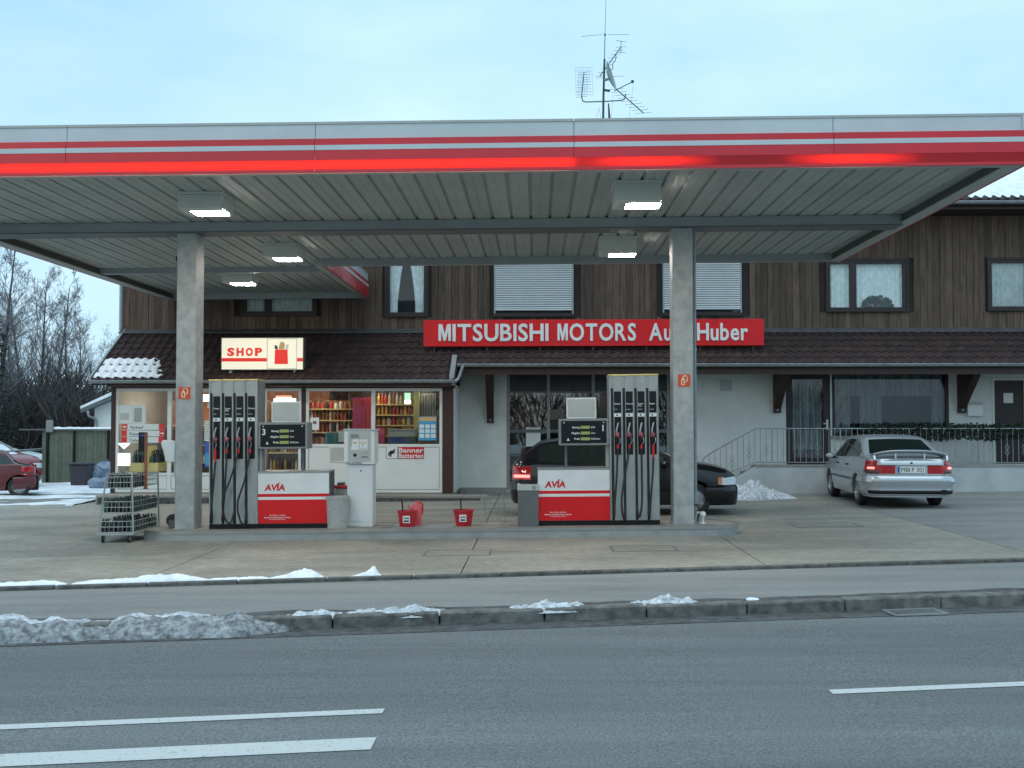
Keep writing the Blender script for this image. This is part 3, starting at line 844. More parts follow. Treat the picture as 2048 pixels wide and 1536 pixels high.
def pump(label, bx, side, digit, hoses, longboot):
    t = thing('fuel_pump', label, 'fuel pump', (bx, PF, IZ(bx)), roty=-SL * 0.8, group='fuel pumps on the island')
    S = side
    def bxx(b, x0, x1, y0, y1, z0, z1): b.box(S * x0, S * x1, y0, y1, z0, z1); return b
    # counter cabinet
    CW, CH, DP = 1.13, 0.90, 0.46
    bxx(MB(), -CW + 0.01, -0.005, 0.02, DP - 0.02, 0.0, 0.075).build('plinth', 'black', t)
    cb = bxx(MB(), -CW, -0.003, 0.006, DP, 0.076, CH - 0.03).build('counter', 'grey', t)
    def face(z0, z1, m, name):
        bxx(MB(), -CW + 0.002, -0.005, 0.0, 0.0055, z0, z1).build(name, m, cb)
    face(0.08, 0.452, 'red', 'red_panel'); face(0.4525, 0.497, 'white', 'white_stripe')
    face(0.4975, 0.545, 'red', 'red_stripe'); face(0.5455, 0.868, 'white', 'white_panel')
    bxx(MB(), -CW - 0.006, -0.001, -0.006, DP + 0.004, CH - 0.029, CH).build('counter_top', 'steel', cb, bevel=0.004)
    lx = -CW * 0.76 if S > 0 else CW * 0.24
    place('lettering', text_mesh('AVÍA', 0.135, 0.004, 'ink_red', 0.005, 'CENTER', 0.12, 1.05), cb, loc=(lx, -0.0002, 0.60))
    place('lettering', text_mesh('Bitte Motor abstellen', 0.030, 0.002, 'ink', 0.0, 'CENTER'), cb, loc=(lx + 0.04, -0.0002, 0.20))
    place('lettering', text_mesh('Rauchen und offenes Feuer verboten', 0.028, 0.002, 'ink', 0.0006, 'CENTER'), cb, loc=(lx + 0.04, -0.0002, 0.165))
    place('lettering', text_mesh('Bei Verlassen bitte bezahlen', 0.022, 0.002, 'ink', 0.0, 'CENTER'), cb, loc=(lx + 0.04, -0.0002, 0.138))
    # hose cabinet
    W, H, HD = 0.77, 2.36, 0.50
    bxx(MB(), 0.0, W, 0.0, HD, 0.0, 0.075).build('plinth', 'black', t)
    hb = bxx(MB(), 0.0, W, 0.012, HD, 0.076, H - 0.025).build('hose_cabinet', 'steel_dull', t)
    bxx(MB(), -0.006, W + 0.006, -0.012, HD + 0.004, H - 0.0245, H).build('cabinet_top', 'shelf_lit', hb, bevel=0.004)
    bxx(MB(), 0.0, 0.022, -0.006, 0.0115, 0.08, H - 0.03).build('edge_trim', 'steel', hb)
    bxx(MB(), W - 0.012, W, -0.006, 0.0115, 0.08, H - 0.03).build('edge_trim', 'steel', hb)
    mw = (W - 0.034) / 4
    for k in range(4):
        # laid out in true left-to-right order
        xo = (0.022 + k * mw) if S > 0 else (-W + 0.012 + k * mw)
        MB().box(xo + 0.046, xo + mw - 0.002, -0.004, 0.0115, 0.08, H - 0.03).build('front_panel', 'steel_dull', hb)
        MB().box(xo + 0.006, xo + 0.046, 0.006, 0.0112, 0.08, H - 0.22).build('hose_channel', 'black', hb)
        MB().box(xo, xo + 0.006, -0.008, 0.0115, 0.08, H - 0.03).build('edge_trim', 'steel', hb)
        gp_ = MB().box(xo + 0.055, xo + mw - 0.018, -0.009, -0.0042, 1.755, 2.09).build('grade_panel', 'panel_black', hb)
        name = ('Diesel', 'Super Plus', 'Super', 'Normal')[k] if S < 0 else ('Diesel', 'Normal', 'Super Plus', 'Super')[k]
        for q, wd in enumerate(name.split()):
            place('lettering', text_mesh(wd, 0.036, 0.001, 'ink', 0.0005, 'LEFT'), gp_, loc=(xo + 0.060, -0.0091, 1.885 - q * 0.033))
        place('lettering', text_mesh('bleifrei' if k else 'DIN', 0.024, 0.001, 'ink', 0, 'LEFT'), gp_, loc=(xo + 0.062, -0.0091, 1.80))
        tg = MB().box(xo + 0.055, xo + mw - 0.018, -0.010, -0.0042, 1.695, 1.745).build('number_tag', 'white', hb)
        MB().lathe([(0.014, -0.012), (0.014, -0.0102)], 10, (xo + 0.10, 0, 1.72), 'y').build('tag_dot', 'ink_black', tg)
        MB().box(xo + 0.058, xo + mw - 0.022, -0.0075, -0.0043, 1.10, 1.69).build('nozzle_recess', 'black', hb)
        xc = xo + 0.102
        nz = MB()
        nz.tube(smooth_path([(xc - 0.02, -0.045, 1.42), (xc - 0.012, -0.055, 1.50), (xc + 0.012, -0.045, 1.60)], 4), [0.016] * 4 + [0.014] * 4 + [0.011], 8)
        nzo = nz.build('nozzle', 'steel', t, smooth=True)
        MB().lathe([(0.0, -0.035), (0.024, -0.032), (0.038, -0.01), (0.036, 0.02), (0.018, 0.042), (0.0, 0.045)], 12, (xc - 0.004, -0.055, 1.41), 'z', 1.0, 0.9).build('splash_guard', 'nozzle_red', nzo, smooth=True)
        MB().box(xc - 0.028, xc + 0.022, -0.085, -0.03, 1.26, 1.37).build('grip', 'black', nzo, bevel=0.014)
        MB().tube(smooth_path([(xc + 0.02, -0.09, 1.375), (xc + 0.035, -0.12, 1.32), (xc + 0.01, -0.11, 1.265)], 4), 0.006, 6).build('trigger', 'steel', nzo, smooth=True)
        zl = 1.05 if k == longboot else 1.185
        MB().lathe([(0.014, zl), (0.017, zl + 0.02), (0.018, 1.235), (0.018, 1.262), (0.0, 1.262)], 10, (xc, -0.055, 0)).build('hose_boot', 'red_tape', nzo, smooth=True)
        # hose
        pts = [(xc, -0.055, zl + 0.02)] + [(xo + a, -0.055 - d, z) for a, d, z in hoses[k]]
        pts.append((xo + 0.026, 0.0, 0.30 if hoses[k][-1][2] < 0.15 else 0.12))
        MB().tube(smooth_path(pts, 7), 0.0155, 8).build('hose', 'rubber', t, smooth=True)
        MB().tube([(xo + 0.026, -0.004, 2.12), (xo + 0.026, -0.004, 0.14)], 0.013, 8).build('riser_hose', 'rubber', t, smooth=True)
    # support mast and display head
    bxx(MB(), -0.05, -0.004, 0.08, 0.30, CH + 0.001, 1.25).build('mast', 'steel_dull', t)
    bxx(MB(), -0.70, -0.66, 0.16, 0.22, CH + 0.001, 1.25).build('mast', 'grey', t)
    hd = bxx(MB(), -0.79, -0.004, 0.0, 0.38, 1.25, 1.67).build('display_head', 'grey_mid', t, bevel=0.01)
    sx = -0.4 * S
    scr = MB().box(sx - 0.355, sx + 0.355, -0.006, -0.0005, 1.285, 1.635).build('display_screen', 'panel_black', hd)
    for q, (z, a, c) in enumerate(((1.515, 'Betrag', 'EUR'), (1.425, 'Abgabe', 'Liter'), (1.335, 'Preis', 'EUR/Liter'))):
        MB().box(sx - 0.05, sx + 0.095, -0.008, -0.0062, z - 0.004, z + 0.042).build('number_window', 'lcd', scr)
        place('lettering', text_mesh(a, 0.044, 0.001, 'ink', 0.001, 'RIGHT'), scr, loc=(sx - 0.065, -0.0061, z + 0.005))
        place('lettering', text_mesh(c, 0.036, 0.001, 'ink', 0.0006, 'LEFT'), scr, loc=(sx + 0.112, -0.0061, z + 0.006))
    MB().prism([(sx - 0.27, 1.325), (sx - 0.225, 1.325), (sx - 0.2475, 1.37)], 'y', -0.0075, -0.0062).build('warning_mark', 'ink', scr)
    for xx in (-0.31, 0.31):
        MB().box(sx + xx - 0.01, sx + xx + 0.01, -0.0075, -0.0062, 1.60, 1.615).build('screw', 'ink', scr)
    place('lettering', text_mesh(digit, 0.135, 0.001, 'ink', 0.0025, 'CENTER'), scr, loc=(sx + (0.30 if S > 0 else -0.30), -0.0061, 1.475))
    # blank price board on top
    bb = -0.43 * S
    pb = MB().box(bb - 0.235, bb + 0.235, 0.10, 0.15, 1.6705, 2.0).build('price_board', 'white', t, bevel=0.004)
    MB().box(bb - 0.213, bb + 0.213, 0.094, 0.0995, 1.70, 1.977).build('board_face', 'grey_light', pb)
    return t

HO1 = [[(0.08, 0.03, 0.8), (0.045, 0.06, 0.40), (0.03, 0.04, 0.12)],
       [(0.02, 0.05, 0.78), (-0.04, 0.10, 0.42), (-0.02, 0.08, 0.16), (0.02, 0.03, 0.10)],
       [(0.10, 0.04, 0.7), (0.09, 0.08, 0.35), (0.05, 0.05, 0.13)],
       [(0.085, 0.03, 0.8), (0.05, 0.05, 0.45), (0.03, 0.03, 0.14)]]
HO3 = [[(0.085, 0.03, 0.75), (0.06, 0.05, 0.40), (0.03, 0.03, 0.12)],
       [(0.09, 0.04, 0.80), (0.07, 0.05, 0.45), (0.03, 0.03, 0.14)],
       [(0.0, 0.06, 0.82), (-0.12, 0.10, 0.48), (-0.10, 0.08, 0.20), (-0.02, 0.04, 0.10)],
       [(0.03, 0.05, 0.78), (-0.07, 0.10, 0.42), (-0.04, 0.07, 0.15), (0.02, 0.03, 0.09)]]
pump('silver, white and red fuel pump number 1 beside the right column', X(1221, PF, 1000), 1, '1', HO1, 3)
pump('silver, white and red fuel pump number 3 beside the left column', X(516, PF, 1000), -1, '3', HO3, 0)

# ================================================================== THINGS ON THE ISLAND
def on_island(px, y): 
    x = X(px, y, 1045)
    return (x, y, IZ(x))
# pay terminal
t = thing('pay_terminal', 'tall white pay terminal with grey control panel on the island', 'pay terminal', on_island(721, 17.45))
MB().box(-0.215, 0.19, 0.0, 0.36, 0.0, 0.985).build('pillar', 'white_pvc', t, bevel=0.006)
dr = MB().box(-0.165, 0.15, -0.006, -0.0005, 0.08, 0.93).build('pillar_door', 'white_pvc', t, bevel=0.003)
MB().lathe([(0.014, -0.011), (0.014, -0.0065)], 10, (0.0, 0, 0.885), 'y').build('door_lock', 'ink_black', dr)
MB().box(-0.262, 0.225, -0.04, 0.36, 0.99, 1.52).build('head', 'white_pvc', t, bevel=0.006)
MB().box(-0.275, 0.25, -0.055, 0.37, 1.521, 1.55).build('head_cap', 'grey_light', t, bevel=0.004)
pn = MB().box(-0.195, 0.165, -0.047, -0.0405, 1.035, 1.505).build('control_panel', 'grey_light', t)
MB().box(-0.155, -0.02, -0.052, -0.0475, 1.405, 1.465).build('screen', 'grey_mid', pn)
MB().prism([(-0.15, 1.215), (-0.02, 1.215), (-0.02, 1.385), (-0.12, 1.385)], 'y', -0.058, -0.0475).build('keypad', 'white', pn)
MB().box(-0.115, -0.06, -0.060, -0.0585, 1.32, 1.345).build('key_row', 'tan', pn)
st = MB().box(-0.01, 0.115, -0.052, -0.0475, 1.225, 1.385).build('instruction_sticker', 'ink', pn)
for z in (1.34, 1.315, 1.245):
    MB().box(0.0, 0.10, -0.0535, -0.0525, z - 0.006, z + 0.006).build('printed_line', 'tan', st)
MB().box(0.02, 0.05, -0.0535, -0.0525, 1.283, 1.292).build('printed_line', 'ink_black', st)
MB().box(0.015, 0.12, -0.055, -0.0475, 1.10, 1.112).build('card_slot', 'ink_black', pn)
MB().box(0.015, 0.12, -0.0515, -0.0475, 1.165, 1.171).build('card_slot', 'grey', pn)
MB().lathe([(0.028, -0.056), (0.028, -0.0475)], 12, (-0.085, 0, 1.135), 'y').build('coin_slot', 'ink_black', pn)
place('lettering', text_mesh('TANK-AUTOMAT', 0.035, 0.001, 'ink_black', 0.001, 'LEFT'), t, loc=(-0.245, -0.0405, 1.0))
# concrete litter bin
t = thing('litter_bin', 'round exposed concrete litter bin beside the left pump', 'litter bin', on_island(675, 17.30))
MB().lathe([(0.0, 0.0), (0.155, 0.0), (0.175, 0.48), (0.178, 0.50), (0.15, 0.50), (0.145, 0.40), (0.0, 0.38)], 28).build('drum', 'conc_bin', t, smooth=35)
MB().lathe([(0.181, 0.46), (0.186, 0.46), (0.186, 0.50), (0.181, 0.50)], 28).build('rim', 'conc_bin', t, smooth=35)
# square grey bin
t = thing('litter_bin', 'square dark grey litter bin with pale rim beside the right pump', 'litter bin', on_island(1056, 17.22))
MB().box(-0.16, 0.165, 0.0, 0.34, 0.0, 0.555).build('body', 'grey', t, bevel=0.006)
MB().box(-0.168, 0.173, -0.008, 0.348, 0.556, 0.655).build('rim', 'grey_light', t, bevel=0.008)
MB().box(-0.13, 0.135, 0.03, 0.31, 0.640, 0.6565).build('opening', 'black', t)
MB().box(0.07, 0.12, -0.0095, -0.0085, 0.58, 0.63).build('reflector', 'chrome', t)
# caddy behind the counter
t = thing('towel_caddy', 'small grey caddy with red lid behind the left pump counter', 'caddy', on_island(682, 17.95))
MB().box(-0.09, 0.09, -0.08, 0.08, 0.0, 0.58).build('body', 'grey_light', t, bevel=0.01)
MB().box(-0.13, 0.13, -0.09, 0.09, 0.58, 0.63).build('lid', 'bucket', t, bevel=0.012)
MB().box(-0.06, 0.06, -0.05, 0.05, 0.63, 0.68).build('handle', 'grey', t, bevel=0.01)
# window-wash buckets
def bucket(label, px, y, sqx, tilt):
    t = thing('wash_bucket', label, 'bucket', on_island(px, y), group='window wash buckets')
    out = [(0.0, 0.0), (0.118, 0.0), (0.122, 0.01), (0.158, 0.235), (0.170, 0.238), (0.170, 0.255), (0.155, 0.255), (0.118, 0.03), (0.0, 0.02)]
    MB().lathe(out, 24).build('pail', 'bucket', t, smooth=35)
    lb = MB().box(-0.055, 0.055, -0.1515, -0.1485, 0.075, 0.185).build('sticker', 'ink', t)
    place('lettering', text_mesh('AVIA', 0.036, 0.001, 'ink_black', 0.002, 'CENTER', 0, 1.1), lb, loc=(0, -0.152, 0.135))
    MB().box(-0.04, 0.04, -0.1528, -0.1517, 0.09, 0.115).build('printed_bar', 'ink_black', lb)
    MB().tube([(sqx, 0.02, 0.05), (sqx - tilt, 0.05, 0.42)], 0.011, 8).build('squeegee_handle', 'black', t, smooth=True)
    hp = [(-0.165 * math.cos(a), 0.10 * math.sin(a), 0.245 - 0.03 * math.sin(a)) for a in [math.pi * k / 10 for k in range(11)]]
    MB().tube(hp, 0.004, 6).build('carry_handle', 'steel', t, smooth=True)
bucket('red wash bucket standing in front of a pink jug', 815, 17.35, -0.05, 0.05)
bucket('red wash bucket standing alone on the island', 927, 17.45, -0.03, 0.02)
# pink jug
t = thing('water_jug', 'pinkish red plastic jug standing behind the left bucket', 'jug', on_island(833, 17.62))
MB().lathe([(0.0, 0.0), (0.075, 0.0), (0.085, 0.03), (0.085, 0.26), (0.06, 0.33), (0.03, 0.36), (0.028, 0.385), (0.0, 0.385)], 18, (0, 0, 0), 'z', 1.0, 1.3).build('body', 'pink', t, smooth=40)
MB().tube(smooth_path([(0.035, 0, 0.36), (0.085, 0, 0.35), (0.10, 0, 0.26), (0.085, 0, 0.17)], 5), 0.014, 8).build('handle', 'bucket', t, smooth=True)
MB().tube([(-0.05, 0, 0.20), (-0.11, 0, 0.28), (-0.13, 0, 0.33)], [0.022, 0.016, 0.013], 8).build('spout', 'pink', t, smooth=True)
# wire stand
t = thing('wire_stand', 'empty thin wire newspaper stand between bucket and grey bin', 'wire stand', on_island(985, 17.5))
for sx in (-0.19, 0.12):
    MB().tube(smooth_path([(sx, 0.0, 0.0), (sx + 0.03, 0.10, 0.42), (sx + 0.04, 0.12, 0.455), (sx + 0.05, 0.16, 0.42), (sx + 0.08, 0.32, 0.0)], 4), 0.0045, 6).build('leg', 'zinc', t, smooth=True)
for (z, y) in ((0.44, 0.11), (0.25, 0.06), (0.06, 0.015), (0.25, 0.24)):
    MB().tube([(-0.17, y, z), (0.16, y, z)], 0.004, 6).build('cross_wire', 'zinc', t, smooth=True)
for k in range(3):
    x = -0.10 + 0.08 * k
    MB().tube([(x, 0.015, 0.06), (x + 0.03, 0.11, 0.44)], 0.003, 5).build('wire', 'zinc', t, smooth=True)
# standpipe at the right end
t = thing('standpipe', 'short white water standpipe with tap at the right end of the island', 'standpipe', on_island(1406, 17.4))
MB().lathe([(0.0, 0.0), (0.05, 0.0), (0.05, 0.012), (0.018, 0.02), (0.016, 0.11), (0.0, 0.11)], 14).build('foot', 'white', t, smooth=35)
MB().lathe([(0.0, -0.05), (0.035, -0.04), (0.05, 0.0), (0.035, 0.04), (0.0, 0.05)], 14, (0, 0, 0.145)).build('valve_body', 'white', t, smooth=True)
MB().tube(smooth_path([(0.0, 0, 0.15), (-0.08, 0.02, 0.17), (-0.12, 0.03, 0.08), (-0.15, 0.05, 0.02)], 5), 0.018, 8).build('outlet', 'grey_light', t, smooth=True)
MB().tube(smooth_path([(-0.16, 0.06, 0.03), (-0.18, 0.05, 0.2), (-0.10, 0.05, 0.30), (-0.05, 0.05, 0.2), (-0.08, 0.04, 0.03)], 5), 0.012, 8).build('hose_loop', 'rubber', t, smooth=True)
# paper towel dispenser hung on the left column, and the socket block at its foot
xl = colx[0][0]
t = thing('towel_dispenser', 'white paper towel dispenser hung on the left column', 'dispenser', (xl - 0.02, COLF + 0.2, Z(905, COLF)))
MB().prism([(-0.20, 0.02), (-0.16, -0.16), (0.0, -0.16), (0.0, 0.17), (-0.22, 0.19), (-0.235, 0.12)], 'y', -0.11, 0.11).build('hood', 'white_pvc', t, bevel=0.01)
MB().box(-0.05, -0.005, -0.04, 0.04, -0.40, -0.165).build('towel_end', 'paper', t)
MB().box(-0.07, 0.019, -0.05, 0.05, -0.20, -0.165).build('bracket', 'grey_light', t)
t = thing('air_hose_reel', 'small black hose reel at the foot of the left column', 'hose reel', (xl - 0.055, COLF + 0.2, IZ(xl)))
MB().lathe([(0.0, -0.04), (0.10, -0.04), (0.10, -0.03), (0.06, -0.028), (0.06, 0.028), (0.10, 0.03), (0.10, 0.04), (0.0, 0.04)], 16, (-0.03, 0, 0.13), 'y').build('reel', 'rubber', t, smooth=30)
MB().box(-0.08, 0.05, -0.06, -0.042, 0.0, 0.14).box(-0.08, 0.05, 0.042, 0.06, 0.0, 0.14).build('bracket', 'grey', t)

# ================================================================== WIRE TROLLEY
tp = gp(231, 1086)
t = thing('wire_trolley', 'galvanised wire trolley with three tiers on castors left of the island', 'trolley', (tp.x, tp.y, G(tp.x)), roty=-SL)
TL, B0, T0 = 1.15, 0.275, 0.195            # length, half widths at foot and head
def hw(z): return B0 + (T0 - B0) * (z - 0.13) / 0.92
fr = MB()
for y in (0.0, TL):
    # A-shaped end frame leaning to the right
    L0, L1 = (-B0, y, 0.14), (-T0 + 0.06, y, 1.05)
    R0, R1 = (B0, y, 0.14), (T0 + 0.06, y, 1.05)
    fr.tube([L0, L1, R1, R0], 0.014, 8)
for z, xx in ((1.05, 'T'), (0.14, 'B')):
    for s in (-1, 1):
        xa = s * B0 if z < 0.5 else s * T0 + 0.06
        fr.tube([(xa, 0, z), (xa, TL, z)], 0.011, 8)
fr.build('frame', 'trolley', t, smooth=True)
MB().box(-B0 - 0.01, B0 + 0.01, -0.02, TL + 0.02, 0.115, 0.15).build('base_tray', 'trolley', t, bevel=0.006)
def lean(z, s): return s * hw(z) + 0.06 * (z - 0.14) / 0.91
tiers = [0.16, 0.46, 0.84]
for z0 in tiers:
    hgt = 0.17
    bk = MB()
    for z in (z0, z0 + hgt * 0.5, z0 + hgt):
        for y in (0.0, TL):
            bk.tube([(lean(z, -1), y, z), (lean(z, 1), y, z)], 0.006, 5)
        for s in (-1, 1):
            bk.tube([(lean(z, s), 0, z), (lean(z, s), TL, z)], 0.006, 5)
    for k in range(8):
        u = -1 + 2 * (k + 0.5) / 8
        for y in (0.0, TL):
            bk.tube([(lean(z0, 1) * (u + 1) / 2 + lean(z0, -1) * (1 - u) / 2, y, z0), (lean(z0 + hgt, 1) * (u + 1) / 2 + lean(z0 + hgt, -1) * (1 - u) / 2, y, z0 + hgt)], 0.003, 4)
    for k in range(16):
        y = TL * (k + 0.5) / 16
        for s in (-1, 1):
            bk.tube([(lean(z0, s), y, z0), (lean(z0 + hgt, s), y, z0 + hgt)], 0.003, 4)
    bk.build('basket', 'trolley', t)
    MB().box(lean(z0, -1) + 0.01, lean(z0, 1) - 0.01, 0.01, TL - 0.01, z0 - 0.004, z0 + 0.004).build('shelf', 'zinc', t)
for (cx, cy) in ((-0.2, 0.05), (0.2, 0.05), (-0.2, TL - 0.05), (0.2, TL - 0.05)):
    w_ = MB().lathe([(0.0, -0.018), (0.042, -0.018), (0.056, -0.012), (0.056, 0.012), (0.042, 0.018), (0.0, 0.018)], 16, (cx - 0.01, cy, 0.056), 'x').build('castor', 'rubber', t, smooth=35)
    MB().lathe([(0.0, -0.022), (0.026, -0.022), (0.026, 0.022), (0.0, 0.022)], 12, (cx - 0.01, cy, 0.056), 'x').build('hub', 'trolley', w_)
    MB().box(cx - 0.035, cx + 0.015, cy - 0.02, cy + 0.02, 0.085, 0.114).build('fork', 'zinc', w_)
# dark bottles standing in the baskets
def bottle_mesh(h, r, m):
    return MB().lathe([(0.0, 0.0), (r, 0.0), (r, h * 0.6), (r * 0.85, h * 0.68), (r * 0.36, h * 0.8), (r * 0.34, h * 0.98), (0.0, h)], 9).mesh('bottle', m, smooth=40)
bm1, bm2 = bottle_mesh(0.20, 0.036, 'bottle_dark'), bottle_mesh(0.19, 0.033, 'bottle_green')
names = ('bottom', 'middle', 'top')
for ti, z0 in enumerate(tiers):
    nx_ = (6, 5, 5)[ti]
    for iy in range(11 if ti < 2 else 7):
        for ix in range(nx_):
            a, c = lean(z0, -1) + 0.05, lean(z0, 1) - 0.05
            x = a + (c - a) * ix / (nx_ - 1) + random.uniform(-0.006, 0.006)
            y = 0.06 + iy * 0.1 + random.uniform(-0.01, 0.01)
            if ti == 0 and random.random() < 0.2: continue
            o = place('bottle', bm1 if random.random() < 0.93 else bm2, None, loc=(tp.x + x, tp.y + y, G(tp.x) + z0 + 0.006 + SL * x), scale=(1, 1, random.uniform(0.93, 1.05)))
            tag(o, 'dark glass bottle standing in the %s basket of the wire trolley' % names[ti], 'bottle', 'bottles in the %s trolley basket' % names[ti])
# cardboard display with small bottles on the far end, sign post and white cards
zb = G(tp.x) + 1.07
t = thing('bottle_display', 'yellow cardboard display tray of dark bottles on the wire trolley', 'display tray', (tp.x + 0.06, tp.y + 0.58, zb))
MB().box(-0.02, 0.42, -0.12, 0.32, 0.0, 0.012).box(-0.02, 0.42, -0.12, -0.11, 0.012, 0.14).box(-0.02, -0.01, -0.11, 0.32, 0.012, 0.14).box(0.41, 0.42, -0.11, 0.32, 0.012, 0.14).build('tray', 'card', t)
MB().box(0.20, 0.26, -0.08, 0.30, 0.012, 0.40).build('divider', 'card', t)
MB().box(0.03, 0.16, 0.10, 0.12, 0.30, 0.62).build('header_card', 'panel_black', t)
MB().box(0.05, 0.14, 0.098, 0.0995, 0.56, 0.58).build('header_print', 'blue', t)
for iy in range(4):
    for ix in range(6):
        x = 0.02 + ix * 0.073
        if 0.19 < x < 0.27: continue
        o = place('bottle', bm2 if (ix + iy) % 4 == 0 else bm1, None, loc=(tp.x + 0.06 + x, tp.y + 0.58 - 0.06 + iy * 0.09, zb + 0.013), scale=(0.9, 0.9, 1.65))
        tag(o, 'dark glass bottle standing in the yellow cardboard tray', 'bottle', 'bottles in the yellow tray')
t = thing('wooden_post', 'reddish brown wooden post standing behind the trolley display', 'post', (tp.x + 0.32, tp.y + 0.38, G(tp.x) + 0.80))
MB().box(-0.022, 0.022, -0.012, 0.012, 0.0, 0.88).build('shaft', 'wood_pole', t)
MB().box(-0.03, 0.03, -0.02, 0.02, 0.0, 0.03).build('foot', 'wood_pole', t)
pc = at(248, 919, tp.y + 0.50)
t = thing('card_sign', 'blank white square card sign with arrow tab above the trolley', 'sign', (pc.x, pc.y, G(tp.x) + 1.055))
zc = pc.z - (G(tp.x) + 1.055)
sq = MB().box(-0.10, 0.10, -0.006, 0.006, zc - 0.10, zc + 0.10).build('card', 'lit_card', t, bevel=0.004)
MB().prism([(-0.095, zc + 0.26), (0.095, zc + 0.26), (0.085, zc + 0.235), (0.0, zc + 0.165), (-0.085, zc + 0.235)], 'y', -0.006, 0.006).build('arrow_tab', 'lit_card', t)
MB().box(-0.02, 0.02, -0.0075, -0.0062, zc + 0.22, zc + 0.235).build('arrow_mark', 'ink_black', t)
MB().box(-0.012, 0.012, 0.0065, 0.014, 0.0, zc + 0.25).build('support', 'zinc', t)

# ================================================================== HOUSE
HD = 27.3                                   # street face of the house
HX0, HX1 = X(246, HD, 620), 16.0
ZP = 4.06                                   # top of the lean-to roof, foot of the boarding
ZE = 7.05                                   # eaves
def wall_holes(b, x0, x1, z0, z1, y0, y1, holes):
    xs = sorted({x0, x1, *[h[0] for h in holes], *[h[1] for h in holes]})
    zs = sorted({z0, z1, *[h[2] for h in holes], *[h[3] for h in holes]})
    xs = [v for v in xs if x0 <= v <= x1]; zs = [v for v in zs if z0 <= v <= z1]
    for i in range(len(xs) - 1):
        cx = (xs[i] + xs[i + 1]) / 2
        run = None
        for j in range(len(zs) - 1):
            cz = (zs[j] + zs[j + 1]) / 2
            solid = not any(h[0] < cx < h[1] and h[2] < cz < h[3] for h in holes)
            if solid:
                run = (run[0], zs[j + 1]) if run else (zs[j], zs[j + 1])
            if run and (not solid or j == len(zs) - 2):
                b.box(xs[i], xs[i + 1], y0, y1, run[0], run[1]); run = None
    return b
def rect(px0, py0, px1, py1, D=HD):
    pm = (px0 + px1) / 2
    a, c = at(px0, (py0 + py1) / 2, D), at(px1, (py0 + py1) / 2, D)
    return (a.x, c.x, at(pm, py1, D).z, at(pm, py0, D).z)
house = thing('house', 'two storey house with plastered ground floor and dark boarded upper floor', 'house', (2.0, HD, 0.0))
UW = dict(w1=rect(487, 522, 630, 628), w2=rect(774, 508, 853, 630), w3=rect(988, 520, 1147, 630), w4=rect(1325, 520, 1483, 628),
          w5=rect(1655, 522, 1812, 620), w6=rect(1978, 520, 2135, 618))
showroom = rect(1013, 738, 1341, 982)
showroom = (showroom[0], showroom[1], 0.06, showroom[3])
door1 = rect(1572, 745, 1661, 928); door1 = (door1[0], door1[1], 0.72, door1[3])
bigwin = rect(1664, 742, 1898, 872)
door2 = rect(1985, 757, 2052, 908); door2 = (door2[0], door2[1], 0.74, door2[3])
SXR = X(908, 25.5, 880)                     # right end of the shop
wall_holes(MB(), SXR, HX1, -0.25, ZP - 0.05, HD, HD + 0.3, [showroom, door1, bigwin, door2]).build('wall', 'plaster', house, world=True)
for a_, c_ in ((SXR + 0.01, showroom[0]), (showroom[1], X(1470, HD))):
    MB().box(a_, c_, HD - 0.04, HD - 0.002, -0.25, 0.14).build('plinth', 'plinth', house, world=True)
MB().box(HX0, HX0 + 0.3, HD + 0.31, HD + 10, -0.3, ZE).build('end_wall', 'plaster', house, world=True)
MB().box(HX1 - 0.3, HX1, HD + 0.31, HD + 10, -0.3, ZE).build('end_wall', 'plaster', house, world=True)
MB().box(HX0, HX1, HD + 10.01, HD + 10.3, -0.3, ZE).build('rear_wall', 'plaster', house, world=True)
MB().box(HX0 + 0.31, HX1 - 0.31, HD + 0.31, HD + 9.9, ZP - 0.25, ZP - 0.06).build('upper_floor', 'room_dark', house, world=True)
upper = wall_holes(MB(), HX0, HX1, ZP - 0.049, ZE + 0.2, HD + 0.02, HD + 0.3, list(UW.values())).build('upper_wall', 'backing', house, world=True)
# single weathered boards, interrupted by the windows
bm_cache = {}
def board(xa, xb, z0, z1, yo):
    b = MB().box(xa, xb, HD - 0.012 - yo, HD + 0.016, z0, z1)
    b.build('board', 'board', upper, world=True)
x = HX0
rr = random.Random(5)
while x < 13.2:
    w = rr.uniform(0.125, 0.185)
    xb = min(x + w, 13.2)
    segs = [(ZP + 0.012 + rr.uniform(-0.01, 0.015), ZE + 0.15)]
    for h in UW.values():
        if xb > h[0] - 0.05 and x < h[1] + 0.05:
            ns = []
            for s0, s1 in segs:
                if h[2] - 0.06 > s0: ns.append((s0, min(s1, h[2] - 0.06)))
                if h[3] + 0.06 < s1: ns.append((max(s0, h[3] + 0.06), s1))
            segs = ns
    yo = rr.choice((0.0, 0.012))
    for s0, s1 in segs:
        if s1 - s0 > 0.05: board(x + 0.004, xb - 0.004, s0, s1, yo)
    x = xb
MB().box(13.21, HX1, HD - 0.015, HD + 0.016, ZP, ZE + 0.15).build('boarding', 'board', upper, world=True)
MB().prism([(HD - 0.014, ZP + 0.03), (HD - 0.26, ZP - 0.085), (HD - 0.26, ZP - 0.10), (HD - 0.014, ZP + 0.005)], 'x', HX0 - 0.02, HX1).build('flashing', 'flash', house, world=True)
MB().tube([(HX0 - 0.03, HD - 0.05, ZP), (HX0 - 0.03, HD - 0.05, ZE)], 0.045, 10).build('downpipe', 'zinc', house, world=True, smooth=True)

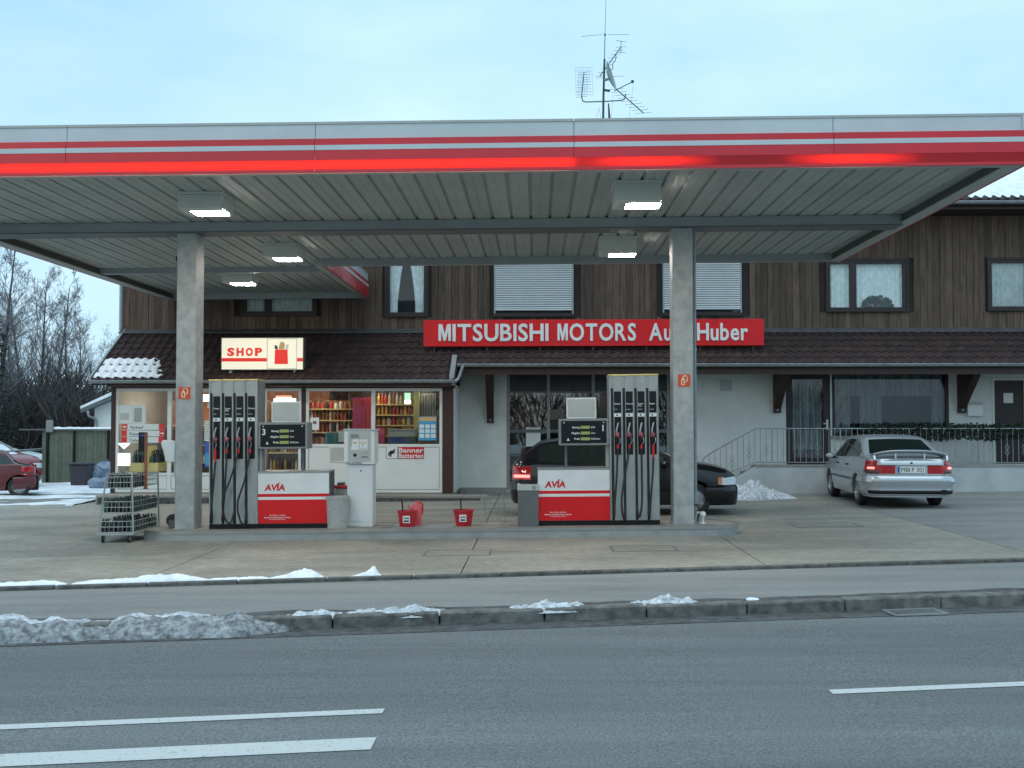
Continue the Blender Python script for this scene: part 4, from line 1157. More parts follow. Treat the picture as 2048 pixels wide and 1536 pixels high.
# windows
def wavy(b, x0, x1, z0, z1, y, amp, waves, nx=40, top_gather=None):
    def fn(u, v):
        xx = x0 + (x1 - x0) * u
        zz = z0 + (z1 - z0) * v
        return (xx, y + amp * math.sin(u * waves * 2 * math.pi + 0.7 * math.sin(9 * u)), zz)
    return b.grid(fn, nx, 3)
def frame(b, r, fw, y0, y1, mull=()):
    x0, x1, z0, z1 = r
    b.box(x0, x1, y0, y1, z0, z0 + fw); b.box(x0, x1, y0, y1, z1 - fw, z1)
    b.box(x0, x0 + fw, y0, y1, z0 + fw, z1 - fw); b.box(x1 - fw, x1, y0, y1, z0 + fw, z1 - fw)
    for mx, mw in mull: b.box(mx - mw / 2, mx + mw / 2, y0, y1, z0 + fw, z1 - fw)
    return b
def window(r, mull, label, curtain=True, cur_m='curtain', name='window'):
    fw = 0.065
    w = frame(MB(), r, fw, HD - 0.02, HD + 0.07, mull).build(name, 'frame_brown', house, world=True, label=label)
    x0, x1, z0, z1 = r
    cuts = [x0 + fw] + [v for m_ in mull for v in (m_[0] - m_[1] / 2, m_[0] + m_[1] / 2)] + [x1 - fw]
    for i in range(0, len(cuts), 2):
        MB().quad((cuts[i], HD + 0.03, z0 + fw), (cuts[i + 1], HD + 0.03, z0 + fw), (cuts[i + 1], HD + 0.03, z1 - fw), (cuts[i], HD + 0.03, z1 - fw)).build('pane', 'glass', w, world=True)
    MB().box(x0 - 0.06, x1 + 0.06, HD - 0.09, HD - 0.021, z0 - 0.05, z0 - 0.005).build('sill', 'frame_brown', w, world=True)
    c = MB()
    c.box(x0 - 0.05, x0 - 0.003, HD - 0.045, HD - 0.022, z0 - 0.003, z1 + 0.05).box(x1 + 0.003, x1 + 0.05, HD - 0.045, HD - 0.022, z0 - 0.003, z1 + 0.05).box(x0 - 0.003, x1 + 0.003, HD - 0.045, HD - 0.022, z1 + 0.003, z1 + 0.05)
    c.build('casing', 'frame_brown', w, world=True)
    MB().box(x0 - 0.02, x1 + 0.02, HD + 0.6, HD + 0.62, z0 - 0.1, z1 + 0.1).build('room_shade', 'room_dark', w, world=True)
    if curtain:
        wavy(MB(), x0 + fw, x1 - fw, z0 + fw + 0.0, z1 - fw, HD + 0.12, 0.012, (x1 - x0) * 9, int((x1 - x0) * 60)).build('curtain', cur_m, w, world=True, smooth='all')
    return w
def mx(px, r): return X(px, HD, 575)
window(UW['w1'], [(mx(536, 0), 0.17)], 'two-part window with lace curtain, half hidden under the canopy')
w2 = window(UW['w2'], [], 'narrow window with parted white curtains', curtain=False)
x0, x1, z0, z1 = UW['w2']
zm = z1 - 0.05
for s in (-1, 1):
    def fn(u, v, s=s):
        zz = z0 + 0.07 + (zm - z0 - 0.07) * v
        xe = x0 + 0.07 if s < 0 else x1 - 0.07
        xc = (x0 + x1) / 2 - 0.02
        gap = 0.20 * math.sin(math.pi * min(1, (1 - v) * 1.05)) ** 0.8 if v < 0.97 else 0.0
        gap = min(0.22, 0.24 * (1 - v) ** 0.5)
        xi = xc + s * gap
        xx = xe + (xi - xe) * u
        return (xx, HD + 0.12 + 0.012 * math.sin(u * 26), zz)
    MB().grid(fn, 30, 14).build('curtain', 'curtain', w2, world=True, smooth='all')
w5 = window(UW['w5'], [(mx(1706, 0), 0.16)], 'two-part window with lace curtain and flower arrangement')
w6 = window(UW['w6'], [(X(2060, HD, 575), 0.16)], 'window with half-height lace curtain at the right edge', cur_m='curtain')
# flowers behind the pane of w5
fl = MB()
fr_ = random.Random(3)
for k in range(170):
    a = fr_.uniform(0, math.pi)
    r_ = fr_.uniform(0.0, 1.0) ** 0.5
    cx, cz = X(1760, HD) + 0.40 * r_ * math.cos(a), UW['w5'][2] + 0.07 + 0.30 * r_ * math.sin(a)
    d = Vector((fr_.uniform(-1, 1), fr_.uniform(-0.3, 0.3), fr_.uniform(-1, 1))).normalized() * 0.045
    e_ = d.cross(Vector((0, 1, 0.2))).normalized() * 0.03
    c0 = Vector((cx, HD + 0.08, cz))
    fl.quad(c0 - d, c0 + e_, c0 + d, c0 - e_)
fo = fl.build('flower_arrangement', 'leaf', None)
tag(fo, 'dark green flower arrangement on the sill of the right upper window', 'plant')
# roller shutters
for key, lab in (('w3', 'closed white roller shutter in the middle of the upper floor'), ('w4', 'closed white roller shutter behind the right column')):
    x0, x1, z0, z1 = UW[key]
    w = frame(MB(), (x0, x1, z0, z1), 0.05, HD - 0.02, HD + 0.07).build('window', 'frame_brown', house, world=True)
    MB().box(x0 - 0.06, x1 + 0.06, HD - 0.09, HD - 0.021, z0 - 0.05, z0 - 0.005).build('sill', 'frame_brown', w, world=True)
    MB().quad((x0, HD + 0.05, z0), (x1, HD + 0.05, z0), (x1, HD + 0.05, z1), (x0, HD + 0.05, z1)).build('pane', 'glass', w, world=True)
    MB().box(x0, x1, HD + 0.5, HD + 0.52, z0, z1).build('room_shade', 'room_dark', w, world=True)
    gr = MB().box(x0 + 0.037, x1 - 0.037, HD - 0.042, HD - 0.024, z0 + 0.115, z0 + 0.149).build('shutter', 'shutter', house, world=True, label=lab)
    for xg in (x0, x1 - 0.035): MB().box(xg, xg + 0.035, HD - 0.035, HD - 0.021, z0 + 0.03, z1).build('guide_rail', 'zinc', gr, world=True)
    sh = 0.056
    sm = MB().prism([(HD - 0.026, 0.004), (HD - 0.036, 0.014), (HD - 0.042, sh * 0.5), (HD - 0.036, sh - 0.018), (HD - 0.026, sh - 0.008), (HD - 0.022, sh - 0.008), (HD - 0.022, 0.004)], 'x', x0 + 0.037, x1 - 0.037).mesh('slat', 'shutter')
    z = z0 + 0.15
    while z < z1:
        place('slat', sm, gr, world=True, loc=(0, 0, z))
        z += sh

# ---------------------------------------------------------------- lean-to roofs of single tiles
def tile_mesh(w, ln):
    """flat-lying pan tile: x across, y up the slope"""
    prof = [(0.0, 0.012), (w * 0.2, 0.0), (w * 0.5, 0.0), (w * 0.72, 0.022), (w * 0.88, 0.036), (w * 1.04, 0.024)]
    b = MB()
    for i in range(len(prof) - 1):
        (a, za), (c, zc) = prof[i], prof[i + 1]
        n = len(b.v)
        b.v += [(a, 0, za + 0.022), (c, 0, zc + 0.022), (c, ln * 1.08, zc), (a, ln * 1.08, za), (a, 0, za), (c, 0, zc)]
        b.f += [(n, n + 1, n + 2, n + 3), (n, n + 4, n + 5, n + 1)]
    return b
def lean_roof(owner, name, x0, x1, yE, zE, yT, zT, rows, tw, first300, deck_m='backing'):
    """eaves at (yE, zE), head at (yT, zT)"""
    sl = math.hypot(yT - yE, zT - zE)
    ang = math.atan2(zT - zE, yT - yE)
    ln = sl / rows
    ny, nz = -math.sin(ang), math.cos(ang)
    th = 0.09
    deck = MB().prism([(yE, zE - 0.03), (yT, zT - 0.03), (yT, zT - 0.03 - th), (yE, zE - 0.03 - th)], 'x', x0, x1).build(name, deck_m, owner, world=True)
    me = tile_mesh(tw, ln).mesh('tile', 'tile', smooth=50)
    spots = []
    for r_ in range(rows):
        xx = x0
        while xx < x1 - tw * 0.5:
            spots.append((r_, xx)); xx += tw
    keep = [s for s in spots if first300(s)]
    rest = [s for s in spots if not first300(s)]
    keep, rest = keep[:300], keep[300:] + rest
    rr = random.Random(9)
    for r_, xx in keep:
        d = ln * r_
        place('tile', me, deck, world=True, loc=(xx, yE - 0.03 + d * math.cos(ang), zE - 0.024 + d * math.sin(ang)), rot=(ang + rr.uniform(-0.01, 0.006), 0, rr.uniform(-0.012, 0.012)))
    if rest:
        b = MB()
        tb = tile_mesh(tw, ln)
        for r_, xx in rest:
            d = ln * r_
            n = len(b.v)
            ja = ang + rr.uniform(-0.01, 0.006)
            for v in tb.v:
                b.v.append((xx + v[0], yE - 0.03 + d * math.cos(ang) + v[1] * math.cos(ja) - v[2] * math.sin(ja), zE - 0.024 + d * math.sin(ang) + v[1] * math.sin(ja) + v[2] * math.cos(ja)))
            b.f += [tuple(n + i for i in f) for f in tb.f]
        o = b.build('tile_field', 'tile', deck, world=True, smooth=50)
        o['kind'] = 'stuff'
    return deck, ang
def gutter(owner, x0, x1, y, z, r=0.065):
    pts = [(r * math.cos(a), r * math.sin(a)) for a in [math.pi + math.pi * k / 10 for k in range(11)]]
    b = MB()
    n = len(pts)
    inner = [(a * 0.9, c * 0.9) for a, c in reversed(pts)]
    b.prism([(y + a, z + c) for a, c in pts + inner], 'x', x0, x1)
    o = b.build('gutter', 'zinc', owner, world=True)
    MB().tube([(x0, y - r, z), (x1, y - r, z)], 0.011, 6).build('gutter_bead', 'zinc', o, world=True, smooth=True)
    return o
TW_ = 0.205
yR, zR = 25.75, Z(727, 25.75)
roofR, angR = lean_roof(house, 'lean_to_roof', SXR - 0.02, HX1, yR, zR, HD - 0.03, ZP - 0.02, 6, TW_, lambda s: s[1] < X(2070, 26))
gutter(house, SXR + 0.06, HX1, yR - 0.07, zR - 0.02)
MB().box(SXR, HX1, yR + 0.01, yR + 0.05, zR - 0.26, zR - 0.125).build('fascia_board', 'timber', house, world=True)
# underside boarding of the lean-to
MB().prism([(yR + 0.06, zR - 0.13), (HD - 0.005, zR - 0.13 + (HD - yR - 0.06) * math.tan(angR)), (HD - 0.005, zR - 0.15 + (HD - yR - 0.06) * math.tan(angR)), (yR + 0.06, zR - 0.15)], 'x', SXR + 0.001, HX1 - 0.01).build('eaves_boarding', 'timber', house, world=True)
# timber brackets
for px, top, bot in ((981, 736, 846), (1553, 736, 826), (1921, 738, 826)):
    bx = X(px, HD, 800)
    zt, zb_ = zR - 0.16, Z(bot, HD)
    w = 0.085
    br = MB().prism([(HD - 0.003, zb_), (HD - 0.003, zt), (HD - 1.05, zt), (HD - 1.05, zt - 0.10), (HD - 0.14, zb_ + 0.12), (HD - 0.14, zb_)], 'x', bx - w, bx + w).build('bracket', 'timber', house, world=True)
    MB().box(bx - w - 0.06, bx + w + 0.06, HD - 1.15, HD - 0.95, zt - 0.001, zt + 0.09).build('bracket_head', 'timber', br, world=True)
    MB().lathe([(0.022, -0.012), (0.022, 0.0)], 10, (bx, HD - 0.143, zb_ + 0.07), 'y').build('bolt', 'zinc', br, world=True)
# main roof
EV = 26.35
RY, RZ = 33.0, 10.35
mrf = MB().prism([(EV, ZE), (RY, RZ), (HD + 11.6, ZE), (HD + 11.6, ZE - 0.15), (RY, RZ - 0.16), (EV, ZE - 0.14)], 'x', HX0 - 0.7, HX1 + 0.7).build('main_roof', 'tile', house, world=True)
gutter(mrf, HX0 - 0.7, HX1 + 0.7, EV - 0.07, ZE - 0.03, 0.07)
MB().box(HX0 - 0.6, HX1 + 0.6, EV + 0.02, HD - 0.06, ZE - 0.20, ZE - 0.155).build('eaves_boarding', 'timber', mrf, world=True)
sl_ = (RZ - ZE) / (RY - EV)
xx = HX0 - 0.6
etm = tile_mesh(0.22, 0.34).mesh('eaves_tile', 'tile', smooth=50)
a_ = math.atan(sl_)
while xx < HX1 + 0.6:
    if xx > 6.0: place('eaves_tile', etm, mrf, world=True, loc=(xx, EV - 0.05, ZE + 0.0), rot=(a_, 0, 0))
    xx += 0.22
def msnow(u, v):
    x = HX0 - 0.6 + (HX1 - HX0 + 1.2) * u
    top = 3.6 + 1.4 * fbm(x * 0.25, 2.0) + 0.3 * fbm(x * 1.5, 7.0)
    d = 0.10 + top * v
    th = 0.14 * math.sin(math.pi * min(1, max(0, v * 0.96 + 0.02))) ** 0.35 + 0.02 * fbm(x * 2, d * 2)
    if v < 0.001 or v > 0.999: th = 0.0
    return (x, EV + d, ZE + 0.02 + d * sl_ + th)
so = MB().grid(msnow, 160, 14).build('roof_snow', 'snow', house, world=True, smooth='all')
so['kind'] = 'stuff'
# chimney block seen behind the left end
MB().box(-13.4, -12.5, 36.0, 36.9, 2.0, Z(683, 36.0)).build('neighbour_chimney', 'plaster')
ch = bpy.data.objects['neighbour_chimney']
tag(ch, 'pale rendered chimney behind the left end of the shop roof', 'chimney')

# showroom glazing
x0, x1, z0, z1 = showroom
ml = [X(p_, HD, 860) for p_ in (1097, 1187, 1262)]
sw = frame(MB(), (x0, x1, z0, z1), 0.08, HD + 0.05, HD + 0.13, [(m_, 0.075) for m_ in ml]).build('showroom_window', 'grey_mid', house, world=True, label='large dark showroom glazing with grey posts behind the black car')
xs = [x0 + 0.08] + [v for m_ in ml for v in (m_ - 0.0375, m_ + 0.0375)] + [x1 - 0.08]
zt = Z(862, HD)
zh = Z(784, HD)
for i in range(0, len(xs), 2):
    MB().box(xs[i], xs[i + 1], HD + 0.055, HD + 0.125, zt - 0.04, zt + 0.04).build('transom', 'grey', sw, world=True)
    MB().box(xs[i], xs[i + 1], HD + 0.075, HD + 0.11, zh + 0.02, z1 - 0.081).build('head_panel', 'infill', sw, world=True)
    MB().box(xs[i], xs[i + 1], HD + 0.055, HD + 0.125, zh - 0.02, zh + 0.0195).build('transom', 'grey', sw, world=True)
    for (za, zb2) in ((z0 + 0.08, zt - 0.04), (zt + 0.04, zh - 0.02)):
        MB().quad((xs[i], HD + 0.09, za), (xs[i + 1], HD + 0.09, za), (xs[i + 1], HD + 0.09, zb2), (xs[i], HD + 0.09, zb2)).build('pane', 'glass_dark', sw, world=True)
r = rect(1052, 855, 1081, 893)
nt_ = MB().box(r[0], r[1], HD + 0.078, HD + 0.082, r[2], r[3]).build('paper_notice', 'paper')
tag(nt_, 'white paper notice taped inside the showroom glazing', 'notice')
b = MB().box(x0 - 0.5, x1 + 0.5, HD + 4.5, HD + 4.6, 0.0, ZP - 0.3).box(x0 - 0.6, x0 - 0.5, HD + 0.31, HD + 4.6, 0.0, ZP - 0.3).box(x1 + 0.5, x1 + 0.6, HD + 0.31, HD + 4.6, 0.0, ZP - 0.3)
b.build('showroom_walls', 'room_dark', house, world=True)
MB().box(x0 - 0.5, x1 + 0.5, HD + 0.31, HD + 4.5, 0.0, 0.05).build('showroom_floor', 'room_dark', house, world=True)
MB().box(x0, x1, HD - 0.35, HD - 0.001, -0.1, 0.05).build('door_step', 'plinth', house, world=True)

# glazed door and large curtained window on the terrace
x0, x1, z0, z1 = door1
dr = frame(MB(), (x0, x1, z0, z1), 0.16, HD + 0.02, HD + 0.12).build('terrace_door', 'frame_brown', house, world=True)
MB().quad((x0 + 0.16, HD + 0.06, z0 + 0.16), (x1 - 0.16, HD + 0.06, z0 + 0.16), (x1 - 0.16, HD + 0.06, z1 - 0.16), (x0 + 0.16, HD + 0.06, z1 - 0.16)).build('pane', 'glass', dr, world=True)
MB().box(x0 + 0.16, x1 - 0.16, HD + 0.065, HD + 0.10, z0 + 0.161, z0 + 0.36).build('kick_panel', 'frame_brown', dr, world=True)
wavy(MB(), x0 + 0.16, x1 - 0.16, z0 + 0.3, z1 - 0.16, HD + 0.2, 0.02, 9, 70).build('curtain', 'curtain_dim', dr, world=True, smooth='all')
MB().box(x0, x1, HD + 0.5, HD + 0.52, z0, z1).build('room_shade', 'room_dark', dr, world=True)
hx = x1 - 0.08
MB().box(hx - 0.022, hx + 0.022, HD - 0.005, HD + 0.0195, z0 + 0.85, z0 + 1.10).build('handle_plate', 'white', dr, world=True)
MB().box(hx - 0.10, hx + 0.01, HD - 0.04, HD - 0.006, z0 + 0.99, z0 + 1.015).build('handle', 'white', dr, world=True, bevel=0.006)
x0, x1, z0, z1 = bigwin
bw = frame(MB(), bigwin, 0.07, HD + 0.02, HD + 0.12).build('terrace_window', 'frame_brown', house, world=True)
MB().quad((x0 + 0.07, HD + 0.06, z0 + 0.07), (x1 - 0.07, HD + 0.06, z0 + 0.07), (x1 - 0.07, HD + 0.06, z1 - 0.07), (x0 + 0.07, HD + 0.06, z1 - 0.07)).build('pane', 'glass', bw, world=True)
zc_ = Z(792, HD)
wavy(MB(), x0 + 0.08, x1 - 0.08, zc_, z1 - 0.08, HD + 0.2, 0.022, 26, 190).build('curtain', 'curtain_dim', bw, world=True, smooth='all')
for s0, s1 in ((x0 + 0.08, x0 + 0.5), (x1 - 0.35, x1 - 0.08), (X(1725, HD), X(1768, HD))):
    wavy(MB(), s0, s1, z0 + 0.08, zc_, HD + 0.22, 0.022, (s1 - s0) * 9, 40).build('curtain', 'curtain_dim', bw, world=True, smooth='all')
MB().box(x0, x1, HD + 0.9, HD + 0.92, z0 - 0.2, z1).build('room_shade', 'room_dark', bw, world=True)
MB().box(x0 - 0.03, x1 + 0.03, HD - 0.10, HD - 0.002, z0 - 0.05, z0 - 0.004).build('sill', 'plinth', bw, world=True)
x0, x1, z0, z1 = door2
d2 = frame(MB(), (x0, x1, z0 - 0.06, z1), 0.045, HD - 0.02, HD + 0.06).build('side_door', 'white_pvc', house, world=True)
MB().box(x0 + 0.045, x1 - 0.045, HD + 0.03, HD + 0.055, z0 - 0.014, z1 - 0.045).build('door_leaf', 'frame_brown', d2, world=True)
r = rect(2008, 786, 2027, 806)
MB().box(r[0], r[1], HD + 0.026, HD + 0.0295, r[2], r[3]).build('paper_notice', 'paper', d2, world=True)
r = rect(1932, 805, 1962, 832)
mb = thing('mailbox', 'white wall mailbox beside the right bracket', 'mailbox', ((r[0] + r[1]) / 2, HD, r[2]))
MB().prism([(HD - 0.002, r[2]), (HD - 0.002, r[3]), (HD - 0.08, r[3] - 0.03), (HD - 0.12, r[3] - 0.09), (HD - 0.12, r[2])], 'x', r[0], r[1]).build('case', 'white', mb, world=True)
MB().prism([(HD - 0.002, r[3] + 0.002), (HD - 0.002, r[3] + 0.02), (HD - 0.14, r[3] - 0.055), (HD - 0.135, r[3] - 0.075)], 'x', r[0] - 0.015, r[1] + 0.015).build('flap', 'white_pvc', mb, world=True)
r = rect(1440, 761, 1463, 782)
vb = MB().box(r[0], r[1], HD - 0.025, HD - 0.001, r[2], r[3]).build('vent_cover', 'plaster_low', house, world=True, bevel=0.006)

# ================================================================== SIGNS
SD = 26.2
r = rect(847, 639, 1528, 692, SD)
t = thing('dealer_sign', 'long red dealer sign with white raised letters above the lean-to roof', 'sign', ((r[0] + r[1]) / 2, SD, r[2]))
t.rotation_euler = (0, -0.002, 0)
bd = MB().box(r[0], r[1], SD, SD + 0.10, r[2], r[3]).build('panel', 'red', t, world=True, bevel=0.006)
def spaced(parent, word, px0, px1, ybase, cap_h, D, off):
    xa, xb = X(px0, D, 665), X(px1, D, 665)
    wid = []
    for ch_ in word:
        if ch_ == 'M':
            q_ = [(0, 0), (.2, 0), (.2, .60), (.385, 0), (.545, 0), (.73, .60), (.73, 0), (.93, 0), (.93, 1), (.65, 1), (.465, .40), (.28, 1), (0, 1)]
            me = MB().prism([(a_ * cap_h * 0.85, b_ * cap_h) for a_, b_ in q_], 'y', -0.02, 0).mesh('letter', 'white')
        else: me = text_mesh(ch_, cap_h / 0.70, 0.02, 'white', off, 'LEFT')
        xs_ = [v.co.x for v in me.vertices]
        wid.append((me, min(xs_), max(xs_)))
    tot = sum(b_ - a_ for _, a_, b_ in wid)
    gap = cap_h * 0.10
    k = (xb - xa - gap * (len(word) - 1)) / tot
    x = xa
    for me, a_, b_ in wid:
        place('letter', me, parent, world=True, loc=(x - a_ * k, D - 0.001, ybase), scale=(k, 1, 1))
        x += (b_ - a_) * k + gap
zb_ = at(1000, 681, SD).z
chh = at(1000, 647.5, SD).z - zb_
spaced(bd, 'MITSUBISHI', 877, 1097, zb_, chh, SD, 0.012)
spaced(bd, 'MOTORS', 1115, 1272, zb_, chh, SD, 0.012)
spaced(bd, 'Auto', 1298, 1383, zb_, chh, SD, 0.012)
spaced(bd, 'Huber', 1394, 1496, zb_, chh, SD, 0.012)
for k in range(7):
    xk = r[0] + 0.25 + (r[1] - r[0] - 0.5) * k / 6
    MB().box(xk - 0.02, xk + 0.02, SD + 0.03, SD + 0.07, r[2] - 0.40, r[2] - 0.001).build('support_post', 'timber', t, world=True)
# shop light box
SB = 25.35
r = rect(443, 676, 606, 739, SB)
t = thing('shop_sign', 'illuminated cream shop sign with red lettering on the shop roof', 'sign', ((r[0] + r[1]) / 2, SB, r[2]))
bx_ = MB().box(r[0], r[1], SB + 0.004, SB + 0.22, r[2], r[3]).build('light_box', 'box_cream', t, world=True, bevel=0.008)
frame(MB(), (r[0] - 0.012, r[1] + 0.012, r[2] - 0.012, r[3] + 0.012), 0.014, SB - 0.004, SB + 0.225).build('casing', 'grey', t, world=True)
zz = at(520, 723, SB).z; z2 = at(520, 716, SB).z
xd = X(534, SB, 700)
MB().box(r[0] + 0.004, xd - 0.005, SB - 0.001, SB + 0.0035, zz, z2).build('red_stripe', 'box_red', bx_, world=True)
xd2 = X(594, SB, 700)
MB().box(xd2 + 0.005, r[1] - 0.004, SB - 0.001, SB + 0.0035, zz, z2).build('red_stripe', 'box_red', bx_, world=True)
frame(MB(), (xd, xd2, r[2] + 0.015, r[3] - 0.015), 0.008, SB - 0.002, SB + 0.0035).build('picture_frame', 'grey', bx_, world=True)
xs_ = X(453, SB, 700); xe_ = X(527, SB, 700)
wid = [text_mesh(c_, 0.30, 0.006, 'box_red', 0.016, 'LEFT') for c_ in 'SHOP']
for k, me in enumerate(wid):
    v0 = [v.co.x for v in me.vertices]
    w_ = (xe_ - xs_) / 4 * 0.78
    place('letter', me, bx_, world=True, loc=(xs_ + (xe_ - xs_) * k / 4 + (xe_ - xs_) * 0.02 - min(v0) * w_ / (max(v0) - min(v0)), SB + 0.003, at(490, 711, SB).z), scale=(w_ / (max(v0) - min(v0)), 1, (at(490, 696, SB).z - at(490, 711, SB).z) / 0.215))
# shopping bag picture
def SP(px, py, d=0.0): 
    q = at(px, py, SB); return (q.x, q.z)
MB().prism([SP(549, 728), SP(576, 728), SP(575, 699), SP(550, 699)], 'y', SB - 0.003, SB + 0.0035).build('bag_picture', 'box_red', bx_, world=True)
MB().prism([SP(557, 698.5), SP(568, 698.5), SP(570, 688), SP(565, 683), SP(560, 685)], 'y', SB - 0.002, SB + 0.0035).build('bread_picture', 'tan', bx_, world=True)
MB().prism([SP(550, 698.5), SP(556, 698.5), SP(555, 693), SP(552, 690), SP(549, 691)], 'y', SB - 0.0025, SB + 0.0035).build('bottle_picture', 'bottle_green', bx_, world=True)
MB().prism([SP(570, 698.5), SP(575, 698.5), SP(578, 690), SP(574, 688), SP(571, 692)], 'y', SB - 0.0025, SB + 0.0035).build('roll_picture', 'white', bx_, world=True)
for px in (459, 588):
    xk = X(px, SB)
    MB().prism([(xk - 0.05, r[2] - 0.17), (xk + 0.05, r[2] - 0.17), (xk + 0.025, r[2] - 0.013), (xk - 0.025, r[2] - 0.013)], 'y', SB + 0.04, SB + 0.16).build('foot', 'zinc', t, world=True)

# ================================================================== SHOP
SF = 25.5
SX0 = X(222, SF, 880)
FZ = 0.115                                   # shop floor
shop = thing('shop', 'small petrol station shop with white framed windows under a tiled lean-to roof', 'shop', ((SX0 + SXR) / 2, SF, 0.0))
yS, zS = 25.15, Z(759, 25.15)
n_first = lambda s: s[1] > -10.6 and s[0] < 7
roofS, angS = lean_roof(shop, 'roof', X(183, 25.15, 757), SXR - 0.03, yS, zS, HD - 0.03, ZP - 0.022, 8, TW_, n_first)
gutter(shop, X(180, 25.1, 757), SXR + 0.10, yS - 0.07, zS - 0.02)
MB().tube(smooth_path([(SXR + 0.02, yS - 0.07, zS - 0.06), (SXR + 0.12, yS - 0.02, zS + 0.02), (SXR + 0.17, yS + 0.3, zS + 0.22), (SXR + 0.2, yR - 0.1, zR - 0.05)], 5), 0.035, 8).build('gutter_link', 'zinc', shop, world=True, smooth=True)
MB().prism([(yS - 0.04, zS + 0.0), (yR + 0.25, zS + (yR + 0.25 - yS) * math.tan(angS) + 0.0), (yR + 0.25, zS + (yR + 0.25 - yS) * math.tan(angS) + 0.10), (yS - 0.04, zS + 0.09)], 'x', SXR - 0.08, SXR + 0.03).build('verge_flashing', 'zinc', shop, world=True)
xv = X(183, 25.15, 757)
MB().prism([(yS - 0.04, zS - 0.10), (HD - 0.04, ZP - 0.13), (HD - 0.04, ZP + 0.04), (yS - 0.04, zS + 0.07)], 'x', xv - 0.05, xv - 0.003).build('verge_board', 'zinc', shop, world=True)
MB().box(SX0, SXR + 0.02, yS + 0.02, SF + 0.14, zS - 0.16, zS - 0.122).build('eaves_boarding', 'maroon', shop, world=True)
ztop = Z(776, SF)
MB().box(SX0, SXR + 0.02, SF - 0.02, SF + 0.12, ztop, zS - 0.161).build('head_beam', 'maroon', shop, world=True)
for (pa, pb) in ((222, 231), (603, 611), (885, 905)):
    MB().box(X(pa, SF, 880), X(pb, SF, 880), SF - 0.015, SF + 0.12, FZ, ztop - 0.001).build('post', 'maroon', shop, world=True)
MB().box(SXR - 0.02, SXR + 0.0, SF + 0.121, HD - 0.002, FZ, zS - 0.14).build('return_wall', 'white_pvc', shop, world=True)
# glazed units
def unit(pa, pb, splits, zsill, label=None, door=False):
    x0, x1 = X(pa, SF, 880), X(pb, SF, 880)
    z0, z1 = FZ + 0.015, ztop - 0.003
    fw = 0.065
    zs_ = Z(zsill, SF) if zsill else None
    fr2 = frame(MB(), (x0, x1, z0, z1), fw, SF, SF + 0.07, [(X(s_, SF, 880), 0.09) for s_ in splits])
    if zs_: 
        pass
    w = fr2.build('shop_door' if door else 'shop_window', 'white_pvc', shop, world=True, label=label)
    cuts = [x0 + fw] + [v for s_ in splits for v in (X(s_, SF, 880) - 0.045, X(s_, SF, 880) + 0.045)] + [x1 - fw]
    for i in range(0, len(cuts), 2):
        a, c = cuts[i], cuts[i + 1]
        zl = z0 + fw
        if zs_:
            MB().box(a, c, SF + 0.002, SF + 0.068, zs_ - 0.045, zs_ + 0.02).build('sill_bar', 'white_pvc', w, world=True)
            MB().box(a + 0.012, c - 0.012, SF + 0.014, SF + 0.05, zl + 0.012, zs_ - 0.057).build('lower_panel', 'white_pvc', w, world=True)
            MB().box(a, c, SF + 0.045, SF + 0.055, zl, zs_ - 0.046).build('panel_gasket', 'grey', w, world=True)
            zl = zs_ + 0.02
        MB().quad((a, SF + 0.03, zl), (c, SF + 0.03, zl), (c, SF + 0.03, z1 - fw), (a, SF + 0.03, z1 - fw)).build('pane', 'glass', w, world=True)
    return w
unit(231, 520, [338, 430], 948, 'shop window behind the left column, with notices')
unit(526, 602, [], None, 'glazed shop door with white frame', True)
MB().box(X(520, SF), X(526, SF), SF, SF + 0.1, FZ, ztop - 0.002).build('post', 'white_pvc', shop, world=True)
wc = unit(611.5, 884.5, [746], 890, 'two-pane shop window above white panels')
r = rect(660, 895, 690, 922, SF)
hb_ = MB().box(r[0], r[1], SF - 0.004, SF + 0.013, r[2], r[3]).build('hatch', 'grey_light', wc, world=True)
frame(MB(), (r[0] - 0.02, r[1] + 0.02, r[2] - 0.02, r[3] + 0.02), 0.02, SF - 0.008, SF + 0.0135).build('hatch_frame', 'white_pvc', hb_, world=True)
# floor, walls, ceiling of the sales room
MB().box(SX0 + 0.02, SXR - 0.021, SF + 0.0, 29.4, FZ - 0.2, FZ).build('floor', 'room_floor', shop, world=True)
MB().box(SX0 + 0.02, SXR + 2.0, 29.4, 29.5, FZ, 2.78).build('back_wall', 'room_wall', shop, world=True)
MB().box(SX0, SX0 + 0.1, SF + 0.121, 29.4, FZ - 0.3, zS - 0.05).build('side_wall', 'plaster', shop, world=True)
MB().box(SXR - 0.02, SXR + 0.0, HD + 0.301, 29.4, FZ, 2.78).build('inner_wall', 'room_orange', shop, world=True)
MB().box(SX0 + 0.1, SXR - 0.021, SF + 0.121, 29.4, 2.60, 2.66).build('ceiling', 'white', shop, world=True)
MB().box(SX0 + 0.6, SX0 + 4.6, 28.2, 28.3, FZ, 2.59).build('partition', 'room_orange', shop, world=True)
# platform before the shop
pl = MB().box(SX0 - 0.15, X(975, 25.0), 25.0, SF - 0.001, -0.3, FZ - 0.02).build('shop_step', 'concrete', None, bevel=0.01)
tag(pl, 'low concrete step along the front of the shop', 'step')
MB().box(SX0 - 0.1, X(960, 25.0), 24.985, 24.999, -0.2, FZ - 0.075).build('riser', 'gutter_dirt', pl, world=True)
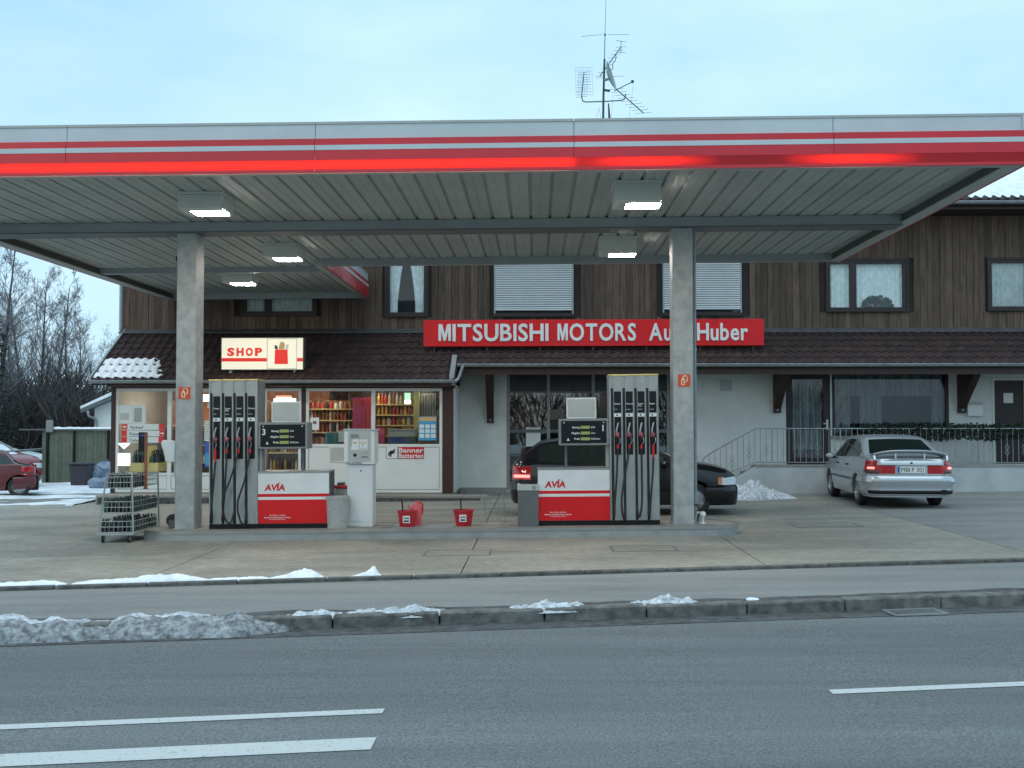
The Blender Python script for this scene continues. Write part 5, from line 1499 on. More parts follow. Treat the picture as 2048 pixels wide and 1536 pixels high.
# lights of the sales room
for k in range(6):
    lx = SX0 + 0.9 + k * 1.28
    t = thing('ceiling_light', 'long white ceiling light inside the shop', 'lamp', (lx, 26.9, 2.59), group='shop ceiling lights')
    MB().box(-0.07, 0.07, -0.75, 0.75, -0.03, 0.0).build('tray', 'white', t)
    MB().box(-0.045, 0.045, -0.72, 0.72, -0.05, -0.0305).build('tube', 'room_glow', t)
# shelves with goods
bot = [bottle_mesh(0.27, 0.036, g_) for g_ in GOODS]
jar = [MB().lathe([(0.0, 0.0), (0.05, 0.0), (0.052, 0.12), (0.035, 0.14), (0.035, 0.17), (0.0, 0.17)], 9).mesh('jar', g_, smooth=40) for g_ in GOODS]
box_m = [MB().box(-0.055, 0.055, -0.04, 0.04, 0, 0.2).mesh('carton', g_) for g_ in GOODS]
rs = random.Random(21)
def shelf_unit(label, pa, pb, D, pys, what, kinds, gl):
    x0, x1 = X(pa, D, 850), X(pb, D, 850)
    t = thing('shelf', label, 'shelf', ((x0 + x1) / 2, D, FZ))
    MB().box(x0, x1, D + 0.32, D + 0.34, FZ, 2.3).build('back_panel', 'goods_back', t, world=True)
    for s in (x0 - 0.02, x1): MB().box(s, s + 0.02, D, D + 0.34, FZ, 2.3).build('side_panel', 'room_wall', t, world=True)
    for j, py in enumerate(pys):
        z = Z(py, D)
        MB().box(x0, x1 - 0.001, D, D + 0.319, z - 0.03, z).build('board', 'shelf_lit', t, world=True)
        xx = x0 + 0.05
        wh = what[j]
        while xx < x1 - 0.05:
            meshes = {'bottle': bot, 'jar': jar, 'carton': box_m}[wh]
            o = place(wh, meshes[rs.choice(kinds)], None, loc=(xx, D + 0.09 + rs.uniform(0, 0.05), z + 0.001), scale=(1, 1, rs.uniform(0.85, 1.1)))
            tag(o, '%s on the %s of the shop' % ({'bottle': 'small bottle', 'jar': 'small jar', 'carton': 'small carton'}[wh], gl), wh, '%ss on the %s' % (wh, gl))
            xx += {'bottle': 0.085, 'jar': 0.115, 'carton': 0.125}[wh] + rs.uniform(0, 0.012)
shelf_unit('lit shelf of bottles behind the left shop pane', 618, 706, 27.0, (817, 840, 864, 890), ('jar', 'bottle', 'bottle', 'carton'), (0, 1, 3, 4, 0), 'left shelf')
shelf_unit('lit bread and snack shelf behind the right shop pane', 752, 830, 26.9, (808, 829, 850, 871), ('bottle', 'bottle', 'jar', 'carton'), (0, 2, 2, 1, 4), 'right shelf')
shelf_unit('shelf of bottles behind the shop door', 536, 604, 27.4, (868, 905, 940), ('carton', 'bottle', 'bottle'), (0, 3, 4, 2), 'shelf behind the door')
shelf_unit('magazine shelf behind the left shop window', 345, 430, 27.2, (850, 890, 925), ('carton', 'carton', 'jar'), (0, 2, 4, 5, 1), 'magazine shelf')
t = thing('drinks_fridge', 'tall crimson drinks fridge between the shop panes', 'fridge', (X(722, 26.4), 26.4, FZ))
r = rect(705, 795, 743, 892, 26.4)
MB().box(r[0], X(731, 26.4), 26.4, 26.95, FZ, r[3]).build('cabinet', 'fridge', t, world=True, bevel=0.01)
MB().box(X(731, 26.4) + 0.002, r[1], 26.4, 26.95, FZ, r[3]).build('side_panel', 'fridge2', t, world=True, bevel=0.01)
MB().box(r[0] + 0.05, X(731, 26.4) - 0.05, 26.392, 26.398, r[3] - 0.2, r[3] - 0.05).build('header', 'fridge2', t, world=True)
t = thing('sales_counter', 'cream pillar and barred grille at the right of the shop window', 'counter', (X(850, 26.2), 26.2, FZ))
MB().box(X(827, 26.2), X(838, 26.2), 26.2, 26.3, FZ, 2.59).build('pillar', 'card', t, world=True)
for k in range(11):
    xx = X(839 + k * 3.2, 26.4)
    MB().tube([(xx, 26.4, 1.55), (xx, 26.4, 2.45)], 0.011, 6).build('bar', 'grey_light', t, world=True, smooth=True)
MB().box(X(838, 26.4), X(874, 26.4), 26.42, 26.45, 1.3, 2.55).build('back_board', 'room_dark', t, world=True)
def flat(name, label, cat, px0, py0, px1, py1, D, m, th=0.004, parts=(), kind=None, group=None):
    r = rect(px0, py0, px1, py1, D)
    t = thing(name, label, cat, ((r[0] + r[1]) / 2, D, r[2]), group=group)
    bd = MB().box(r[0], r[1], D - th, D, r[2], r[3]).build('sheet', m, t, world=True)
    for q, (a, b_, c, d, mm, nm) in enumerate(parts):
        r2 = rect(a, b_, c, d, D)
        MB().box(r2[0], r2[1], D - th - 0.0015 - 0.0003 * q, D - th - 0.0002, r2[2], r2[3]).build(nm, mm, t, world=True)
    return t
gl_ = SF + 0.028
flat('poster', 'blue ice cream price poster inside the right shop pane', 'poster', 837, 833, 873, 881, gl_, 'poster',
     parts=[(838, 834, 872, 842, 'tan', 'header')] + [(839 + 11.5 * i, 849 + 9.5 * j, 848 + 11.5 * i, 856.5 + 9.5 * j, 'paper', 'picture') for i in range(3) for j in range(3)])
flat('notice', 'white notice at the lower left of the left shop pane', 'notice', 620, 835, 638, 860, gl_, 'paper', parts=[(626, 842, 633, 848, 'grey', 'printed_mark')])
flat('poster', 'pale street map poster inside the left shop window', 'poster', 238, 810, 264, 847, gl_, 'paper', parts=[(241, 826, 258, 840, 'grey_light', 'map')])
flat('poster', 'pale round-image poster beside the map in the left shop window', 'poster', 266, 810, 291, 847, gl_, 'paper', parts=[(268, 816, 284, 844, 'steel_dull', 'picture')])
for j, (pa, pb, lab, word, left) in enumerate(((244, 329, 'uppermost red and white direction board in the shop window', 'Verkauf', True), (243, 330, 'middle red and white direction board in the shop window', 'Kasse', False), (243, 328, 'lowest red and white direction board in the shop window', 'Toilette', False))):
    y0 = 848 + j * 13
    t = flat('direction_board', lab, 'sign', pa, y0, pb, y0 + 11.5, gl_, 'paper', parts=[(pa, y0, pa + 11, y0 + 11, 'red_tape', 'red_field'), (pb - 11, y0, pb, y0 + 11, 'red_tape', 'red_field')])
    place('lettering', text_mesh(word, 0.10, 0.001, 'ink_black', 0.001, 'LEFT'), t, world=True, loc=(X(pa + 16, gl_), gl_ - 0.0042, at(pa, y0 + 9.5, gl_).z))
    ax = pa + 5.5 if left else pb - 5.5
    sg = -1 if left else 1
    q = at(ax, y0 + 5.5, gl_)
    if j < 2: MB().prism([(q.x + sg * 0.045, q.z), (q.x + sg * 0.005, q.z + 0.035), (q.x + sg * 0.005, q.z + 0.012), (q.x - sg * 0.045, q.z + 0.012), (q.x - sg * 0.045, q.z - 0.012), (q.x + sg * 0.005, q.z - 0.012), (q.x + sg * 0.005, q.z - 0.035)], 'y', gl_ - 0.009, gl_ - 0.0065).build('arrow', 'ink', t, world=True)
flat('banner', 'blue vertical banner in the shop window right of the column', 'banner', 410, 884, 424, 934, gl_, 'blue', parts=[(411, 906, 423, 930, 'poster', 'lower_field')])
flat('price_list', 'white ruled price list in the shop window right of the column', 'price list', 409, 842, 423, 882, gl_, 'paper', parts=[(410, 845 + 3.6 * k, 422, 846 + 3.6 * k, 'grey', 'ruled_line') for k in range(10)])
flat('poster', 'orange and white poster high in the shop window right of the column', 'poster', 409, 806, 423, 840, gl_, 'room_orange', parts=[(415, 806, 423, 816, 'paper', 'white_field'), (416, 817, 423, 822, 'red_tape', 'red_field')])
t = flat('lit_sign', 'small glowing sign at the top of the window right of the column', 'sign', 408, 789, 419, 803, SF + 0.25, 'lit_white', 0.06)
t = flat('lit_sign', 'glowing white and red sign hanging inside the shop door', 'sign', 549, 797, 592, 811, SF + 0.3, 'lit_white', 0.08)
r = rect(552, 791, 584, 797, SF + 0.3)
MB().box(r[0], r[1], SF + 0.24, SF + 0.3, r[2] + 0.003, r[3]).build('red_top', 'lit_red', t, world=True, bevel=0.02)
t = flat('lit_sign', 'green and white lit bottle sign hanging in the right shop pane', 'sign', 810, 786, 821, 800, SF + 0.5, 'lit_green', 0.06)
r = rect(809, 802, 822, 808, SF + 0.5)
MB().box(r[0], r[1], SF + 0.44, SF + 0.5, r[2], r[3] + 0.02).build('lamp_foot', 'lit_white', t, world=True, bevel=0.015)
flat('crate', 'grey plastic crate of goods on the sill of the right pane', 'crate', 780, 858, 833, 872, SF + 0.35, 'grey_light', 0.25, parts=[(782, 860, 831, 863, 'grey_mid', 'grip_band')])
flat('crate', 'dark blue carton on the sill under the grey crate', 'carton', 778, 873, 834, 887, SF + 0.34, 'grey', 0.24, parts=[(781, 875, 812, 885, 'blue_paper', 'blue_field')])
flat('display_box', 'red display box on the sill beside the centre post', 'display box', 752, 855, 771, 888, SF + 0.34, 'fridge', 0.2, parts=[(754, 858, 769, 868, 'pink', 'pale_field')])
flat('display_box', 'teal display box on the sill of the left pane', 'display box', 654, 865, 684, 888, SF + 0.34, GOODS[5], 0.2)
flat('price_card', 'white price card on the sill of the left pane', 'card', 677, 861, 696, 884, SF + 0.12, 'paper', 0.01)
# battery sticker on the right panel
bf = SF + 0.0135
t = flat('battery_sticker', 'battery brand sticker with bull emblem on the white shop panel', 'sticker', 772, 893, 848, 918, bf, 'ink_black', 0.002,
         parts=[(773, 894, 795, 917, 'ink', 'white_field'), (797, 894, 847, 905.5, 'ink_red', 'red_field'), (797, 906, 847, 917, 'ink_red', 'lower_field')])
for wd, py in (('Banner', 905.0), ('Batterien', 916.0)):
    me = text_mesh(wd, 0.155, 0.001, 'ink', 0.003, 'LEFT')
    v0 = [v.co.x for v in me.vertices]
    sxk = (X(847, bf) - X(797.5, bf)) / (max(v0) - min(v0))
    place('lettering', me, t, world=True, loc=(X(797.5, bf) - min(v0) * sxk, bf - 0.0048, at(800, py, bf).z), scale=(sxk, 1, 1))
def BP(px, py): 
    q = at(px, py, bf); return (q.x, q.z)
MB().prism([BP(776, 912), BP(777, 905), BP(781, 901), BP(786, 901), BP(789, 897), BP(791, 899.5), BP(788, 904), BP(792, 903), BP(788, 907), BP(784, 908), BP(782, 914), BP(780, 914), BP(780, 908), BP(778, 913)], 'y', bf - 0.006, bf - 0.0045).build('bull_emblem', 'ink_black', t, world=True)

# snow on the left end of the shop roof
def rsnow(u, v):
    d = 0.03 + 0.92 * v
    xl = xv + 0.02
    wdt = 1.55 - 0.25 * v + 0.12 * fbm(v * 6, 1.0)
    xx = xl + wdt * u
    pan = ((xx - (xv)) % TW_) / TW_
    th = 0.05 + 0.02 * math.cos((pan - 0.75) * 2 * math.pi) - (0.09 if (u > 0.9 and v > 0.3 and fbm(xx * 8, v * 9) > 0.0) else 0) + 0.015 * fbm(xx * 6, d * 6)
    rowp = (d % (2.6 / 8)) / (2.6 / 8)
    if rowp < 0.22 and pan < 0.55: th -= 0.055
    return (xx, yS + d * math.cos(angS) - th * math.sin(angS), zS + d * math.sin(angS) + th * math.cos(angS))
o = MB().grid(rsnow, 110, 60).build('roof_snow', 'snow', shop, world=True, smooth='all')
o['kind'] = 'stuff'

# ================================================================== TERRACE
TY = 26.2
ZT = 0.735
xa, xb = X(1512, TY, 935), HX1
t = thing('terrace', 'raised terrace with white rendered wall and sloping stair cheek', 'terrace', (10.0, TY, 0.0))
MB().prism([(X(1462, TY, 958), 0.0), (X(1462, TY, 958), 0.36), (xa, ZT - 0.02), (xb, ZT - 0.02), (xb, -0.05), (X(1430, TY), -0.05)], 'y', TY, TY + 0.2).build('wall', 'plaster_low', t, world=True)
MB().box(xa + 0.1, xb, TY + 0.201, HD - 0.003, -0.05, ZT - 0.03).build('floor', 'plinth', t, world=True)
MB().box(xa - 0.02, xb, TY - 0.02, TY + 0.22, ZT - 0.0195, ZT + 0.02).build('coping', 'plinth', t, world=True)
for k in range(4):
    x1_ = xa + 0.1 - 0.28 * k
    MB().box(x1_ - 0.28, x1_ - 0.001, TY + 0.201, HD - 0.045, -0.05, ZT - 0.17 * (k + 1) + 0.0).build('stair_step', 'plinth', t, world=True)
rl = thing('railing', 'thin wrought iron railing with ornaments along the terrace and stair', 'railing', (10.0, TY + 0.1, ZT))
RT = at(1700, 857, TY + 0.1).z
YR_ = TY + 0.1
pts = [(X(1407, YR_, 925), 0.30), (X(1407, YR_, 915), 0.72), (X(1416, YR_, 903), 0.98), (X(1512, YR_, 856), RT), (xb, RT)]
MB().tube(smooth_path([(x_, YR_, z_) for x_, z_ in pts[:4]], 5) + [(xb, YR_, RT)], 0.016, 6).build('handrail', 'zinc', rl, world=True)
MB().tube([(xa, YR_, ZT + 0.07), (xb, YR_, ZT + 0.07)], 0.012, 6).build('bottom_rail', 'zinc', rl, world=True)
MB().tube([(X(1416, YR_), YR_, 0.36), (xa, YR_, ZT + 0.07)], 0.012, 6).build('bottom_rail', 'zinc', rl, world=True)
xk = X(1418, YR_)
i = 0
while xk < X(2080, YR_):
    if xk < xa:
        f_ = (xk - X(1416, YR_)) / (xa - X(1416, YR_))
        zb0, zt0 = 0.36 + f_ * (ZT + 0.07 - 0.36), 0.98 + f_ * (RT - 0.98)
    else: zb0, zt0 = ZT + 0.07, RT
    thick = 0.016 if i % 12 == 11 else 0.008
    bar = MB().tube([(xk, YR_, zb0), (xk, YR_, zt0)], thick, 6).build('bar', 'zinc', rl, world=True)
    if i % 3 == 1:
        zm_ = (zb0 + zt0) / 2 - 0.1
        MB().tube(smooth_path([(xk, YR_, zm_ - 0.14), (xk + 0.05, YR_, zm_ - 0.06), (xk + 0.01, YR_, zm_), (xk + 0.05, YR_, zm_ + 0.06), (xk, YR_, zm_ + 0.14)], 4), 0.006, 5).build('scroll', 'zinc', bar, world=True)
        MB().tube(smooth_path([(xk, YR_, zm_ - 0.14), (xk - 0.05, YR_, zm_ - 0.06), (xk - 0.01, YR_, zm_), (xk - 0.05, YR_, zm_ + 0.06), (xk, YR_, zm_ + 0.14)], 4), 0.006, 5).build('scroll', 'zinc', bar, world=True)
    xk += 0.135; i += 1
# flower boxes hung inside the railing
fb = ['flower box with evergreen sprays nearest the terrace door', 'flower box with evergreen sprays above the silver car', 'flower box with evergreen sprays under the right bracket', 'flower box with evergreen sprays before the side door']
edges = [1722, 1806, 1890, 1974, 2062]
lr = random.Random(8)
for k in range(4):
    a, c = X(edges[k], TY + 0.25, 862), X(edges[k + 1], TY + 0.25, 862)
    t = thing('flower_box', fb[k], 'flower box', ((a + c) / 2, TY + 0.25, RT - 0.2), group='flower boxes on the terrace railing')
    MB().box(a + 0.01, c - 0.01, TY + 0.14, TY + 0.32, RT - 0.17, RT - 0.02).build('trough', 'frame_brown', t, world=True)
    lf = MB()
    for q in range(900):
        cx = lr.uniform(a, c)
        base = Vector((cx, TY + 0.21 + lr.uniform(-0.14, 0.10), RT + 0.0 + lr.uniform(-0.26, 0.10) + 0.06 * fbm(cx * 2.3, k)))
        d = Vector((lr.uniform(-1, 1), lr.uniform(-1, 0.6), lr.uniform(-0.8, 0.9))).normalized() * lr.uniform(0.05, 0.10)
        e_ = d.cross(Vector((lr.uniform(-1, 1), lr.uniform(-1, 1), lr.uniform(-1, 1)))).normalized() * 0.024
        lf.quad(base - d * 0.2, base + d * 0.4 + e_, base + d, base + d * 0.4 - e_)
    lf.build('foliage', 'leaf', t, world=True)

# ================================================================== ANTENNA MAST
AD = 32.8
def A(px, py, dy=0.0): return at(px, py, AD + dy)
am = thing('antenna_mast', 'roof antenna mast with dish and several aerials', 'antenna', tuple(Vector((A(1207, 225).x, AD, 10.2))))
MB().tube([A(1206, 260), A(1207, 190), A(1209, 118)], [0.035, 0.033, 0.03], 8).build('mast', 'antenna', am, world=True, smooth=True)
MB().tube([A(1209, 118), A(1210, 72)], 0.012, 6).build('whip_rod', 'antenna', am, world=True)
MB().tube([A(1210, 72), A(1212, 0), A(1212.5, -40)], [0.008, 0.006, 0.005], 5).build('whip_rod', 'antenna', am, world=True)
MB().lathe([(0.0, 0.06), (0.02, 0.03), (0.035, -0.03), (0.0, -0.04)], 8, tuple(A(1210, 69))).build('whip_base', 'antenna', am, world=True)
MB().tube([A(1162, 73), A(1205, 69)], 0.006, 4).build('dipole', 'antenna', am, world=True)
MB().tube([A(1215, 69.5), A(1258, 69)], 0.006, 4).build('dipole', 'antenna', am, world=True)
def yagi(p0, p1, n, half, name='yagi', hdir=Vector((1, 0.0, 0.08)), grow=0.0, r=0.011):
    y = MB().tube([p0, p1], 0.016, 6).build(name, 'antenna', am, world=True)
    for k in range(n):
        f_ = k / (n - 1)
        c = p0.lerp(p1, f_)
        h_ = hdir.normalized() * half * (1 + grow * f_)
        MB().tube([c - h_, c + h_], r * 0.5, 4).build('element', 'antenna', y, world=True)
    return y
yagi(A(1200, 152), A(1242, 94, 0.4), 9, 0.13, grow=0.2)
for (a, c) in (((1232, 81), (1252, 84)), ((1234, 104), (1251, 106))):
    MB().tube([A(*a), A(*c)], 0.007, 4).build('reflector_rod', 'antenna', am, world=True)
MB().tube([A(1242, 82), A(1242, 105)], 0.009, 5).build('reflector_post', 'antenna', am, world=True)
MB().tube(smooth_path([A(1232, 108), A(1231, 120), A(1225, 128), A(1226, 136), A(1221, 141)], 4), 0.012, 5).build('cable', 'antenna', am, world=True)
yagi(A(1232, 178), A(1287, 226), 9, 0.23, grow=0.1)
# lower cross arm
MB().tube(smooth_path([A(1164, 192), A(1165, 201), A(1171, 204)], 4) + [A(1207, 203), A(1240, 201)] + smooth_path([A(1246, 200), A(1250, 196), A(1251, 188)], 4), 0.017, 6).build('cross_arm', 'antenna', am, world=True, smooth=True)
yagi(A(1163, 194), A(1168, 145, 0.5), 11, 0.18, hdir=Vector((1, 0.1, 0.12)))
gx = MB()
p00, p10, p01 = A(1150, 135, 0.3), A(1184, 135, 0.3), A(1152, 190, 0.3)
for k in range(9):
    gx.tube([p00 + (p01 - p00) * k / 8, p10 + (p01 - p00) * k / 8], 0.0035, 3)
    if k < 7: gx.tube([p00 + (p10 - p00) * k / 6, p01 + (p10 - p00) * k / 6], 0.0035, 3)
gx.build('grid_reflector', 'zinc', am, world=True)
# dish seen nearly edge on
dc = A(1222, 152)
ax = Vector((0.93, -0.25, 0.28)).normalized()
uu = ax.orthogonal().normalized(); vv = ax.cross(uu)
def dfn(u, v):
    r_, a_ = 0.44 * u, 2 * math.pi * v
    return dc + ax * (0.12 * u * u - 0.10) + (uu * math.cos(a_) + vv * math.sin(a_)) * r_
MB().grid(dfn, 8, 28).build('dish', 'dish', am, world=True, smooth='all')
MB().tube([A(1208, 160), A(1218, 158)], 0.04, 6).build('dish_bracket', 'dish', am, world=True)
MB().tube([A(1208, 180), A(1220, 182)], 0.035, 6).build('dish_bracket', 'antenna', am, world=True)
MB().tube([A(1228, 182), A(1264, 164)], 0.014, 5).build('feed_arm', 'antenna', am, world=True)
MB().lathe([(0.0, -0.05), (0.04, -0.04), (0.045, 0.03), (0.0, 0.05)], 8, tuple(A(1265, 163))).build('feed_horn', 'antenna', am, world=True)
MB().tube([A(1192, 156), A(1206, 155)], 0.006, 4).build('stub', 'antenna', am, world=True)
MB().tube([A(1226, 153), A(1249, 152)], 0.006, 4).build('stub', 'antenna', am, world=True)
MB().tube([A(1217, 207), A(1219, 240)], [0.02, 0.04], 6).build('stay', 'antenna', am, world=True)
for (a, c) in (((1226, 190), (1223, 235)), ((1267, 168), (1258, 235)), ((1198, 215), (1192, 240)), ((1198, 215), (1202, 240))):
    MB().tube([A(*a), A(*c)], 0.004, 3).build('guy_wire', 'antenna', am, world=True)

# ================================================================== CARS
def interp(tab, x):
    if x <= tab[0][0]: return tab[0][1]
    for (a, va), (c, vc) in zip(tab, tab[1:]):
        if x <= c: return va + (vc - va) * (x - a) / (c - a) if c > a else vc
    return tab[-1][1]
class Car:
    """x forward, y left, z up; loft of cross sections"""
    def __init__(s, Ln, W, top, belt, xf, xr, R_=0.30, low=0.20, r=0.20, tumble=0.34, bow=0.05):
        s.L, s.W, s.low, s.r, s.tum, s.xf, s.xr, s.R, s.bow = Ln, W, low, r, tumble, xf, xr, R_, bow
        s.N = 110
        s.xs = [-Ln / 2 + Ln * i / s.N for i in range(s.N + 1)]
        def smooth(tab, k=3):
            v = [interp(tab, x) for x in s.xs]
            for _ in range(k): v = [v[0]] + [(v[i - 1] + 2 * v[i] + v[i + 1]) / 4 for i in range(1, len(v) - 1)] + [v[-1]]
            return list(zip(s.xs, v))
        s.top, s.belt = smooth(top), smooth(belt)
    def w(s, x):
        h, r = s.W / 2, s.r
        d = abs(x) - (s.L / 2 - r)
        base = h * (1 - s.bow * abs(x / (s.L / 2)) ** 2.5)
        return base - (r - math.sqrt(max(0, r * r - d * d)) if d > 0 else 0)
    def zt(s, x): return interp(s.top, x)
    def zb(s, x): return min(interp(s.belt, x), s.zt(x) - 0.015)
    def zl(s, x):
        z = s.low
        ra = s.R + 0.055
        for xw in (s.xf, s.xr):
            d = abs(x - xw)
            if d < ra: z = max(z, s.R + math.sqrt(ra * ra - d * d))
        return z
    def ys(s, x, z):
        zb = s.zb(x)
        w = s.w(x)
        if z <= zb:
            if z < 0.52: k = 1 - 0.06 * ((0.52 - z) / 0.32) ** 2
            else: k = 1 - 0.04 * ((z - 0.52) / max(0.05, zb - 0.52)) ** 2
            return w * k
        return w * 0.96 - s.tum * (z - zb) - 0.02 * min(1, (z - zb) / 0.04)
    def ytop(s, x): return max(0.05, s.ys(x, s.zt(x)))
    def section(s, x):
        zl, zb, zt = s.zl(x), s.zb(x), s.zt(x)
        pts = [(s.ys(x, zl) - 0.10, zl)]
        for f in (0.0, 0.12, 0.3, 0.5, 0.7, 0.85, 0.96, 1.0):
            z = zl + (zb - zl) * f
            pts.append((s.ys(x, z), z))
        for f in (0.12, 0.4, 0.7, 0.9):
            z = zb + (zt - zb) * f
            pts.append((s.ys(x, z), z))
        yt = s.ytop(x)
        rr = min(0.05, (zt - zb) * 0.3)
        pts += [(yt - rr * 0.6, zt - rr * 0.12), (yt * 0.72, zt + 0.012), (yt * 0.36, zt + 0.020), (0.0, zt + 0.023)]
        return pts
    def body(s, name, m, parent):
        secs = []
        for x in s.xs:
            h = s.section(x)
            full = [(-y, z) for y, z in h] + [(y, z) for y, z in reversed(h[:-1])]
            secs.append([(x, y, z) for y, z in full])
        b = MB()
        k = len(secs[0])
        for sc in secs: b.v += sc
        for i in range(len(secs) - 1):
            for j in range(k - 1):
                b.f.append((i * k + j, i * k + j + 1, (i + 1) * k + j + 1, (i + 1) * k + j))
        b.f.append(tuple(range(k)))
        e = (len(secs) - 1) * k
        b.f.append(tuple(e + j for j in reversed(range(k))))
        return b.build(name, m, parent, smooth=38)
    def side_patch(s, pts, side, off, n=10):
        """polygon strip between lower and upper polyline given as (x, zlow, zhigh)"""
        b = MB()
        rows = []
        for (x, z0, z1) in pts:
            rows.append([(x, side * (s.ys(x, z0 + (z1 - z0) * t) + off), z0 + (z1 - z0) * t) for t in [q / 4 for q in range(5)]])
        for r_ in rows: b.v += r_
        for i in range(len(rows) - 1):
            for j in range(4):
                b.f.append((i * 5 + j, i * 5 + j + 1, (i + 1) * 5 + j + 1, (i + 1) * 5 + j))
        return b
    def window(s, x0, x1, side, zlo, inset, parent, name='side_window', m='glass_car', lean0=0.0, lean1=0.0, n=14):
        pts = []
        for i in range(n + 1):
            x = x0 + (x1 - x0) * i / n
            zh = s.zt(x) - inset
            zl = s.zb(x) + zlo
            if zh > zl + 0.01: pts.append((x, zl, zh))
        return s.side_patch(pts, side, 0.006).build(name, m, parent, smooth='all')
    def top_patch(s, x0, x1, marg0, marg1, off, name, m, parent):
        def fn(u, v):
            x = x0 + (x1 - x0) * u
            mg = marg0 + (marg1 - marg0) * u
            yy = (s.ytop(x) - mg) * (2 * v - 1)
            q = abs(2 * v - 1) * (s.ytop(x) - mg) / s.ytop(x)
            dz = 0.023 - 0.023 * (q / 0.72) ** 2 * 0.48 if q < 0.72 else 0.012 - 0.018 * ((q - 0.72) / 0.28)
            sl = (s.zt(x + 0.01) - s.zt(x - 0.01)) / 0.02
            nl = math.hypot(1, sl)
            return (x - off * sl / nl, yy, s.zt(x) + dz + off / nl)
        return MB().grid(fn, 12, 14).build(name, m, parent, smooth='all')
    def wrap(s, end, y0, y1, prof, name, m, parent, grow=0.0, zref=0.55, n=26):
        """band wrapped round the nose (end=1) or tail (end=-1) between signed arc positions y0..y1; prof: (z, offset)"""
        L2, r = s.L / 2, s.r
        pts = []
        hw = s.W / 2 * (1 - s.bow) - r
        arc = r * math.pi / 2
        def at_(q):
            sg = 1 if q >= 0 else -1
            a = abs(q)
            if a <= hw: return (L2, sg * a, 1.0, 0.0)
            if a <= hw + arc:
                t = (a - hw) / r
                return (L2 - r + r * math.cos(t), sg * (hw + r * math.sin(t)), math.cos(t), sg * math.sin(t))
            xx = L2 - r - (a - hw - arc)
            return (xx, sg * (s.w(xx)), 0.0, sg * 1.0)
        b = MB()
        for i in range(n + 1):
            q = y0 + (y1 - y0) * i / n
            x, y, nx, ny = at_(q)
            for (z, o) in prof:
                k = s.ys(0, min(z, s.zb(0))) / (s.W / 2)
                b.v.append((end * (x + nx * o), y * k + ny * o, z))
        k = len(prof)
        for i in range(n):
            for j in range(k - 1):
                b.f.append((i * k + j, i * k + j + 1, (i + 1) * k + j + 1, (i + 1) * k + j))
        return b.build(name, m, parent, smooth=45)
    def wheels(s, parent, m_rim='rim', width=0.19):
        R_ = s.R
        ty = MB().lathe([(R_ * 0.62, -width / 2), (R_ * 0.9, -width / 2), (R_ * 0.985, -width / 2 + 0.02), (R_, 0), (R_ * 0.985, width / 2 - 0.02), (R_ * 0.9, width / 2), (R_ * 0.62, width / 2), (R_ * 0.62, -width / 2)], 30, (0, 0, 0), 'y').mesh('wheel', 'rubber', smooth=35)
        rb = MB()
        rb.lathe([(R_ * 0.63, -0.01), (R_ * 0.66, width / 2 - 0.004), (R_ * 0.60, width / 2 - 0.004), (R_ * 0.55, width / 2 - 0.05), (R_ * 0.2, width / 2 - 0.035), (R_ * 0.16, width / 2 - 0.012), (0.0, width / 2 - 0.012)], 26, (0, 0, 0), 'y')
        for k in range(7):
            a = 2 * math.pi * k / 7
            c, q = math.cos(a), math.sin(a)
            pts = []
            for rr, hw_ in ((R_ * 0.14, 0.032), (R_ * 0.60, 0.024)):
                for sg in (-1, 1): pts.append((c * rr - q * hw_ * sg, q * rr + c * hw_ * sg))
            o_ = [pts[0], pts[1], pts[3], pts[2]]
            rb.prism(o_, 'y', width / 2 - 0.045, width / 2 - 0.010)
        rm = rb.mesh('rim', m_rim, smooth=35)
        for xw in (s.xf, s.xr):
            for sg in (-1, 1):
                y = s.W / 2 - width / 2 - 0.035
                w_ = place('wheel', ty, parent, loc=(xw, sg * y, R_), rot=(0, 0, 0 if sg > 0 else math.pi))
                place('rim', rm, w_)
                MB().lathe([(0.0, -0.08), (R_ + 0.05, -0.08), (R_ + 0.05, 0.09), (0.0, 0.09)], 24, (xw, sg * (y - 0.03), R_ + 0.0), 'y').build('wheel_well', 'black', parent) if False else None
        MB().box(s.xr - R_ - 0.2, s.xf + R_ + 0.2, -s.W / 2 + 0.27, s.W / 2 - 0.27, 0.19, 0.62).build('underbody', 'black', parent)
    def mirror(s, x, side, m, parent):
        z = s.zb(x) + 0.06
        y = s.ys(x, s.zb(x))
        o = MB().lathe([(0.0, -0.07), (0.05, -0.06), (0.072, 0.0), (0.06, 0.05), (0.0, 0.06)], 12, (x, side * (y + 0.12), z), 'x', 1.35, 0.85).build('mirror', m, parent, smooth=40)
        MB().box(x - 0.02, x + 0.02, min(side * (y - 0.01), side * (y + 0.07)), max(side * (y - 0.01), side * (y + 0.07)), z - 0.06, z - 0.02).build('mirror_arm', 'black', o)
def plate(c, t, text, z, m_off, x):
    p_ = MB().box(x - 0.012, x, -0.26, 0.26, z - 0.055, z + 0.055).build('number_plate', 'white', t)
    return p_

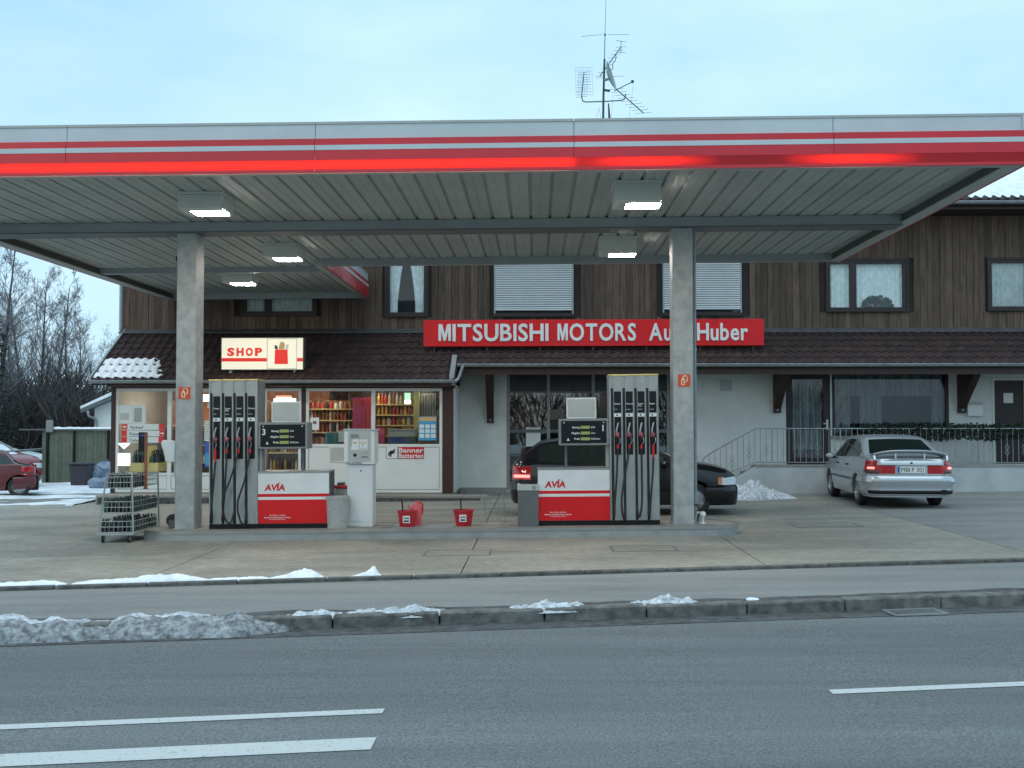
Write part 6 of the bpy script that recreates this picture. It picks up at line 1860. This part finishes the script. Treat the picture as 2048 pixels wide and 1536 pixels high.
# --- silver liftback, seen from behind
def build_silver(loc, rz):
    top = [(-2.20, 0.93), (-2.12, 0.965), (-1.78, 1.0), (-1.62, 1.03), (-0.95, 1.34), (-0.7, 1.385), (-0.2, 1.40), (0.25, 1.375), (0.95, 1.02), (1.15, 0.97), (1.7, 0.86), (2.1, 0.72), (2.2, 0.62)]
    belt = [(-2.20, 0.90), (-1.7, 0.95), (-1.0, 0.93), (0.9, 0.88), (1.2, 0.85), (2.2, 0.60)]
    c = Car(4.40, 1.70, top, belt, 1.32, -1.22, 0.30, 0.22, 0.24, 0.36)
    t = thing('parked_car', 'silver liftback with rear spoiler parked with its tail to the street', 'car', loc, rz, roty=0)
    bd = c.body('body', 'silver', t)
    c.wheels(t)
    for sd in (-1, 1):
        c.window(-1.30, -0.62, sd, 0.045, 0.075, t); c.window(-0.56, 0.04, sd, 0.045, 0.07, t); c.window(0.10, 0.90, sd, 0.045, 0.07, t)
        c.mirror(0.72, sd, 'silver', t)
        c.side_patch([(x, 0.50, 0.545) for x in [-0.85 + 0.1 * i for i in range(19)]], sd, 0.012).build('side_moulding', 'grey', t)
        for xh in (-0.45, 0.42):
            MB().box(xh - 0.10, xh + 0.10, sd * (c.ys(xh, 0.80) - 0.005), sd * (c.ys(xh, 0.80) + 0.018), 0.785, 0.815).build('door_handle', 'black', t)
        c.side_patch([(0.06 + 0.001 * i, 0.27, 0.86) for i in range(7)], sd, 0.0025).build('door_gap', 'black', t)
        c.side_patch([(-0.60 + 0.001 * i, 0.60, 0.88) for i in range(7)], sd, 0.0025).build('door_gap', 'black', t)
    c.top_patch(-1.60, -1.02, 0.10, 0.13, 0.006, 'rear_window', 'glass_car', t)
    c.top_patch(0.30, 0.92, 0.12, 0.08, 0.006, 'windscreen', 'glass_car', t)
    # tail: bumper, lamps, plate, lid
    hw = c.W / 2 * (1 - c.bow) - c.r
    full = hw + c.r * math.pi / 2 + 0.36
    bp = c.wrap(-1, -full, full, [(0.24, 0.0), (0.26, 0.03), (0.34, 0.05), (0.375, 0.055), (0.385, 0.035), (0.46, 0.045), (0.52, 0.085), (0.60, 0.07), (0.64, 0.035), (0.655, 0.0)], 'rear_bumper', 'silver', t, n=60)
    c.wrap(-1, -hw - 0.25, hw + 0.25, [(0.285, 0.045), (0.30, 0.058), (0.335, 0.062), (0.35, 0.055)], 'bumper_slot', 'black', bp, n=40)
    for sd in (-1, 1):
        a, e_ = sd * 0.315, sd * (hw + c.r * math.pi / 2 + 0.06)
        lam = c.wrap(-1, min(a, e_), max(a, e_), [(0.675, 0.0), (0.68, 0.022), (0.835, 0.022), (0.84, 0.0)], 'tail_lamp', 'lens_red', t, n=24)
        a2 = sd * 0.62
        c.wrap(-1, min(a2, e_), max(a2, e_), [(0.68, 0.023), (0.685, 0.027), (0.74, 0.027), (0.745, 0.023)], 'lower_lens', 'lens_smoke', lam, n=16)
        a3, a4 = sd * 0.70, sd * 0.86
        c.wrap(-1, min(a3, a4), max(a3, a4), [(0.765, 0.023), (0.77, 0.029), (0.80, 0.029), (0.805, 0.023)], 'lit_bulb', 'lens_lit', lam, n=12)
        a5, a6 = sd * (hw + 0.10), sd * (hw + c.r * math.pi / 2 + 0.06)
        c.wrap(-1, min(a5, a6), max(a5, a6), [(0.84, 0.0), (0.845, 0.02), (0.91, 0.014), (0.93, 0.0)], 'upper_lens', 'lens_red', lam, n=12)
    xr = -c.L / 2
    MB().box(xr - 0.012, xr - 0.001, -0.31, 0.31, 0.675, 0.835).build('plate_recess', 'silver', t)
    pl_ = MB().box(xr - 0.022, xr - 0.0125, -0.265, 0.265, 0.695, 0.815).build('number_plate', 'white', t)
    MB().box(xr - 0.0235, xr - 0.0222, 0.222, 0.264, 0.697, 0.813).build('country_strip', 'blue', pl_)
    me = text_mesh('MB  P 301', 0.118, 0.001, 'ink_black', 0.0, 'CENTER', 0, 0.92)
    place('lettering', me, pl_, loc=(xr - 0.0223, -0.025, 0.715), rot=(0, 0, -math.pi / 2))
    MB().box(xr - 0.0236, xr - 0.0223, 0.030, 0.052, 0.722, 0.75).box(xr - 0.0236, xr - 0.0223, 0.030, 0.052, 0.762, 0.79).build('seal', 'ink_black', pl_)
    MB().lathe([(0.024, -0.006), (0.024, 0.0)], 12, (xr - 0.024, 0, 0.885), 'x').build('badge', 'ink_black', t)
    c.wrap(-1, -0.60, 0.60, [(0.842, 0.0), (0.846, 0.032), (0.86, 0.034), (0.945, -0.015), (0.96, -0.03)], 'boot_lid', 'silver', t, n=30)
    # spoiler
    def wing(u, v):
        y = -0.70 + 1.40 * u
        k = abs(2 * u - 1)
        zc = 1.10 - 0.075 * k ** 3
        xc = -2.10 + 0.10 * k ** 2
        a = 2 * math.pi * v
        return (xc + 0.13 * math.cos(a) + 0.02, y, zc + 0.028 * math.sin(a) + 0.03 * math.cos(a) * -1)
    sp = MB().grid(wing, 24, 12).build('spoiler', 'silver', t, smooth='all')
    for sd in (-1, 1):
        MB().prism([(-2.20, 0.95), (-1.92, 0.97), (-1.95, 1.03), (-2.16, 1.03)], 'y', sd * 0.705, sd * 0.67).build('spoiler_foot', 'silver', sp)
        MB().prism([(-2.14, 0.955), (-2.02, 0.965), (-2.04, 1.075), (-2.12, 1.075)], 'y', sd * 0.26, sd * 0.285).build('spoiler_foot', 'silver', sp)
    MB().lathe([(0.0, -0.02), (0.06, -0.02), (0.065, 0.10), (0.0, 0.10)], 14, (xr - 0.055, -0.60, 0.325), 'x', 1.3, 0.8).build('exhaust_cutout', 'black', t, smooth=40)
    b = MB().tube([(-1.66, 0.05, 1.04), (-1.40, 0.28, 1.17)], 0.010, 6)
    b.build('rear_wiper', 'black', t)
    return t
sp_ = gp(1800, 1004)
CARX, CARY = X(1795, 22.55, 960), 22.55
# rear axle stands at CARY; heading almost straight away from the street
HEAD = R(90 - 3.0)
hd_ = Vector((math.cos(HEAD), math.sin(HEAD), 0))
cpos = Vector((CARX, CARY, 0)) + hd_ * 1.22
build_silver((cpos.x, cpos.y, G(cpos.x)), HEAD)

# --- black hatchback behind the right pump, nose to the right
def build_hatch(name, label, paint, loc, rz, Ln=4.15, W=1.70, top=None, lit=False, rim='rim', ro=0.78):
    h = Ln / 2
    top = top or [(-h, 0.95), (-h + 0.10, 1.04), (-h + 0.50, 1.37), (-h + 0.9, 1.43), (-0.2, 1.44), (0.25, 1.41), (0.95, 1.06), (1.15, 1.0), (1.6, 0.945), (h - 0.12, 0.84), (h, 0.71)]
    belt = [(-h, 0.92), (-h + 0.4, 0.96), (0.9, 0.91), (1.2, 0.90), (h - 0.12, 0.80), (h, 0.69)]
    c = Car(Ln, W, top, belt, h - 0.80, -h + ro, 0.31, 0.21, 0.26, 0.36)
    t = thing(name, label, 'car', loc, rz)
    c.body('body', paint, t)
    c.wheels(t, rim)
    for sd in (-1, 1):
        c.window(-h + 0.50, -0.62, sd, 0.04, 0.075, t); c.window(-0.57, 0.05, sd, 0.04, 0.07, t); c.window(0.11, 0.93, sd, 0.04, 0.07, t)
        c.mirror(0.75, sd, paint, t)
        c.side_patch([(x, 0.50, 0.55) for x in [-0.9 + 0.1 * i for i in range(19)]], sd, 0.010).build('side_moulding', 'black', t)
        for xh in (-0.42, 0.42):
            MB().box(xh - 0.09, xh + 0.09, sd * (c.ys(xh, 0.82) - 0.005), sd * (c.ys(xh, 0.82) + 0.015), 0.805, 0.835).build('door_handle', paint, t)
    c.top_patch(-h + 0.14, -h + 0.58, 0.10, 0.12, 0.006, 'rear_window', 'glass_car', t)
    c.top_patch(0.30, 0.96, 0.12, 0.08, 0.006, 'windscreen', 'glass_car', t)
    hw = c.W / 2 * (1 - c.bow) - c.r
    full = hw + c.r * math.pi / 2 + 0.32
    c.wrap(-1, -full, full, [(0.24, 0.0), (0.26, 0.03), (0.42, 0.055), (0.56, 0.05), (0.60, 0.03), (0.61, 0.0)], 'rear_bumper', paint, t, n=50)
    c.wrap(1, -full, full, [(0.22, -0.01), (0.24, 0.012), (0.40, 0.028), (0.52, 0.024), (0.56, 0.012), (0.57, 0.0)], 'front_bumper', paint, t, n=50)
    for sd in (-1, 1):
        a, e_ = sd * (hw - 0.06), sd * (hw + c.r * math.pi / 2 + 0.10)
        tl = c.wrap(-1, min(a, e_), max(a, e_), [(0.66, 0.0), (0.665, 0.018), (0.90, 0.012), (0.92, 0.0)], 'tail_lamp', 'lens_red', t, n=18)
        a2, a3 = sd * (hw + 0.16), sd * (hw + c.r * math.pi / 2 + 0.08)
        c.wrap(-1, min(a2, a3), max(a2, a3), [(0.70, 0.02), (0.705, 0.024), (0.75, 0.024), (0.755, 0.02)], 'lit_bulb', 'lens_lit' if lit else 'lens_smoke', tl, n=10)
        a, e_ = sd * (hw - 0.20), sd * (hw + c.r * math.pi / 2 + 0.03)
        hl = c.wrap(1, min(a, e_), max(a, e_), [(0.585, 0.0), (0.59, 0.022), (0.70, 0.016), (0.74, -0.012)], 'headlamp', 'lens_clear', t, n=18)
        a2 = sd * (hw + c.r * math.pi / 2 + 0.10)
        c.wrap(1, min(e_, a2), max(e_, a2), [(0.59, 0.0), (0.595, 0.018), (0.69, 0.012), (0.73, -0.012)], 'indicator', 'lens_amber', t, n=8)
    c.wrap(1, -hw + 0.22, hw - 0.22, [(0.60, 0.0), (0.605, 0.012), (0.68, 0.008), (0.69, -0.01)], 'grille', 'black', t, n=12)
    return t
bx0 = X(1247, 21.4, 950)
build_hatch('parked_car', 'glossy black hatchback standing behind the right fuel pump', 'black_paint', (bx0, 21.45, G(bx0)), R(-4), Ln=4.20, lit=True)
rx = X(32, 28.4, 960) - 1.26
red1 = build_hatch('parked_car', 'dark red car parked at the left edge on the snow', 'red_paint', (rx, 28.4 - 0.15, G(rx)), R(203), Ln=3.8, W=1.62, ro=0.42,
            top=[(-1.9, 0.86), (-1.8, 0.90), (-1.50, 0.97), (-1.38, 1.0), (-1.08, 1.36), (-0.8, 1.40), (-0.2, 1.41), (0.25, 1.38), (0.98, 1.0), (1.2, 0.95), (1.65, 0.86), (1.82, 0.74), (1.9, 0.64)])
rx2 = X(80, 31.5, 950) - 2.25
red1.scale = (0.88, 0.88, 0.86)
build_hatch('parked_car', 'crimson car with snowed-up bonnet parked behind the dark red car', 'red_paint2', (rx2, 32.2, G(rx2) + 0.02), R(-22), Ln=3.9, W=1.64)
c0 = Vector((rx2, 32.2, G(rx2) + 0.02))
def hood_snow(u, v):
    x, y = 0.50 + 0.95 * u, (v - 0.5) * 1.05 * (1 - 0.1 * u)
    z = interp([(0.25, 1.40), (0.98, 1.03), (1.2, 0.97), (1.65, 0.90)], x) + 0.02 + 0.05 * math.sin(math.pi * u) ** 0.5 * math.sin(math.pi * v) ** 0.5
    q = Matrix.Rotation(R(-22), 3, 'Z') @ Vector((x, y, z))
    return c0 + q
tag(MB().grid(hood_snow, 20, 16).build('bonnet_snow', 'snow', smooth='all'), 'snow lying on the bonnet of the crimson car', 'snow', kind='stuff')
build_hatch('parked_car', 'white estate car parked behind the red cars at the far left', 'white_paint', (X(82, 36, 890) - 2.15, 36.0, G(-16)), R(-4), Ln=4.3)

# ================================================================== LEFT YARD
FD = 34.0
xa, xb = X(84, FD, 900), X(224, FD, 900)
t = thing('plank_fence', 'weathered greenish plank fence with snow along its top', 'fence', ((xa + xb) / 2, FD, G(xa)))
zt_ = Z(858, FD)
g0 = G(xa)
pm = MB().box(0, 0.118, 0, 0.022, 0, zt_ - g0 - 0.10).mesh('plank', 'fence_wood')
x = xa
while x < xb - 0.05:
    place('plank', pm, t, world=True, loc=(x, FD + random.uniform(0, 0.012), g0 + 0.05))
    x += 0.124
for px in (97, 150, 218):
    MB().box(X(px, FD) - 0.03, X(px, FD) + 0.03, FD - 0.075, FD - 0.012, g0 - 0.1, zt_ - 0.03).build('post', 'black', t, world=True)
MB().box(xa - 0.7, xb, FD - 0.08, FD + 0.09, zt_ - 0.045, zt_ - 0.001).build('top_rail', 'grey', t, world=True)
MB().box(X(96, FD), X(109, FD), FD - 0.14, FD - 0.081, zt_ - 0.1, Z(840, FD)).build('meter_box', 'grey_mid', t, world=True)
cs = MB().grid(lambda u, v: (X(109, FD) + (xb - X(109, FD)) * u, FD - 0.07 + 0.15 * v, zt_ + 0.07 * math.sin(math.pi * v) ** 0.5 * (0.8 + 0.3 * fbm(u * 9, 1))), 40, 8).build('rail_snow', 'snow', t, world=True, smooth='all')
cs['kind'] = 'stuff'
# gate bar left of the fence
MB().tube([(X(-40, 30.5, 903), 30.5, Z(908, 30.5)), (X(84, 33.9, 899), 33.9, Z(899, 33.9))], 0.035, 8).build('barrier_bar', 'zinc')
tag(bpy.data.objects['barrier_bar'], 'grey metal barrier bar between the cars and the plank fence', 'barrier')
# rubbish bin and bags
p_ = gp(163, 974)
t = thing('wheelie_bin', 'dark grey wheelie bin standing in the snow before the fence', 'bin', (p_.x, p_.y, G(p_.x)))
MB().prism([(-0.22, 0.0), (0.22, 0.0), (0.27, 0.66), (-0.27, 0.66)], 'y', -0.25, 0.25).build('body', 'bin_dark', t, bevel=0.02)
MB().box(-0.30, 0.30, -0.29, 0.29, 0.661, 0.72).build('lid', 'bin_dark', t, bevel=0.02)
MB().box(-0.26, 0.26, 0.29, 0.33, 0.64, 0.68).build('handle', 'bin_dark', t)
for s in (-0.2, 0.2): MB().lathe([(0.0, -0.03), (0.09, -0.03), (0.09, 0.03), (0.0, 0.03)], 12, (s, 0.25, 0.09), 'x').build('wheel', 'rubber', t)
def bag(label, px, py, rx_, ry_, rz_, seed, m='bag_blue'):
    p_ = gp(px, py)
    def fn(u, v):
        th, ph = math.pi * v, 2 * math.pi * u
        n_ = 1 + 0.22 * fbm(math.cos(ph) * 2 + seed, math.sin(ph) * 2, math.cos(th) * 2)
        z = rz_ * (1 - math.cos(th)) / 2 * 2 * 0.5
        r_ = math.sin(th) ** 0.6 * n_
        return (rx_ * r_ * math.cos(ph), ry_ * r_ * math.sin(ph), z * (1 + 0.08 * fbm(ph, th, seed)))
    t = thing('rubbish_bag', label, 'bag', (p_.x, p_.y, G(p_.x) - 0.02), group='rubbish bags beside the bin')
    MB().grid(fn, 28, 16).build('sack', m, t, smooth='all', weld=True)
    MB().lathe([(0.0, rz_ - 0.03), (0.05, rz_ - 0.01), (0.03, rz_ + 0.02), (0.08, rz_ + 0.08), (0.0, rz_ + 0.06)], 8).build('knot', m, t, smooth=40)
bag('bluish bulging rubbish bag against the shop corner', 212, 970, 0.36, 0.3, 0.72, 1.0)
bag('snow-dusted rubbish bag right beside the wheelie bin', 188, 972, 0.26, 0.25, 0.60, 5.0)
bag('crumpled rubbish bag lying in front of the other bags', 200, 978, 0.34, 0.24, 0.34, 9.0)
# neighbour house
ND = 41.0
r = rect(189, 800, 262, 870, ND)
t = thing('neighbour_house', 'small white rendered house with snowy roof edge beyond the fence', 'house', ((r[0] + r[1]) / 2, ND, -0.3))
MB().box(r[0], r[1] + 3, ND, ND + 6, -0.4, r[3]).build('wall', 'plaster', t, world=True)
pz = at(170, 818, ND)
qz = at(262, 778, ND)
MB().prism([(pz.x, pz.z), (qz.x, qz.z), (qz.x + 3.4, pz.z), (qz.x + 3.4, pz.z - 0.14), (qz.x, qz.z - 0.14), (pz.x, pz.z - 0.14)], 'y', ND - 0.4, ND + 6.4).build('roof', 'grey', t, world=True)
s_ = MB().prism([(pz.x, pz.z + 0.003), (qz.x, qz.z + 0.003), (qz.x, qz.z + 0.14), (pz.x, pz.z + 0.10)], 'y', ND - 0.42, ND + 6.4).build('roof_snow', 'snow', t, world=True)
s_['kind'] = 'stuff'
MB().tube(smooth_path([at(176, 822, ND - 0.5), at(178, 832, ND - 0.5), at(191, 840, ND - 0.1), at(191, 870, ND - 0.1)], 4), 0.05, 8).build('downpipe', 'zinc', t, world=True)

# ================================================================== TREES
def bare_tree_mesh(seed, H, spread, up, levels=5, trunk_r=0.13, first=0.22, nb=24):
    rnd = random.Random(seed)
    tr, cr = MB(), MB()
    def grow(p, d, ln, r_, lev, b, nseg):
        pts, rs_ = [p.copy()], [r_]
        for i in range(nseg):
            d = (d + Vector((rnd.uniform(-1, 1), rnd.uniform(-1, 1), rnd.uniform(-0.3, 1.0) * up)) * (0.035 if lev == 0 else 0.15)).normalized()
            p = p + d * (ln / nseg)
            pts.append(p.copy()); rs_.append(max(0.004, r_ * (1 - 0.85 * (i + 1) / nseg)))
        b.tube(pts, rs_, 6 if lev == 0 else (4 if lev == 1 else 3), cap=False)
        return pts, rs_, d
    pts, rs_, d = grow(Vector((0, 0, -0.1)), Vector((0, 0, 1)), H, trunk_r, 0, tr, 14)
    def branch(pts, rs_, ln, lev, n):
        for k in range(n):
            f = first + (1 - first) * (k + rnd.random()) / n if lev == 1 else rnd.uniform(0.2, 1.0)
            i = min(len(pts) - 2, int(f * (len(pts) - 1)))
            t_ = f * (len(pts) - 1) - i
            p = pts[i].lerp(pts[i + 1], t_)
            d = (pts[i + 1] - pts[i]).normalized()
            a = rnd.uniform(0, 2 * math.pi)
            o_ = d.orthogonal().normalized()
            o_ = (o_ * math.cos(a) + d.cross(o_) * math.sin(a))
            nd = (d * rnd.uniform(0.7, 1.2) + o_ * rnd.uniform(0.6, 1.0) * spread).normalized()
            l2 = ln * rnd.uniform(0.6, 1.1) * ((1.15 - 0.75 * f) if lev == 1 else 1)
            r2 = max(0.006, rs_[i] * (0.45 if lev == 1 else 0.6))
            q, rq, _ = grow(p, nd, l2, r2, lev, cr, 5 if lev < 3 else 3)
            if lev < levels - 1: branch(q, rq, l2 * 0.52, lev + 1, {1: 8, 2: 5, 3: 3}.get(lev, 2))
    branch(pts, rs_, H * 0.30, 1, nb)
    return tr.mesh('trunk', 'bark', smooth=60), cr.mesh('crown', 'twig')
tm = [bare_tree_mesh(3, 9.0, 0.75, 1.0), bare_tree_mesh(8, 9.0, 0.65, 1.2), bare_tree_mesh(15, 9.0, 0.9, 0.9)]
def tree(label, px, top_py, D, which, rz, gr='bare trees beyond the yard'):
    x = X(px, D, 700)
    z0 = G(x)
    s_ = (Z(top_py, D) - z0) / 9.2
    t = thing('bare_tree', label, 'tree', (x, D, z0), rz, group=gr)
    t.scale = (s_, s_, s_)
    place('trunk', tm[which][0], t); place('crown', tm[which][1], t)
tree('tall bare tree cut by the left edge of the picture', -6, 470, 42, 2, 0.5)
tree('slim bare tree with a straight trunk, second from the left edge', 52, 568, 52, 0, 1.0)
tree('tallest bare tree in the middle of the row', 84, 555, 55, 1, 2.2)
tree('bare tree right of the tallest one', 106, 560, 57, 0, 4.0)
tree('bare tree with several stems near the house corner', 141, 596, 54, 2, 3.0)
tree('low spreading bare tree nearest the house corner', 162, 640, 60, 1, 5.0)
tree('short bare tree low behind the red cars', 22, 610, 60, 1, 0.2)
tree('faint low bare tree behind the pale chimney', 212, 668, 75, 2, 1.7)
# dense brush at the foot of the trees
def shrub_mesh(seed, n=420):
    rnd = random.Random(seed)
    b = MB()
    for k in range(n):
        a, r_ = rnd.uniform(0, 2 * math.pi), rnd.uniform(0, 1) ** 0.5
        p = Vector((1.6 * r_ * math.cos(a), 1.0 * r_ * math.sin(a), rnd.uniform(0, 1.8)))
        d = Vector((math.cos(a) * 0.6 + rnd.uniform(-0.6, 0.6), math.sin(a) * 0.6 + rnd.uniform(-0.6, 0.6), rnd.uniform(0.3, 1.3))).normalized()
        ln = rnd.uniform(0.5, 1.3)
        q = p + d * ln * 0.5 + Vector((rnd.uniform(-0.1, 0.1), rnd.uniform(-0.1, 0.1), 0.05))
        b.tube([p, q, q + (d + Vector((rnd.uniform(-0.5, 0.5), rnd.uniform(-0.5, 0.5), 0.1))).normalized() * ln * 0.5], [0.022, 0.014, 0.006], 3, cap=False)
    return b.mesh('branches', 'twig_dark')
shm = [shrub_mesh(1), shrub_mesh(2), shrub_mesh(3)]
stub = MB().tube([(0, 0, -0.1), (0.02, 0, 0.7)], [0.08, 0.05], 6).mesh('stem', 'bark')
for k, (px, D, sc) in enumerate(((-20, 44, 1.3), (18, 46, 1.5), (50, 44, 1.25), (78, 47, 1.45), (108, 45, 1.3), (138, 46, 1.4), (165, 44, 1.2), (190, 47, 1.35), (40, 50, 1.7), (95, 51, 1.8), (150, 52, 1.8), (200, 54, 1.8), (5, 53, 1.9))):
    x = X(px, D, 850)
    t = thing('shrub', 'dense leafless shrub in the dark thicket under the bare trees', 'shrub', (x, D, G(x)), k * 1.3, group='shrubs of the thicket')
    t.scale = (sc, sc, sc)
    place('branches', shm[k % 3], t); place('stem', stub, t)
# dark conifer at the left edge
def conifer(seed):
    rnd = random.Random(seed)
    b = MB()
    for k in range(3600):
        z = rnd.uniform(0.3, 6.0)
        R0 = 1.5 * (1 - z / 6.3) ** 0.9
        a = rnd.uniform(0, 2 * math.pi)
        r_ = R0 * rnd.uniform(0.3, 1.0) * (1 + 0.15 * math.sin(5 * a + z * 3))
        p = Vector((r_ * math.cos(a), r_ * math.sin(a), z - 0.15 * r_))
        d = Vector((math.cos(a), math.sin(a), rnd.uniform(-0.5, 0.2))).normalized() * rnd.uniform(0.12, 0.28)
        e_ = d.cross(Vector((0, 0, 1))).normalized() * 0.05
        b.quad(p, p + d * 0.5 + e_, p + d, p + d * 0.5 - e_)
    return b.mesh('crown', 'needle')
x = X(-14, 40, 800)
t = thing('conifer', 'dark conifer at the left edge below the tall bare tree', 'tree', (x, 40, G(x)))
place('crown', conifer(4), t)
MB().tube([(0, 0, -0.1), (0, 0, 5.8)], [0.12, 0.02], 7).build('trunk', 'bark', t)

# ================================================================== ACROSS THE STREET (seen only in the glass)
for k in range(9):
    x = -14 + 3.6 * k
    t = thing('hedge_shrub', 'leafless hedge shrub across the street, behind the viewer', 'shrub', (x, -8.5 - 0.4 * (k % 2), G(x)), k * 0.9, group='hedge across the street')
    t.scale = (1.35, 1.2, 1.6)
    place('branches', shm[k % 3], t); place('stem', stub, t)
heap('snow ridge along the hedge across the street', 'snow', -18, 18, lambda x: -6.6, 1.6, 0.5, 0.0, 31.0, 120, 14, 0.5, fr=1.2)
for k, x in enumerate((-11, -3, 6, 13)):
    t = thing('bare_tree', 'bare tree across the street, behind the viewer', 'tree', (x, -13 - (k % 2) * 2, G(x)), k * 1.7, group='trees across the street')
    place('trunk', tm[k % 3][0], t); place('crown', tm[k % 3][1], t)
